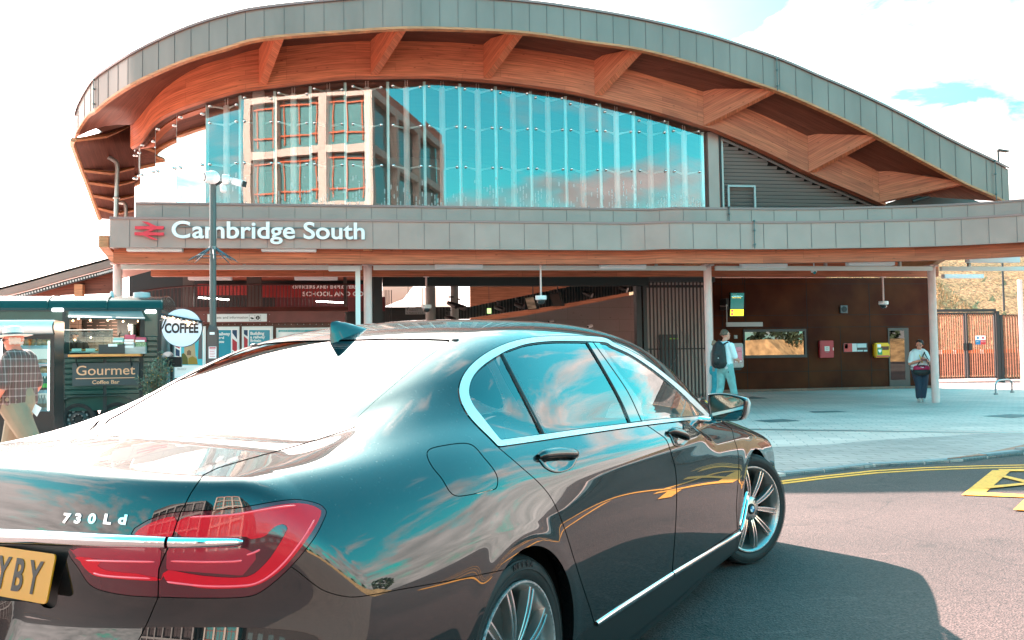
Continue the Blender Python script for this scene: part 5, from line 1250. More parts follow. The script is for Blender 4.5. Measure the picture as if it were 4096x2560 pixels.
    while x < r3.x:
        zz0 = float(np.interp(x, [r1.x, r2.x, r3.x], [r1.z, r2.z, r3.z])); zz1 = float(np.interp(x, [q1.x, q2.x, q3.x], [q1.z, q2.z, q3.z])); mb.b2(x, x+.03, YH-.36, YH-.301, zz0, zz1); x += .11
    SP(mb, 'bridge_slats', mat('bridge_slat', (.060, .066, .064), rough=.5))
    mb = MB(); t0, t1 = atY(1880, 1140, 34), atY(2320, 1240, 34); mb.b2(t0.x, t1.x+2, 34, 34.2, t1.z-.6, 4.3); SP(mb, 'timber_wall', plank_mat('cedar_boards', (.22, .10, .055), (.17, .075, .042), width=.16, length=9, uv=False))
    # beyond the concourse: white panel painted as bright sky, then stair and bridge
    lit = mat('sky_white', (.80, .80, .78), rough=.7)
    mb = MB(); rbox(mb, 1660, 1150, 1800, 1226, 36, .2); SP(mb, 'sky_panel', lit)
    mb = MB(); a, b_, c, d_ = rect(1530, 1145, 1655, 1228, 35); mb.prism([(a, 35, d_), (b_, 35, d_), (b_-.4, 35, c+.30), (a, 35, c)], (0, .1, 0)); SP(mb, 'stair_soffit', mat('soffit_pale', (.42, .38, .35), rough=.6))
    mb = MB(); rbox(mb, 1530, 1228, 1880, 1330, 33, .2); SP(mb, 'bridge_deck', mat('deck_dark', (.022, .028, .028), rough=.6))
    mb = MB()
    for py in (1250, 1276, 1300): a, b_, c, d_ = rect(1530, py, 1880, py+6, 32.9); mb.b2(a, b_, 32.9, 33, c, d_)
    SP(mb, 'deck_rail', mat('deck_rail_grey', (.05, .055, .055), rough=.5))
    for px, w_ in ((1722, .17), (1818, .14)):
        x = atY(px, 1200, 30).x; mb = MB(); mb.lathe([(w_, 0), (w_, 4.0)], (x, 30, 0), n=20); SP(mb, 'concourse_column', mat('column_grey', (.27, .27, .25), rough=.5), smooth=True)
    mb = MB()
    for px in (1541, 1548, 1556, 1566): x = atY(px, 1200, 28).x; mb.tube([(x, 28, 0), (x, 28, atY(px, 1160, 28).z)], .012, n=6)
    SP(mb, 'hanging_rod', DARKM)
    # ticket hall on the left: posts, balustrade, banners
    YT = 27.0
    for px, w_ in ((752, .30), (1015, .42), (1380, .10)):
        x = atY(px, 1150, YT+1.0).x; mb = MB(); mb.b2(x-w_/2, x+w_/2, YT+1, YT+1.2, 2.2, 4.1); SP(mb, 'hall_post', mat('hall_grey', (.085, .082, .078), rough=.6))
    rail = [atY(a, b, YT) for a, b in ((560, 1166), (650, 1153), (740, 1145), (860, 1140), (1030, 1138), (1400, 1138))]; low_z = atY(900, 1238, YT).z
    mb = MB(); mb.tube(rail, .03, n=6); x = rail[0].x
    rx = [p.x for p in rail]; rz = [p.z for p in rail]
    while x < rx[-1]: z = float(np.interp(x, rx, rz)); mb.b2(x, x+.022, YT-.02, YT+.02, low_z-.1, z); x += .103
    SP(mb, 'balustrade', mat('balustrade_brown', (.06, .022, .022), rough=.5))
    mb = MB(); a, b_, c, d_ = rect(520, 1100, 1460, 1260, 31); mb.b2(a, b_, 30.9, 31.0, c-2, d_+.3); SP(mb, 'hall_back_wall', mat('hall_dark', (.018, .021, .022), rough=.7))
    redm = mat('banner_red', (.22, .014, .014), rough=.6); wl = mat('banner_white', (.62, .58, .58), rough=.6)
    mb = MB(); rbox(mb, 790, 1136, 1000, 1180, 30.5, .05); SP(mb, 'banner', redm)
    mb = MB(); rbox(mb, 1045, 1138, 1452, 1188, 30.5, .05); bn = SP(mb, 'banner', redm)
    for body, px, py, h in (('OFFICERS AND EMPLOYERS', 1170, 1154, 12), ('SCHOOL AND COLLEGE', 1210, 1184, 17)):
        o = textp('banner_text', body, px, py, h, 30.5, wl, None, bold=.006, sx=1.15, dy=.004, space=1.05); adopt(o)
    mb = MB(); a, b_, c, d_ = rect(1100, 1188, 1300, 1245, 30.6); mb.b2(a, b_+2, 30.6, 30.7, c, d_); SP(mb, 'banner', mat('banner_dull', (.10, .016, .02), rough=.6))
    tube_l = mat('tube_lit', (.9, .9, .85), emit=(1, .96, .86), es=6.0)
    for (a, b_, c, d_) in ((794, 1190, 918, 1199), (1262, 1205, 1380, 1211)):
        p, q = atY(a, b_, 29.5), atY(c, d_, 29.5); mb = MB(); mb.tube([p, q], .022, n=6); SP(mb, 'tube_light', tube_l)
    # rust-brown hoarding that carries the posters
    YP = 24.0; hb = mat('hoarding_brown', (.17, .05, .042), rough=.5, metal=.1, noise=(2.5, .18)); hb2 = mat('hoarding_dark', (.11, .038, .025), rough=.5, noise=(5, .35))
    mb = MB(); a, b_, c, d_ = rect(600, 1252, 1380, 1289, YP-.12); mb.b2(a, b_, YP-.12, YP+1.2, c, d_); e, f, g, h = rect(600, 1238, 1392, 1252, YP-.1); mb.prism([(e, YP-.10, d_), (f, YP-.10, d_), (f, YP+.35, d_+.14), (e, YP+.35, d_+.14)], (0, 0, .03)); SP(mb, 'hoarding_band', hb)
    mb = MB(); mb.b2(a, atY(1400, 1300, YP).x, YP, YP+.15, 0, c); SP(mb, 'poster_wall', hb2)
    mb = MB()
    for px in np.arange(640, 1380, 25): p = atY(px, 1297, YP); mb.ball((p.x, YP-.004, p.z), .012, 6)
    for px in (816, 1078): 
        for py in (1258, 1286): p = atY(px, py, YP-.12); mb.ball((p.x, YP-.124, p.z), .012, 6)
    SP(mb, 'rivets', mat('rivet_pale', (.45, .38, .36), rough=.4, metal=.6))
interior()
# ---------------------------------------------------------------- name of the station
def station_sign():
    YF = 19.8; p0 = atY(707, 951, YF)
    r_ = empty('station_sign', (p0.x-1, YF-.06, p0.z)); tag(r_, 'white raised station name with red double arrow emblem on the grey canopy fascia', 'station sign')
    wh = mat('sign_white', (.88, .74, .72), rough=.35); rd = mat('sign_red', (.75, .03, .05), rough=.4)
    inv = Matrix.Translation((-(p0.x-1), -(YF-.06), -p0.z))
    def A(o): o.parent = r_; o.matrix_parent_inverse = inv.copy(); return o
    p = atY(687, 953, YF); q = atY(1450, 951, YF); hh = atY(700, 886, YF).z-atY(700, 953, YF).z
    tot = q.x-p.x; s0 = hh/.70
    # letters one by one, so that each is a part
    words = 'Cambridge South'; o = text_obj('tmp', words, s0, wh, None, None, ext=0, bold=.006); wdt = max(v.co.x for v in o.data.vertices)-min(v.co.x for v in o.data.vertices); bpy.data.objects.remove(o); sx = tot/wdt
    x = 0.0
    def adv(s_):
        cu = bpy.data.curves.new('t', 'FONT'); cu.body = s_+'|'; cu.size = s0; t = bpy.data.objects.new('t', cu); C.collection.objects.link(t); bpy.context.view_layer.update(); w_ = t.dimensions.x; bpy.data.objects.remove(t); return w_
    bar = adv('')
    for i, ch in enumerate(words):
        if ch == ' ': continue
        off = (adv(words[:i])-bar)*sx if i else 0
        A(text_obj('letter', ch, s0, wh, None, frame_at((p.x+off, YF-.085, p.z), (1, 0, 0), (0, 0, 1)), ext=.022, bold=.0085, sx=sx))
    # emblem: two bars joined by arrow strokes
    E_ = lambda a, b: atY(300+a*.5884, 780+b*.5884, YF)
    mb = MB()
    for poly in ([(415, 216), (611, 216), (611, 237), (415, 237)], [(413, 257), (611, 259), (611, 279), (413, 277)], [(459, 184), (500, 187), (560, 216), (520, 216)], [(520, 237), (560, 237), (505, 258), (468, 257)], [(468, 277), (505, 279), (572, 309), (530, 306)]):
        P_ = [E_(*q) for q in poly]; mb.prism([(v.x, YF-.10, v.z) for v in P_], (0, .045, 0))
    A(mb.build('emblem', rd))
    mb = MB()
    for py in (908, 949): a, b = atY(715, py, YF), atY(1440, py-3, YF); mb.b2(a.x, b.x, YF-.055, YF-.03, a.z-.012, a.z+.012)
    A(mb.build('mounting_rail', mat('rail_grey', (.16, .165, .155), rough=.5)))
station_sign()
# ---------------------------------------------------------------- posters and wall signs
def framed(name, x0, y0, x1, y1, Y, label, cat, fw=.05, inner=(.75, .77, .77), parts=(), group=None):
    a, b, c, d = rect(x0, y0, x1, y1, Y); c = max(c, .3); r_ = empty(name, ((a+b)/2, Y, c)); tag(r_, label, cat, group); inv = Matrix.Translation((-(a+b)/2, -Y, -c))
    mb = MB(); mb.b2(a, b, Y-.05, Y-.006, c, c+fw); mb.b2(a, b, Y-.05, Y-.006, d-fw, d); mb.b2(a, a+fw, Y-.05, Y-.006, c+fw, d-fw); mb.b2(b-fw, b, Y-.05, Y-.006, c+fw, d-fw)
    o = mb.build('frame', mat('poster_frame', (.74, .77, .77), rough=.4)); o.parent = r_; o.matrix_parent_inverse = inv.copy()
    mb = MB(); mb.b2(a+fw, b-fw, Y-.03, Y-.007, c+fw, d-fw); o = mb.build('paper', mat('paper_%.2f_%.2f' % inner[:2], (.88, .86, .86), rough=.3, coat=.4)); o.parent = r_; o.matrix_parent_inverse = inv.copy()
    k = 0
    for kind, *rest in parts:
        k += 1
        if kind == 'poly':
            pts, m = rest; mb = MB(); mb.face([(lambda v: (v.x, Y-.031-.0007*k, max(v.z, c+fw)))(atY(px, py, Y)) for px, py in pts]); o = mb.build('print', m)
        else:
            body, px, py, h, m, bold, sx = rest; o = textp('lettering', body, px, py, h, Y, m, None, bold=bold, sx=sx, ext=.0008, dy=.034+.0007*k)
        o.parent = r_; o.matrix_parent_inverse = inv.copy()
    return r_
YP = 24.0
teal = mat('print_teal', (.010, .28, .38), rough=.3, coat=.4); tealb = mat('print_cyan', (.02, .38, .42), rough=.3, coat=.4); pr_red = mat('print_red', (.50, .035, .05), rough=.3); pr_blue = mat('print_navy', (.01, .05, .12), rough=.3); prw = mat('print_white', (.78, .80, .80), rough=.3); ink = mat('print_ink', (.02, .02, .02), rough=.4)
T3 = lambda pts: crop(560, 1060, .3719, pts)
def tp(body, x, y, h, m, bold=.004, sx=1.0): a = T3([(x, y)])[0]; return ('text', body, a[0], a[1], h*.3719, m, bold, sx)
framed('poster', *T3([(745, 665)])[0], *T3([(1072, 1400)])[0], YP, 'blue railway poster with red and navy stripes just right of the lamp post', 'poster', parts=[
    ('poly', T3([(765, 700), (980, 700), (980, 1300), (765, 1300)]), teal), ('poly', T3([(995, 700), (1045, 700), (1045, 800), (995, 730)]), pr_blue), ('poly', T3([(995, 790), (1045, 830), (1045, 950), (995, 910)]), pr_red), ('poly', T3([(995, 925), (1045, 965), (1045, 1300), (995, 1300)]), pr_blue),
    tp('A railway', 790, 757, 32, prw), tp('owned', 800, 796, 26, prw), tp('by you', 795, 838, 28, prw)])
framed('poster', *T3([(1098, 662)])[0], *T3([(1433, 1400)])[0], YP, 'blue poster reading Building a railway Britain can rely on, left of the map', 'poster', parts=[
    ('poly', T3([(1175, 700), (1398, 700), (1398, 1300), (1175, 1300)]), teal), ('poly', T3([(1115, 700), (1160, 700), (1160, 770), (1115, 740)]), pr_blue), ('poly', T3([(1115, 760), (1160, 800), (1160, 910), (1115, 920)]), pr_red),
    tp('Building', 1188, 752, 32, prw), tp('a railway', 1188, 790, 30, prw), tp('Britain', 1188, 828, 30, prw), tp('can rely', 1188, 867, 30, prw), tp('on', 1188, 905, 26, prw)])
mp_ = [('poly', T3([(1490, 698), (2010, 698), (2010, 722), (1490, 722)]), tealb), ('poly', T3([(1850, 698), (1950, 698), (1930, 720), (1850, 720)]), teal), tp('London & the South East rail network', 1505, 716, 12, prw, 0, 1.0)]
rng = random.Random(3)
for k in range(26):
    x = rng.uniform(1500, 1960); y = rng.uniform(738, 800); c_ = rng.choice([pr_red, tealb, mat('line_pink', (.6, .3, .35), rough=.4), mat('line_grey', (.4, .42, .42), rough=.4)]); l_ = rng.uniform(15, 80); s_ = rng.choice([0, .4, -.4]); mp_.append(('poly', T3([(x, y), (x+l_, y+l_*s_), (x+l_, y+l_*s_+3), (x, y+3)]), c_))
framed('route_map', *T3([(1467, 678)])[0], *T3([(2240, 1300)])[0], YP, 'wide white framed rail map with teal header behind the car roof', 'map', parts=mp_)
stone = mat('print_stone', (.48, .34, .20), rough=.4); leaf = mat('print_leaf', (.10, .10, .02), rough=.4); skyp = mat('print_sky', (.06, .48, .58), rough=.3)
tree_p = [(450, 960), (470, 945), (490, 960), (515, 1000), (520, 1070), (450, 1070)]
framed('poster', *T3([(362, 662)])[0], *T3([(710, 1210)])[0], YP, 'poster of a stone gatehouse under blue sky behind the round coffee sign', 'poster', parts=[
    ('poly', T3([(385, 690), (430, 700), (430, 900), (385, 880)]), pr_red), ('poly', T3([(385, 895), (430, 920), (430, 985), (385, 975)]), pr_blue), ('poly', T3([(385, 990), (430, 990), (430, 1080), (385, 1080)]), pr_red), ('poly', T3([(445, 700), (675, 700), (675, 1078), (445, 1078)]), skyp),
    ('poly', T3([(478, 1060), (478, 850), (490, 850), (490, 870), (560, 870), (575, 820), (590, 820), (600, 980), (615, 990), (615, 1060)]), stone), ('poly', T3([(625, 1010), (640, 700), (650, 770), (660, 700), (672, 770), (672, 1010)]), mat('print_slate', (.12, .11, .12), rough=.4)), ('poly', T3([(508, 970), (508, 930), (530, 912), (552, 930), (552, 970)]), mat('print_shade', (.16, .10, .06), rough=.4)),
    ('poly', T3(tree_p), leaf), ('poly', T3([(520, 1070), (525, 1000), (570, 980), (615, 1010), (625, 1070)]), mat('print_olive', (.30, .20, .03), rough=.4)),
    tp('Direct trains from', 405, 1116, 9, ink, 0), tp('Cambridge South', 405, 1130, 9, ink, 0)])
framed('poster', *T3([(228, 662)])[0], *T3([(345, 1200)])[0], YP, 'striped poster in a white frame half hidden by the coffee trailer', 'poster', parts=[('poly', T3([(240, 700), (250, 700), (250, 900), (240, 900)]), tealb), ('poly', T3([(292, 760), (322, 800), (322, 900), (292, 870)]), pr_red), ('poly', T3([(292, 880), (322, 910), (322, 1000), (292, 960)]), pr_blue), ('poly', T3([(245, 900), (275, 880), (280, 1000), (245, 1020)]), stone)])
def info_sign():
    Y = YP-.14; a, b, c, d = rect(*T3([(727, 529)])[0], *T3([(1365, 608)])[0], Y); r_ = empty('information_sign', ((a+b)/2, Y, c)); tag(r_, 'long white sign reading Tickets and information on the brown band', 'sign'); inv = Matrix.Translation((-(a+b)/2, -Y, -c))
    def A(o): o.parent = r_; o.matrix_parent_inverse = inv.copy()
    mb = MB(); mb.b2(a, b, Y-.03, Y+.01, c, d); A(mb.build('board', mat('board_white', (.78, .80, .80), rough=.35)))
    p = T3([(752, 578)])[0]; t = textp('lettering', 'Tickets and information', p[0], p[1], 27*.3719, Y-.03, ink, None, ext=.001, sx=.97, dy=.002); w_ = max(v.co.x for v in t.data.vertices); need = atY(*T3([(1160, 578)])[0], Y).x-atY(*p, Y).x
    t.data.transform(Matrix.Diagonal((need/w_, 1, 1, 1))); A(t)
    mb = MB(); 
    q = atY(*T3([(1269, 568)])[0], Y); mb.lathe([(.052, 0), (.052, .003), (0.001, .003)], (q.x, Y-.031, q.z), n=24, rot=Matrix.Rotation(math.pi/2, 3, 'X')); A(mb.build('emblem', ink))
    A(text_obj('lettering', 'i', .085, prw, None, frame_at((q.x, Y-.036, q.z-.028), (1, 0, 0), (0, 0, 1)), ext=.0005, bold=.003, align='CENTER'))
    mb = MB()
    for cx, cy in ((1207, 568), (1269, 568)):
        q = atY(*T3([(cx, cy)])[0], Y); s_ = .072
        for u, v, w1, h1 in ((0, s_, 2*s_, .006), (0, -s_, 2*s_, .006), (s_, 0, .006, 2*s_), (-s_, 0, .006, 2*s_)): mb.box((q.x+u, Y-.0315, q.z+v), (w1, .002, h1))
        if cx == 1207: mb.box((q.x-.006, Y-.033, q.z-.008), (.07, .002, .034), rot=Matrix.Rotation(.2, 3, 'Y')); mb.box((q.x+.012, Y-.035, q.z-.024), (.06, .002, .03))
    A(mb.build('pictogram', ink))
info_sign()
def platform_sign():
    Y = 29.6; a, b, c, d = rect(1621, 1233, 1702, 1257, Y); r_ = empty('platform_sign', ((a+b)/2, Y, c)); tag(r_, 'small grey direction sign for platforms hanging in the dark concourse', 'sign'); inv = Matrix.Translation((-(a+b)/2, -Y, -c))
    def A(o): o.parent = r_; o.matrix_parent_inverse = inv.copy()
    mb = MB(); mb.b2(a, b, Y-.03, Y+.01, c, d); mb.b2(a, b, Y-.034, Y-.031, (c+d)/2-.004, (c+d)/2+.004); A(mb.build('board', mat('board_grey', (.30, .29, .28), rough=.4)))
    A(textp('lettering', 'Platform 1', 1636, 1243, 6, Y-.03, ink, None, ext=.001, dy=.003)); A(textp('lettering', 'Platforms 2 to 4', 1636, 1255, 6, Y-.03, ink, None, ext=.001, dy=.003))
    mb = MB(); q = atY(1629, 1240, Y); mb.box((q.x, Y-.033, q.z), (.012, .002, .06)); mb.box((q.x, Y-.034, q.z+.025), (.03, .002, .03), rot=Matrix.Rotation(math.pi/4, 3, 'Y')); q = atY(1629, 1252, Y); mb.box((q.x, Y-.033, q.z), (.012, .002, .06), rot=Matrix.Rotation(-math.pi/4, 3, 'Y')); A(mb.build('pictogram', ink))
    mb = MB(); mb.tube([(a+.1, Y, d), (a+.1, Y, 4.0)], .01, n=6); mb.tube([(b-.1, Y, d), (b-.1, Y, 4.0)], .01, n=6); A(mb.build('hanger', DARKM))
platform_sign()
# ---------------------------------------------------------------- fittings on the brown wall
YW = 29.5
def onwall(name, label, cat, x0, y0, x1, y1, Y=None, t=.12):
    Y = Y or YW-.008; a, b, c, d = rect(x0, y0, x1, y1, Y-t); r_ = empty(name, ((a+b)/2, Y-t, c)); tag(r_, label, cat)
    inv = Matrix.Translation((-(a+b)/2, -(Y-t), -c))
    def A(o, par=None):
        o.parent = par or r_
        if par is None: o.matrix_parent_inverse = inv.copy()
        return o
    return A, a, b, c, d, Y-t, Y
K4 = lambda x, y: (2560+x*.3719, 1080+y*.3719)
A, a, b, c, d, Y0, Y1 = onwall('hose_cabinet', 'red metal wall cabinet on the brown panels', 'cabinet', *K4(1932, 760), *K4(2088, 942))
mb = MB(); mb.b2(a, b, Y0, Y1, c, d); A(mb.build('case', mat('cabinet_red', (.42, .012, .025), rough=.35), bevel=.015)); mb = MB(); mb.b2(a+.05, b-.05, Y0-.012, Y0-.001, c+.05, d-.05); dr_ = A(mb.build('door', mat('cabinet_red', ()), bevel=.004))
mb = MB(); mx = (a+b)/2; mz = (c+d)/2; mb.b2(mx-.09, mx+.09, Y0-.016, Y0-.013, mz-.07, mz+.10); A(mb.build('notice', mat('notice_cream', (.62, .56, .50), rough=.5))); mb = MB(); mb.b2(mx-.06, mx+.06, Y0-.016, Y0-.013, mz-.115, mz-.095)
for k in range(8): mb.box((mx+.04*math.cos(k*.785), Y0-.018, mz+.02+.04*math.sin(k*.785)), (.012, .002, .03), rot=Matrix.Rotation(k*.785, 3, 'Y'))
A(mb.build('pictogram', mat('notice_grey', (.2, .16, .15), rough=.5))); mb = MB(); mb.b2(b-.035, b-.02, Y0-.014, Y0-.002, mz-.05, mz+.05); A(mb.build('handle', mat('silver', (.6, .6, .6), rough=.3, metal=.9)))
A, a, b, c, d, Y0, Y1 = onwall('defibrillator_cabinet', 'yellow defibrillator cabinet with green heart label beside the staff door', 'defibrillator', *crop(2650, 950, .5975, [(1423, 706)])[0], *crop(2650, 950, .5975, [(1526, 802)])[0], t=.2)
mb = MB(); mb.b2(a, b, Y0, Y1, c, d); A(mb.build('case', mat('cabinet_yellow', (.80, .42, .006), rough=.3), bevel=.04, smooth=50)); mb = MB(); mb.b2(a+.28*(b-a)+.06, b-.05, Y0-.006, Y0-.001, c+.32*(d-c)+.10, d-.12); A(mb.build('window', mat('window_black', (.01, .01, .01), rough=.15)))
mb = MB(); gx, gz = a+.30*(b-a), c+.42*(d-c); mb.b2(gx-.09, gx+.09, Y0-.007, Y0-.002, gz-.12, gz+.12); A(mb.build('label', mat('label_green', (.02, .25, .10), rough=.5))); mb = MB(); mb.ball((gx-.03, Y0-.008, gz+.03), (.038, .002, .038), 10); mb.ball((gx+.03, Y0-.008, gz+.03), (.038, .002, .038), 10); mb.prism([(gx-.066, Y0-.009, gz+.022), (gx+.066, Y0-.009, gz+.022), (gx, Y0-.009, gz-.06)], (0, .002, 0)); A(mb.build('pictogram', prw))
mb = MB(); mb.b2(a+.05, b-.05, Y0-.004, Y0-.0015, c+.02, c+.07); A(mb.build('label', mat('label_red', (.5, .03, .05), rough=.5))); mb = MB(); mb.b2(a+.08, a+.22, Y0-.006, Y0-.001, d-.16, d-.05); A(mb.build('label', prw))
A, a, b, c, d, Y0, Y1 = onwall('service_panel', 'recessed red and white service panel set in the brown wall', 'panel', *crop(2650, 950, .5975, [(1210, 708)])[0], *crop(2650, 950, .5975, [(1374, 766)])[0], t=.02)
mb = MB(); mb.b2(a, b, Y0, Y1-.004, c, d); A(mb.build('case', mat('panel_black', (.02, .02, .022), rough=.4))); w_ = b-a
for f0, f1, g0, g1, mm in ((.02, .36, .04, .96, mat('panel_red', (.5, .03, .03), rough=.4)), (.36, .55, .06, .95, mat('panel_cream', (.55, .52, .50), rough=.4)), (.57, .95, .5, .94, mat('panel_grey', (.45, .50, .50), rough=.4)), (.57, .8, .06, .22, mat('panel_grey', ())), (.84, .98, .06, .22, mat('panel_grey', ())), (.05, .18, .4, .9, mat('panel_dark', (.16, .05, .06), rough=.4))):
    mb = MB(); mb.b2(a+f0*w_, a+f1*w_, Y0-.008, Y0-.001, c+g0*(d-c), c+g1*(d-c)); A(mb.build('module', mm))
A, a, b, c, d, Y0, Y1 = onwall('wall_speaker', 'square grey wall speaker with round grille high on the brown wall', 'speaker', *K4(2157, 380), *K4(2237, 463), t=.08)
mb = MB(); mb.b2(a, b, Y0, Y1, c, d); A(mb.build('case', mat('speaker_grey', (.10, .09, .09), rough=.5), bevel=.01)); mb = MB(); mb.lathe([(.105, 0), (.10, .01), (.001, .012)], ((a+b)/2, Y0-.001, (c+d)/2), n=24, rot=Matrix.Rotation(math.pi/2, 3, 'X')); A(mb.build('grille', mat('grille_black', (.012, .012, .012), rough=.6)))
A, a, b, c, d, Y0, Y1 = onwall('call_button', 'small grey square button plate above the help point', 'button', *K4(1012, 700), *K4(1050, 739), t=.03)
mb = MB(); mb.b2(a, b, Y0, Y1, c, d); A(mb.build('plate', mat('plate_grey', (.36, .36, .35), rough=.4), bevel=.01)); mb = MB(); mb.lathe([(.04, 0), (.035, .012), (.001, .014)], ((a+b)/2, Y0-.001, (c+d)/2), n=16, rot=Matrix.Rotation(math.pi/2, 3, 'X')); A(mb.build('button', mat('button_pale', (.5, .5, .48), rough=.4)))
# ticket machine / help point
A, a, b, c, d, Y0, Y1 = onwall('help_point', 'pale grey wall-mounted terminal with a dark screen behind the man with the rucksack', 'terminal', *K4(982, 787), *K4(1120, 1048), t=.16)
mb = MB(); mb.b2(a, b, Y0, Y1, c, d); A(mb.build('case', mat('terminal_grey', (.52, .52, .52), rough=.4), bevel=.03, smooth=50)); w_ = b-a; h_ = d-c; mb = MB(); mb.b2(a+.2*w_, a+.86*w_, Y0-.006, Y0-.001, c+.2*h_, c+.83*h_); A(mb.build('screen', mat('screen_dark', (.03, .02, .025), rough=.2, emit=(.10, .05, .07), es=.6)))
mb = MB()
for k in range(6): mb.box((a+(.28+.1*k)*w_, Y0-.008, c+.66*h_), (.03, .002, .035))
A(mb.build('indicator', mat('pink_dots', (.6, .2, .22), rough=.4))); mb = MB(); mb.b2(a+.25*w_, a+.82*w_, Y0-.008, Y0-.0062, c+.21*h_, c+.29*h_); mb.b2(a+.3*w_, a+.8*w_, Y0-.008, Y0-.0062, c+.76*h_, c+.77*h_); A(mb.build('label', prw)); mb = MB()
for u in (.3, .8): mb.lathe([(.028, 0), (.022, .02), (.001, .02)], (a+u*w_, Y0-.001, c+.09*h_), n=12, rot=Matrix.Rotation(math.pi/2, 3, 'X'))
A(mb.build('button', mat('silver', ()))); mb = MB(); mb.b2(a+.05, b-.12, Y1-.2, Y1, c-.09, c-.005); A(mb.build('tray', mat('tray_black', (.015, .015, .015), rough=.5)))
# bracketed screens and strip
A, a, b, c, d, Y0, Y1 = onwall('departure_screen', 'dark departure screen on a wall arm with a yellow notice at its foot', 'screen', *K4(972, 238), *K4(1132, 502), t=.55)
an = -.12; mb = MB(); sk = .05
def scr(x0, x1, z0, z1, y, m, name='screen'):
    X = lambda u, v: a+(b-a)*u - sk*(1-v); mb = MB(); mb.prism([(X(x0, z0), y, c+(d-c)*z0), (X(x1, z0), y, c+(d-c)*z0), (X(x1, z1), y, c+(d-c)*z1), (X(x0, z1), y, c+(d-c)*z1)], (0, .006, 0)); return A(mb.build(name, m))
mb = MB(); mb.prism([(a-sk, Y0, c), (b-sk, Y0, c), (b, Y0, d), (a, Y0, d)], (0, .12, 0)); A(mb.build('case', mat('screen_black', (.010, .016, .015), rough=.25)))
scr(.04, .96, .04, .30, Y0-.008, mat('screen_yellow', (.5, .45, .02), emit=(.70, .62, .03), es=.55)); scr(.04, .96, .32, .96, Y0-.008, mat('screen_glow', (.005, .02, .018), rough=.15, emit=(.004, .03, .027), es=1.0))
for u0, u1, v0, v1 in ((.08, .26, .20, .28), (.08, .26, .07, .15)): scr(u0, u1, v0, v1, Y0-.012, mat('notice_maroon', (.25, .02, .06), emit=(.3, .02, .07), es=.4), 'pictogram')
for i, (s_, v, m_) in enumerate((('Departures', .90, prw), ('to London Kings Cross', .82, mat('screen_cyan', (.2, .5, .5), emit=(.3, .6, .6), es=.7)), ('calling at Cambridge', .76, mat('screen_amber', (.5, .35, .05), emit=(.6, .4, .05), es=.7)))):
    A(text_obj('screen_text', s_, .040, m_, None, frame_at((a+.05, Y0-.012, c+(d-c)*v), (1, 0, 0), (0, 0, 1)), ext=.001))
for i, s_ in enumerate(('Lift not in use', 'step free access', 'by the bridge')): A(text_obj('screen_text', s_, .036, mat('text_maroon', (.15, .02, .04), rough=.5), None, frame_at((a+.16, Y0-.012, c+(d-c)*(.245-.075*i)), (1, 0, 0), (0, 0, 1)), ext=.001))
mb = MB(); mb.b2(a-.16, a-.06, Y0+.02, Y1, c+.3*(d-c), c+.75*(d-c)); mb.b2(a+.1, b-.1, Y0+.12, Y1, (c+d)/2-.05, (c+d)/2+.05); A(mb.build('wall_arm', mat('arm_dark', (.015, .02, .02), rough=.5)))
A, a, b, c, d, Y0, Y1 = onwall('sign_bar', 'pale blank projecting bar sign under the departure screen', 'sign', *K4(930, 563), *K4(1322, 606), t=.6)
mb = MB(); mb.b2(a, b, Y0, Y0+.05, c, d); A(mb.build('board', mat('bar_pale', (.52, .47, .46), rough=.5), bevel=.004)); mb = MB(); mb.tube([(a+.03, Y0+.03, d), (a+.03, Y0+.03, d+.55), (a+.03, Y1, d+.6)], .014, n=8); mb.ball((a+.03, Y0+.03, d+.58), .04, 8); A(mb.build('wall_arm', mat('arm_pale', (.45, .42, .4), rough=.4)))
# hanging screens, exit light, spotlights in the hall
def hang_screen(pts, Y, m, lb):
    P_ = [atY(a, b, Y) for a, b in pts]; cx = sum(p.x for p in P_)/4; cz = sum(p.z for p in P_)/4; r_ = empty('hanging_screen', (cx, Y, cz)); tag(r_, lb, 'screen'); inv = Matrix.Translation((-cx, -Y, -cz))
    mb = MB(); mb.prism([(p.x, Y, p.z) for p in P_], (.12, .14, 0)); o = mb.build('case', mat('screen_black', ())); o.parent = r_; o.matrix_parent_inverse = inv.copy()
    q = [p.lerp(Vector((cx, Y, cz)), .08) for p in P_]; mb = MB(); mb.face([(p.x, Y-.004, p.z) for p in q]); o = mb.build('screen', m); o.parent = r_; o.matrix_parent_inverse = inv.copy()
    mb = MB(); mb.tube([(cx+.1, Y+.1, max(p.z for p in P_)-.05), (cx+.1, Y+.1, 4.0)], .02, n=6); o = mb.build('hanger', DARKM); o.parent = r_; o.matrix_parent_inverse = inv.copy()
C5 = lambda pts: crop(1400, 900, .5884, pts)
hang_screen(C5([(1210, 576), (1270, 570), (1248, 484), (1186, 494)]), 30.0, mat('screen_sheen', (.50, .36, .26), rough=.3, metal=.6, noise=(3, .6, (1, 1, 3))), 'tilted hanging screen catching a pale reflection in the hall')
hang_screen(C5([(1378, 552), (1444, 548), (1420, 458), (1349, 468)]), 30.0, mat('screen_brownish', (.09, .06, .05), rough=.25, metal=.5), 'dark tilted hanging screen in the hall beside the bright one')
p = atY(*C5([(946, 584)])[0], 31.2); er = empty('exit_light', p); mb = MB(); mb.box((0, 0, 0), (.14, .05, .18)); mb.build('lit_box', mat('exit_green', (.3, .6, .2), emit=(.45, .75, .25), es=.35), er); mb = MB(); mb.tube([(0, 0, .09), (0, 0, 4.0-p.z)], .008, n=6); mb.build('hanger', DARKM, er); tag(er, 'small lit green exit box hanging in the hall', 'exit sign')
spm = mat('spot_black', (.02, .024, .024), rough=.4)
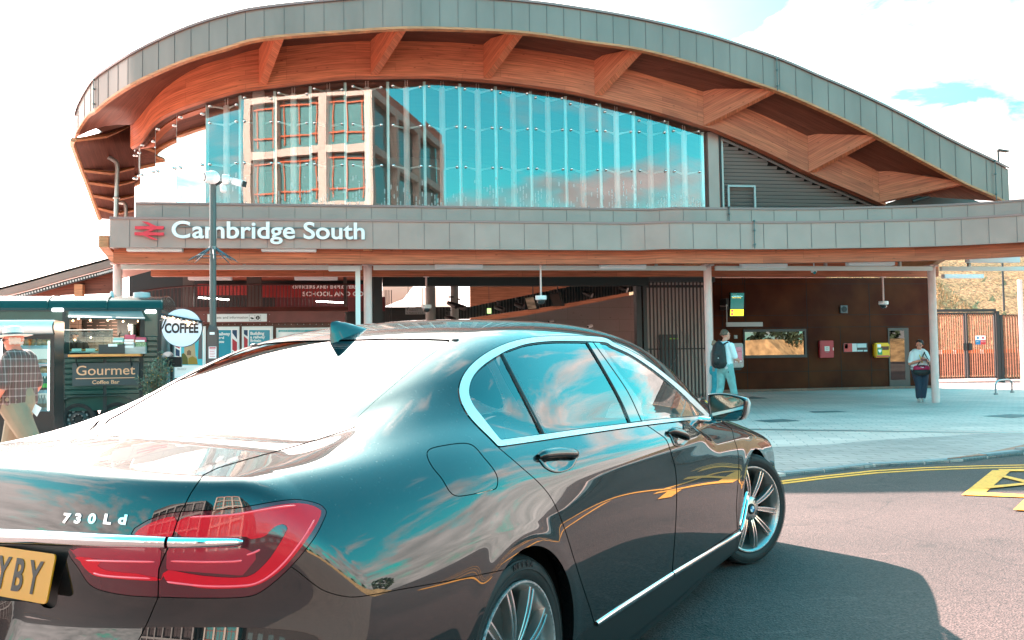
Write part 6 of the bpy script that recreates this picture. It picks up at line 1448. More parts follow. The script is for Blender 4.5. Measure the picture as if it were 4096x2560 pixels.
for i, (cx, cy, lb) in enumerate(((1010, 565, 'spotlight on the dark rail between the exit box and the tilted screens'), (1145, 545, 'spotlight just left of the bright tilted screen'), (1610, 468, 'spotlight right of the tilted screens on the bridge'), (1850, 430, 'rightmost spotlight high on the bridge near the slatted screen'), (672, 632, 'spotlight low beside the concourse column'), (745, 552, 'spotlight right of the second concourse column'), (690, 538, 'large spotlight left of the second concourse column'))):
    p = atY(*C5([(cx, cy)])[0], 31.0 if cx > 800 else 29.3); r_ = empty('spotlight', p); tag(r_, lb, 'spotlight', 'spotlights in the hall')
    mb = MB(); dv = Vector((.16, -.12, -.08)); mb.tube([-dv*.7, dv*.2, dv], [.06, .09, .10], n=10); mb.build('lamp_head', spm, r_, smooth=True); mb = MB(); mb.tube([(0, 0, 0), (0, .05, .22)], .015, n=6); mb.box((0, .05, .24), (.16, .06, .05)); mb.build('bracket', spm, r_)
# ---------------------------------------------------------------- camera poles hanging from the canopy
whp = mat('camera_white', (.78, .76, .76), rough=.3)
def drop_cam(px, ytop, ybot, Y, lb, box=True):
    p = atY(px, ybot, Y); t = atY(px, ytop, Y); r_ = empty('dome_camera', (p.x, Y, p.z)); tag(r_, lb, 'camera', 'dome cameras hanging from the canopy'); h = t.z-p.z
    mb = MB(); mb.tube([(0, 0, .05), (0, 0, h)], .022*Y/21, n=10); mb.build('drop_pole', WHITE_P, r_, smooth=True)
    mb = MB(); mb.box((0, 0, h), (.16, .12, .18)); mb.build('bracket', WHITE_P, r_, bevel=.01)
    mb = MB(); mb.lathe([(.001, .075), (.13, .07), (.135, .02), (.13, -.02), (.10, -.03)], n=20); mb.build('housing', whp, r_, smooth=50)
    mb = MB(); mb.lathe([(.10, -.03), (.095, -.08), (.06, -.12), (.001, -.13)], n=20); mb.build('dome', mat('dome_smoke', (.02, .02, .02), rough=.08, coat=1), r_, smooth=True)
drop_cam(2164, 1038, 1195, 20.4, 'white dome camera on the drop pole nearest the middle of the canopy', )
drop_cam(1706, 1095, 1230, 23.5, 'dome camera on a drop pole in front of the concourse column')
drop_cam(3534, 1098, 1215, 23.5, 'dome camera on a drop pole in front of the brown wall')
def bullet_cam(px, py, Y, lb, d=(-.18, -.1, -.04), m=None, grp='bullet cameras'):
    p = atY(px, py, Y); r_ = empty('bullet_camera', p); tag(r_, lb, 'camera'); d = Vector(d); mb = MB(); mb.tube([(0, 0, 0), d*.2, d], [.05, .06, .06], n=12); mb.build('camera_body', m or whp, r_, smooth=40); mb = MB(); mb.tube([d, d*1.06], [.045, .04], n=12); mb.build('lens', spm, r_); mb = MB(); mb.tube([(0, 0, 0), (0, .12, .02)], .03, n=8); mb.build('bracket', m or whp, r_, smooth=True)
bullet_cam(2368, 1303, 31.9, 'small white camera on the grey block wall'); bullet_cam(2212, 1283, 31.9, 'small grey bracket camera left of the white one on the block wall', m=mat('cam_grey', (.35, .36, .36), rough=.4))
p = atY(3256, 1088, 22.8); r_ = empty('motion_sensor', p); tag(r_, 'small white sensor box with teal lens under the canopy edge', 'sensor'); mb = MB(); mb.box((0, 0, .05), (.14, .10, .12)); mb.box((0, 0, .16), (.03, .03, .2)); mb.build('case', whp, r_, bevel=.01); mb = MB(); mb.ball((0, -.03, -.02), .045, 8); mb.build('lens', mat('lens_teal', (.02, .25, .28), rough=.2), r_, smooth=True)
# ---------------------------------------------------------------- coffee trailer
class VPlane:
    "upright plane through a ground point, turned by an angle; pix() gives its local x and height"
    def __init__(s, px, d, ang):
        p = atD(px, 1600, d); s.o = Vector((p.x, p.y, 0)); s.a = ang; s.u = Vector((math.cos(ang), math.sin(ang), 0)); s.n = Vector((-math.sin(ang), math.cos(ang), 0))
    def pix(s, px, py, dep=0.0):
        r_ = ray(px, py); o = s.o + s.n*dep; t = (o-CP).dot(s.n)/r_.dot(s.n); P_ = CP+r_*t; return (P_-s.o).dot(s.u), P_.z
    def rect(s, x0, y0, x1, y1, dep=0.0):
        a, d = s.pix(x0, y0, dep); b, c = s.pix(x1, y1, dep); return a, b, c, d
TR = VPlane(430, 16.3, math.radians(5))
C1 = lambda x, y: (x*.46293, 1100+y*.46293)
K6 = lambda x, y: (240+x*.2381, 1200+y*.2381)
def trailer():
    r_ = empty('coffee_trailer', TR.o, TR.a); tag(r_, 'dark green horsebox coffee trailer with serving hatch and Gourmet Coffee Bar board', 'trailer')
    gr = mat('trailer_green', (.008, .050, .040), rough=.28, coat=.5, coat_r=.12, noise=(3, .12)); gd = mat('trailer_dark', (.012, .020, .020), rough=.5); roofm = mat('trailer_roof', (.008, .040, .036), rough=.25, spec=.2, coat=.5, coat_r=.12)
    T = lambda x, y, dep=0.0: TR.pix(*C1(x, y), dep)
    xr = T(1397, 600)[0]; xl = xr-4.2; zt = T(900, 300)[1]; ztop = T(900, 160)[1]; zb = .48; DEP = 1.9
    # hatch opening
    hx0, hz1 = TR.pix(*K6(160, 330)); hx1, hz0 = TR.pix(*K6(1350, 912)); 
    mb = MB()
    for a, b, c, d in ((xl, hx0, zb, zt), (hx1, xr, zb, zt), (hx0, hx1, zb, hz0), (hx0, hx1, hz1, zt)): mb.b2(a, b, 0, .04, c, d)
    mb.b2(xr-.04, xr, .041, DEP, zb, zt); mb.b2(xl, xl+.04, .041, DEP, zb, zt); mb.b2(xl, xr, DEP+.001, DEP+.04, zb, zt); mb.b2(xl+.05, xr-.05, .05, DEP, zb, zb+.05); mb.build('body', gr, r_)
    # ribbed lower panels
    mb = MB(); rows = [T(0, y)[1] for y in range(560, 1060, 47)]
    for z in rows:
        for a, b in ((xl+.1, hx0-.10), (hx0-.06, (hx0+hx1)/2-.03), ((hx0+hx1)/2+.03, hx1-.02), (hx1+.06, xr-.08)):
            if z > hz0-.06 and a > hx0-.1 and b < hx1+.1: continue
            mb.prism([(a, -.001, z-.045), (a, -.028, z-.030), (a, -.028, z+.030), (a, -.001, z+.045)], (b-a, 0, 0))
    mb.build('ribbed_panel', gr, r_)
    mb = MB()
    for x in (hx0-.09, (hx0+hx1)/2, hx1+.02, xr-.04): mb.b2(x-.03, x+.03, -.012, 0, zb, hz0-.08 if hx0 < x < hx1 else zt)
    mb.b2(xl, xr, -.016, -.001, zt-.03, zt+.03); mb.build('body_rail', gd, r_)
    # rounded roof
    prof = []
    for k in range(13):
        a = math.pi*k/12; prof.append((-.02+(DEP/2+.02)*(1-math.cos(a)), zt+(ztop-zt)*math.sin(a)**.62))
    mb = MB(); mb.prism([(xl, y, z) for y, z in prof], (xr-xl+.02, 0, 0)); mb.build('roof', roofm, r_, smooth=50)
    mb = MB()
    for px in (410, 925): x = T(px, 250)[0]; mb.tube([(x, y-.008 if y < .5 else y, z+.006) for y, z in prof[:9]], .014, n=6)
    mb.tube([(xr+.005, y, z) for y, z in prof], .022, n=6); mb.build('roof_seam', roofm, r_, smooth=True)
    x = T(925, 150)[0]; mb = MB(); mb.lathe([(.05, 0), (.03, .12), (.001, .14)], (x, .45, ztop-.06), n=10); x2 = T(1180, 150)[0]; mb.lathe([(.16, .0), (.15, .09), (.001, .11)], (x2, .6, ztop-.03), n=12); mb.build('roof_vent', mat('vent_pale', (.5, .5, .5), rough=.4), r_, smooth=50)
    # flap over the hatch
    f0 = TR.pix(*K6(130, 200)); f1 = TR.pix(*K6(1370, 200)); g1 = TR.pix(*K6(1425, 322), -.42); g0 = TR.pix(*K6(135, 300), -.42)
    mb = MB(); mb.prism([(f0[0]+.02, -.02, f0[1]), (f1[0], -.02, f1[1]), (g1[0], -.42, g1[1]), (g0[0], -.42, g0[1])], (0, .012, .02)); mb.build('hatch_flap', mat('flap_grey', (.20, .205, .20), rough=.35, metal=.2), r_)
    # window surround and inside
    mb = MB(); 
    for a, b, c, d in ((hx0-.07, hx0, hz0-.04, hz1+.04), (hx1, hx1+.07, hz0-.04, hz1+.04), (hx0, hx1, hz1, hz1+.05)): mb.b2(a, b, -.02, -.002, c, d)
    mb.build('hatch_frame', gd, r_)
    tile = bpy.data.materials.new('cream_tiles'); tile.use_nodes = True; nt = tile.node_tree; b_ = nt.nodes['Principled BSDF']; b_.inputs['Roughness'].default_value = .25; tcx = nt.nodes.new('ShaderNodeTexCoord'); mpx = nt.nodes.new('ShaderNodeMapping'); mpx.inputs['Rotation'].default_value = (math.pi/2, 0, 0); br = nt.nodes.new('ShaderNodeTexBrick'); br.offset = 0; br.inputs['Scale'].default_value = 1; br.inputs['Brick Width'].default_value = .15; br.inputs['Row Height'].default_value = .14; br.inputs['Mortar Size'].default_value = .003; br.inputs['Color1'].default_value = (.36, .27, .24, 1); br.inputs['Color2'].default_value = (.32, .24, .22, 1); br.inputs['Mortar'].default_value = (.04, .03, .03, 1)
    nt.links.new(tcx.outputs['Object'], mpx.inputs[0]); nt.links.new(mpx.outputs[0], br.inputs['Vector']); nt.links.new(br.outputs['Color'], b_.inputs['Base Color'])
    mb = MB(); mb.b2(hx0-.3, hx1+.3, 1.2, 1.24, hz0-.3, zt-.01); mb.build('tiled_wall', tile, r_)
    mb = MB(); mb.b2(hx0-.3, hx1+.3, .1, 1.19, hz0-.10, hz0-.06); mb.build('worktop', mat('worktop_grey', (.2, .2, .2), rough=.4), r_)
    mn = MB(); a, b, c, d = TR.rect(*K6(398, 330), *K6(1020, 612), 1.15); mn.b2(a, b, 1.15, 1.19, c, d+.1); mo = mn.build('menu_board', mat('menu_black', (.018, .016, .016), rough=.5), r_)
    mb = MB(); rr = random.Random(4)
    for col in range(3):
        for row in range(9):
            x = a+.06+(b-a)*(col/3.0); z = d-.06-row*.062; w1 = rr.uniform(.08, .17); mb.b2(x, x+w1, 1.144, 1.149, z, z+.011); mb.b2(x+(b-a)*.26, x+(b-a)*.26+.03, 1.144, 1.149, z, z+.011) if row % 3 else None
    mb.build('menu_lines', mat('chalk', (.30, .22, .22), rough=.6), mo)
    sx0, sz1 = TR.pix(*K6(135, 915), -.25); sx1, sz0 = TR.pix(*K6(1356, 942), -.25); mb = MB(); mb.b2(sx0, sx1, -.27, .10, sz0, sz1); mb.build('counter_shelf', mat('counter_wood', (.62, .25, .07), rough=.4, noise=(4, .2, (1, 8, 8))), r_, bevel=.006)
    mb = MB()
    for px in (310, 1215): x = TR.pix(*K6(px, 1000))[0]; mb.tube([(x, -.01, sz0-.24), (x, -.22, sz0-.01)], .012, n=6); mb.tube([(x, -.012, sz0-.26), (x, -.012, sz0)], .012, n=6)
    mb.build('shelf_bracket', gd, r_)
    # reversing style lamps
    for (x0, y0, x1, y1) in ((452, 287, 552, 317), (1256, 302, 1352, 332)):
        a, d = T(x0, y0); b, c = T(x1, y1); mb = MB(); mb.b2(a, b, -.05, -.002, c, d); mb.build('lamp_unit', mat('lamp_glow', (.9, .9, .9), rough=.2, emit=(1, 1, 1), es=.9), r_, bevel=.012)
    # wheels and mudguard
    for px, lb in ((672, 1205), (1010, 1205)):
        x, z = T(px, lb, -.02); z = .325; wr = empty('wheel', (x, .12, z), 0, r_); wr.rotation_euler = (math.pi/2, 0, 0)
        mb = MB(); mb.lathe([(.20, .10), (.23, .125), (.29, .125), (.315, .10), (.325, .05), (.325, -.08), (.20, -.09)], n=36); mb.build('tyre', MATS['tyre_rubber'], wr, smooth=40)
        mb = MB(); mb.lathe([(.202, .10), (.195, .115), (.18, .09), (.14, .075), (.12, .085), (.09, .09), (.06, .07), (.06, .10), (.001, .10)], n=30)
        rm = mb.build('rim', mat('rim_black', (.03, .032, .032), rough=.35, metal=.5), wr, smooth=40)
        mb = MB()
        for k in range(8): mb.lathe([(.012, .08), (.012, .10), (.001, .103)], (.085*math.cos(k*.785), .085*math.sin(k*.785), 0), n=8)
        mb.build('wheel_nut', mat('nut_grey', (.2, .19, .19), rough=.4, metal=.7), rm)
        mb = MB()
        for k in range(12): a = k*.5236; mb.box((.165*math.cos(a), .165*math.sin(a), .089), (.03, .045, .01), a)
        mb.build('rim_slot', mat('slot_pale', (.16, .17, .17), rough=.4), rm)
    xa = T(672, 1205)[0]; xb = T(1010, 1205)[0]; pts = [(xa-.44, -.10, .30)]
    for k in range(9): an = math.pi-math.pi/2*k/8; pts.append((xa+.40*math.cos(an), -.10, .38+.36*math.sin(an)))
    for k in range(9): an = math.pi/2-math.pi/2*k/8; pts.append((xb+.40*math.cos(an), -.10, .38+.36*math.sin(an)))
    mb = MB(); P_ = [Vector(p) for p in pts]
    for p, q in zip(P_, P_[1:]): mb.prism([p, q, q+Vector((0, .24, 0)), p+Vector((0, .24, 0))], (0, 0, .02))
    mb.build('mudguard', mat('guard_green', (.015, .04, .038), rough=.25, coat=.6), r_)
    # name board
    a, b, c, d = TR.rect(*K6(205, 1060), *K6(1328, 1425), -.07); mb = MB(); mb.b2(a, b, -.07, -.045, c, d); bd = mb.build('name_board', mat('board_slate', (.035, .048, .05), rough=.5), r_, bevel=.003)
    gold = mat('letter_peach', (.72, .36, .20), rough=.5)
    def fit(s_, x0, x1, yb, h):
        p = TR.pix(*K6(x0, yb), -.07); q = TR.pix(*K6(x1, yb), -.07); hh = TR.pix(*K6(x0, yb-h), -.07)[1]-p[1]; o = text_obj('letters', s_, hh/.70, gold, bd, None, ext=.002, bold=.001); w_ = max(v.co.x for v in o.data.vertices); o.data.transform(Matrix.Diagonal(((q[0]-p[0])/w_, 1, 1, 1))); o.matrix_local = frame_at((p[0], -.073, p[1]), (1, 0, 0), (0, 0, 1))
    fit('Gourmet', 262, 1262, 1265, 160); fit('Coffee Bar', 538, 1000, 1412, 62)
    p = TR.pix(*K6(265, 1322), -.07); q = TR.pix(*K6(1262, 1312), -.07); mb = MB(); mb.b2(p[0], q[0], -.075, -.071, p[1]-.006, p[1]+.008); mb.build('rule', gold, bd)
    # string lights along the hatch
    bulb = mat('bulb_warm', (1, .6, .3), emit=(1, .55, .25), es=3.0); pts = []
    for i, (px, py) in enumerate(((218, 348), (312, 316), (506, 340), (802, 340), (1060, 360), (1180, 445), (1302, 357), (250, 672), (518, 630))):
        dep = -.2 if i < 5 else .5; x, z = TR.pix(*K6(px, py), dep); b_ = MB(); b_.ball((x, dep, z), .017, 8); o = b_.build('light_bulb', bulb, r_, smooth=True); pts.append((x, dep, z+.03))
    mb = MB(); mb.tube(pts[:5], .005, n=4); mb.build('light_wire', gd, r_)
    pl = bpy.data.lights.new('hatch_lamp', 'POINT'); pl.energy = 9; pl.color = (1, .66, .45); pl.shadow_soft_size = .06; po = bpy.data.objects.new('hatch_lamp', pl); link(po, r_); po.location = ((hx0+hx1)/2, .5, hz1-.12)
    return r_, hx0, hx1, hz0, hz1
TRO, HX0, HX1, HZ0, HZ1 = trailer()
def on_trailer(x, y, z): return TR.o + TR.u*x + TR.n*y + Vector((0, 0, z))
def prop(name, label, cat, px, py, dep, builder, grp=None):
    "thing standing on the serving counter; (px, py) in the hatch close-up = middle of its foot"
    x, z = TR.pix(*K6(px, py), dep); r_ = empty(name, on_trailer(x, dep, z), TR.a); tag(r_, label, cat, grp); builder(r_); return r_
def b_screen(r_):
    mb = MB(); mb.b2(-.47, .47, -.004, .004, 0, .43); mb.build('pane', glass_mat('sneeze_glass', (.75, .95, .95), dark=.9, ior=1.3, boost=1.0), r_); mb = MB(); mb.b2(-.47, .47, -.01, .01, .43, .445); mb.build('top_rail', mat('silver', ()), r_)
prop('glass_screen', 'clear sneeze screen on the left half of the serving counter', 'glass screen', 420, 905, -.03, b_screen)
def b_tray(r_):
    mb = MB(); mb.box((0, 0, .012), (.34, .22, .02)); mb.build('tray', mat('tray_white', (.55, .58, .58), rough=.3), r_, bevel=.004); mb = MB(); 
    for k in range(5): mb.ball((-.12+.06*k, .02, .045), (.032, .04, .025), 8)
    mb.build('pastry', mat('pastry_brown', (.45, .24, .09), rough=.6), r_, smooth=True); mb = MB(); mb.box((0, -.10, .05), (.16, .004, .05)); mb.build('price_card', prw, r_)
prop('pastry_tray', 'left tray of pastries with a white card behind the counter glass', 'tray', 300, 885, .10, b_tray); prop('pastry_tray', 'right tray of pastries with a white card behind the counter glass', 'tray', 530, 885, .10, b_tray)
def b_can(r_): mb = MB(); mb.lathe([(.001, 0), (.038, 0), (.038, .15), (.034, .16), (.001, .16)], n=16); mb.build('can', mat('can_brass', (.45, .30, .12), rough=.25, metal=.8), r_, smooth=40); mb = MB(); mb.lathe([(.0385, .01), (.0385, .13)], n=16); mb.build('label', mat('can_dark', (.05, .03, .03), rough=.4), r_, smooth=40)
prop('tin', 'slim brass and dark tin standing on the trailer counter', 'tin', 692, 905, -.08, b_can)
def b_crate(r_):
    mb = MB(); t = .012
    for a, b, c, d in ((-.22, .22, -.12, -.12+t), (-.22, .22, .12-t, .12), (-.22, -.22+t, -.12+t, .12-t), (.22-t, .22, -.12+t, .12-t)): mb.b2(a, b, c, d, 0, .17)
    mb.b2(-.22, .22, -.12, .12, -.0, .01); mb.build('crate_box', mat('crate_slate', (.03, .035, .035), rough=.5), r_); mb = MB(); mb.box((.02, -.125, .155), (.15, .004, .045)); mb.build('price_card', prw, r_)
prop('snack_crate', 'dark crate of teal and green snack bags on the trailer counter', 'crate', 888, 905, -.10, b_crate)
for i, (dx, m_, lb) in enumerate(((-130, mat('bag_teal', (.03, .50, .48), rough=.3), 'left teal snack bag in the dark crate'), (-40, mat('bag_teal', ()), 'second teal snack bag in the dark crate'), (40, mat('bag_green', (.05, .20, .04), rough=.35), 'dark green snack bag in the dark crate'), (110, mat('bag_green', ()), 'right green snack bag in the dark crate'))):
    x, z = TR.pix(*K6(888+dx*.75, 830), -.10); mb = MB(); mb.ball((0, 0, .0), (.07, .03, .075), 8); mb.box((0, 0, .07), (.11, .004, .03)); tag(mb.build('snack_bag', m_, None, smooth=30, loc=on_trailer(x, -.10, z), rot=(0, .2*(-1)**i, TR.a)), lb, 'snack bag', 'snack bags on the counter')
def b_rack(r_):
    mb = MB(); mb.b2(-.28, .28, -.14, -.128, 0, .13); mb.b2(-.28, -.268, -.127, .14, 0, .13); mb.b2(.268, .28, -.127, .14, 0, .13); mb.b2(-.267, .267, -.127, .14, 0, .012); mb.build('rack_box', mat('rack_wood', (.42, .40, .38), rough=.6, noise=(6, .2, (1, 1, 9))), r_)
    for k, (x, z, m_) in enumerate(((-.19, .13, 'g'), (0, .13, 'w'), (.19, .13, 'g'), (-.19, .22, 't'), (0, .27, 'p'), (.19, .22, 'p'))):
        mb = MB(); mb.b2(x-.085, x+.085, -.10+.03*(z > .2), .08, z, z+.08); mb.build('snack_box', {'g': mat('box_green', (.25, .36, .20), rough=.5, noise=(40, .8)), 'w': mat('box_white', (.6, .62, .6), rough=.5), 't': mat('box_pale_teal', (.3, .55, .5), rough=.5), 'p': mat('box_pink', (.62, .10, .16), rough=.5)}[m_], r_)
    mb = MB()
    for x, z in ((-.19, .215), (0, .18), (.19, .215), (0, .11), (0, .225)): mb.b2(x-.08, x+.08, -.148, -.144, z, z+.035)
    mb.build('price_card', prw, r_)
prop('snack_rack', 'pale wooden snack rack with pink, white and green boxes at the counter end', 'rack', 1180, 905, -.06, b_rack)
def b_mach(r_):
    mb = MB(); mb.b2(-.25, .10, -.1, .25, .22, .55); mb.b2(-.25, .12, -.12, .25, 0, .05); mb.build('machine_body', mat('steel_dark', (.16, .16, .16), rough=.3, metal=.9), r_, bevel=.01); mb = MB(); mb.lathe([(.001, 0), (.075, 0), (.08, .22), (.001, .22)], (.03, -.16, .22), n=20); mb.build('boiler', mat('steel_bright', (.7, .68, .66), rough=.15, metal=1), r_, smooth=40)
    mb = MB(); mb.lathe([(.06, 0), (.10, .18), (.001, .19)], (.14, .05, .56), n=14); mb.build('hopper', mat('hopper_black', (.02, .02, .02), rough=.3), r_, smooth=40); mb = MB(); mb.tube([(-.08, -.15, .22), (-.08, -.3, .20)], .018, n=8); mb.tube([(-.2, -.14, .3), (-.22, -.16, .1)], .008, n=6); mb.build('handle', mat('hopper_black', ()), r_)
prop('coffee_machine', 'steel espresso machine at the right end inside the trailer hatch', 'coffee machine', 1215, 800, .55, b_mach)
# ---------------------------------------------------------------- round COFFEE sign on a bracket of the trailer
def coffee_sign():
    c = T3([(455, 677)])[0]; e = T3([(663, 677)])[0]; d = 15.9; p = atD(*c, d); q = atD(*e, d); R_ = (q-p).length; r_ = empty('coffee_sign', p, math.radians(5)); tag(r_, 'round pale blue illuminated sign reading COFFEE hung off the trailer end', 'sign')
    mb = MB(); mb.lathe([(R_*.975, -.06), (R_, -.055), (R_, .055), (R_*.975, .06)], n=64, rot=Matrix.Rotation(math.pi/2, 3, 'X')); mb.build('rim', mat('sign_rim', (.015, .015, .018), rough=.3), r_, smooth=40)
    for y in (-.056, .056): mb = MB(); mb.lathe([(R_*.985, 0), (.001, 0)], (0, y, 0), n=64, rot=Matrix.Rotation(math.pi/2, 3, 'X')); mb.build('face', mat('sign_face', (.50, .55, .62), rough=.4, emit=(.50, .62, .74), es=.07), r_)
    o = text_obj('letters', 'COFFEE', 1.0, mat('letter_black', (.008, .008, .01), rough=.4), r_, None, ext=0.0, bold=.040); vs = [v.co for v in o.data.vertices]; w_ = max(v.x for v in vs); x_m = min(v.x for v in vs); h_ = max(v.y for v in vs); tw = (623-282)/(2*208)*2*R_; th = (728-625)/(2*208)*2*R_
    o.data.transform(Matrix.Translation((-(w_+x_m)/2, 0, 0))); o.data.transform(Matrix.Diagonal((tw/(w_-x_m), th/h_, 1, 1))); o.matrix_local = frame_at((-.005, -.062, -(728-677)/208*R_), (1, 0, 0), (0, 0, 1)); 
    # thick enough letters: a copy of the outline pushed forward
    # arm with festoon lamps
    mb = MB(); a = Vector((-R_*1.02, -.10, R_*.68)); b = Vector((R_*1.0, -.10, R_*.28)); mb.tube([a, b], .028, n=6); mb.tube([a+Vector((0, 0, -.1)), Vector((-R_*1.08, 0, -R_*.3))], .014, n=6); mb.tube([(-R_*.75, -.1, R_*.45), (-R_*1.05, -.03, -R_*.25)], .012, n=6); mb.build('arm', mat('arm_black', (.015, .015, .018), rough=.4), r_)
    for k, (u, v) in enumerate(((.10, -.10), (.24, -.13), (.30, -.06), (.42, -.10), (.60, -.16), (.64, -.10), (.68, -.24), (.70, -.14), (.66, -.22), (.80, -.10))):
        q = a.lerp(b, u); mb = MB(); mb.ball((q.x, q.y-.03, q.z+v*R_), .016, 8); mb.build('light_bulb', MATS['bulb_warm'], r_, smooth=True)
    mb = MB()
    for u in (.05, .2, .35, .5, .62, .78, .9): q = a.lerp(b, u); mb.lathe([(.014, -.03), (.018, .015)], (q.x, q.y-.03, q.z-.02), n=8)
    mb.build('lamp_holder', mat('holder_steel', (.4, .42, .45), rough=.3, metal=.7), r_)
coffee_sign()
# ---------------------------------------------------------------- drinks fridge
def fridge():
    K5 = lambda x, y: (x*.35047, 1250+y*.35047)
    F = VPlane(150, 13.2, math.radians(7)); px = lambda x, y, dep=0.0: F.pix(*K5(x, y), dep)
    r_ = empty('drinks_fridge', F.o, F.a); tag(r_, 'tall black double door drinks fridge with white curved header beside the trailer', 'fridge')
    xr, z0 = px(620, 1385); xl = px(160, 1000)[0]; xl = xr-1.25; zt = px(400, 85)[1]; zh = px(400, 250)[1]; blk = mat('fridge_black', (.012, .014, .015), rough=.3)
    zf = px(500, 1160)[1]; wht = mat('fridge_white', (.60, .66, .66), rough=.35)
    mb = MB(); mb.b2(xl, xl+.04, 0, .65, .02, zh); mb.b2(xr-.04, xr, 0, .65, .02, zh); mb.b2(xl+.041, xr-.041, .60, .65, .02, zh); mb.b2(xl+.041, xr-.041, .0, .599, .02, zf); mb.b2(xl+.041, xr-.041, 0, .599, zh-.04, zh); mb.build('cabinet', blk, r_)
    mb = MB(); mb.b2(xl+.042, xr-.042, .57, .598, zf, zh-.041); mb.b2(xl+.0405, xl+.05, .05, .569, zf, zh-.041); mb.b2(xr-.05, xr-.0405, .05, .569, zf, zh-.041); mb.build('liner', mat('liner_pale', (.62, .66, .64), rough=.4, emit=(.8, .95, .9), es=.12), r_)
    # curved header
    n = 10; prof = [(.0, zh)] + [(-.10*math.sin(math.pi*k/n), zh+(zt-zh)*k/n) for k in range(1, n)] + [(0, zt), (.60, zt), (.60, zh)]
    mb = MB(); mb.prism([(xl+.02, y, z) for y, z in prof], (xr-xl-.04, 0, 0)); mb.build('header', wht, r_, smooth=30)
    for x in (xl, xr-.02): mb = MB(); mb.prism([(x, y*1.1-.0, z) for y, z in prof], (.02, 0, 0)); mb.build('header_end', mat('header_green_black', (.01, .03, .025), rough=.3), r_)
    xm = px(432, 700)[0]; xm = (xl+xr)/2
    for a, b, hs in ((xl, xm-.005, 1), (xm+.005, xr, -1)):
        mb = MB(); t = .055
        mb.b2(a, a+t, -.05, -.005, zf-.03, zh); mb.b2(b-t, b, -.05, -.005, zf-.03, zh); mb.b2(a+t, b-t, -.05, -.005, zh-.07, zh); mb.b2(a+t, b-t, -.05, -.005, zf-.03, zf+.04); d = mb.build('door', blk, r_)
        mb = MB(); mb.b2(a+t, b-t, -.03, -.024, zf+.04, zh-.07); mb.build('door_glass', glass_mat('fridge_glass', (.9, .95, .95), dark=.9, ior=1.35), d)
        hx = b-.03 if hs > 0 else a+.03; mb = MB(); mb.tube([(hx, -.06, zf+.75), (hx+.03*hs, -.10, zf+.9), (hx+.03*hs, -.10, zf+1.15), (hx, -.06, zf+1.3)], .022, n=8); mb.build('handle', blk, d, smooth=True)
        mb = MB(); e = b-t-.02 if hs < 0 else b-t-.02; mb.b2(e-.02, e, .0, .02, zf+.05, zh-.1); mb.build('strip_lamp', mat('fridge_lamp', (.9, 1, .95), emit=(.8, 1, .95), es=.9), r_)
    mb = MB()
    for k in range(8): mb.b2(xm+.02, xr-.08, -.012, -.001, .08+.035*k, .095+.035*k)
    mb.build('vent_grille', mat('grille_dark', (.03, .032, .034), rough=.5), r_)
    for zy in (390, 590, 705, 900, 1130):
        z = px(500, zy+8)[1]; mb = MB(); mb.b2(xl+.055, xr-.055, .08, .56, z-.012, z); s_ = mb.build('shelf', mat('shelf_grey', (.40, .44, .44), rough=.3), r_); mb = MB(); mb.b2(xl+.06, xr-.06, .055, .075, z-.02, z+.03); mb.build('price_rail', mat('rail_blue', (.25, .42, .50), rough=.3), s_)
    # food and bottles, each a thing
    def bottle(x, y, z, lb, cap, lab, liq, grp):
        b_ = empty('bottle', F.o+F.u*x+F.n*y+Vector((0, 0, z)), F.a); tag(b_, lb, 'bottle', grp); mb = MB(); mb.lathe([(.001, 0), (.033, 0), (.034, .12), (.028, .16), (.012, .20), (.012, .225)], n=12); mb.build('bottle_body', liq, b_, smooth=40); mb = MB(); mb.lathe([(.0345, .05), (.0345, .11)], n=12); mb.build('label', lab, b_, smooth=True); mb = MB(); mb.lathe([(.0145, .22), (.0145, .242), (.001, .243)], n=10); mb.build('cap', cap, b_, smooth=40)
    clr = mat('bottle_clear', (.30, .36, .36), rough=.15); gre = mat('label_lime', (.10, .55, .12), rough=.4); capw = mat('cap_pale', (.45, .5, .5), rough=.4); dkl = mat('bottle_dark', (.06, .09, .08), rough=.15)
    z = px(500, 898)[1]
    for i, q in enumerate(('left', 'middle', 'right')): x = px(463+32*i, 880, .2)[0]; bottle(x, .2, z, q+' green labelled bottle on the fourth fridge shelf', capw, gre, dkl, 'green bottles in the fridge')
    z = px(500, 1128)[1]
    for i, q in enumerate(('left', 'middle', 'right')): x = px(440+33*i, 1100, .2)[0]; bottle(x, .2, z, q+' clear water bottle on the right of the lowest fridge shelf', capw, mat('label_dim', (.2, .16, .12), rough=.5), clr, 'clear bottles in the fridge')
    for i, q in enumerate(('left', 'right')): x = px(300+33*i, 1100, .2)[0]; bottle(x, .2, z, q+' clear water bottle behind the left fridge door', capw, mat('label_dim', ()), clr, 'clear bottles in the fridge')
    for (x, y, sz, lb, m_) in ((515, 388, (.14, .09, .09), 'tall wrapped sandwich on the top fridge shelf', (.55, .32, .14)), (490, 588, (.11, .08, .045), 'flat wrapped roll on the second fridge shelf', (.60, .36, .25)), (515, 703, (.12, .08, .07), 'wrapped croissant on the third fridge shelf', (.50, .25, .10)), (330, 388, (.10, .08, .11), 'orange wrapped snack behind the left fridge door', (.60, .26, .04))):
        X, z = px(x, y, .2); mb = MB(); mb.ball((0, 0, sz[2]*.75), sz, 10); mb.box((sz[0]*.9, 0, sz[2]*.7), (.04, .01, sz[2])); tag(mb.build('wrapped_food', mat('food_%.2f_%.2f' % m_[:2], m_, rough=.35, coat=.6, noise=(22, .5)), None, smooth=30, loc=F.o+F.u*X+F.n*.2+Vector((0, 0, z)), rot=(0, 0, F.a)), lb, 'food', 'food in the fridge')
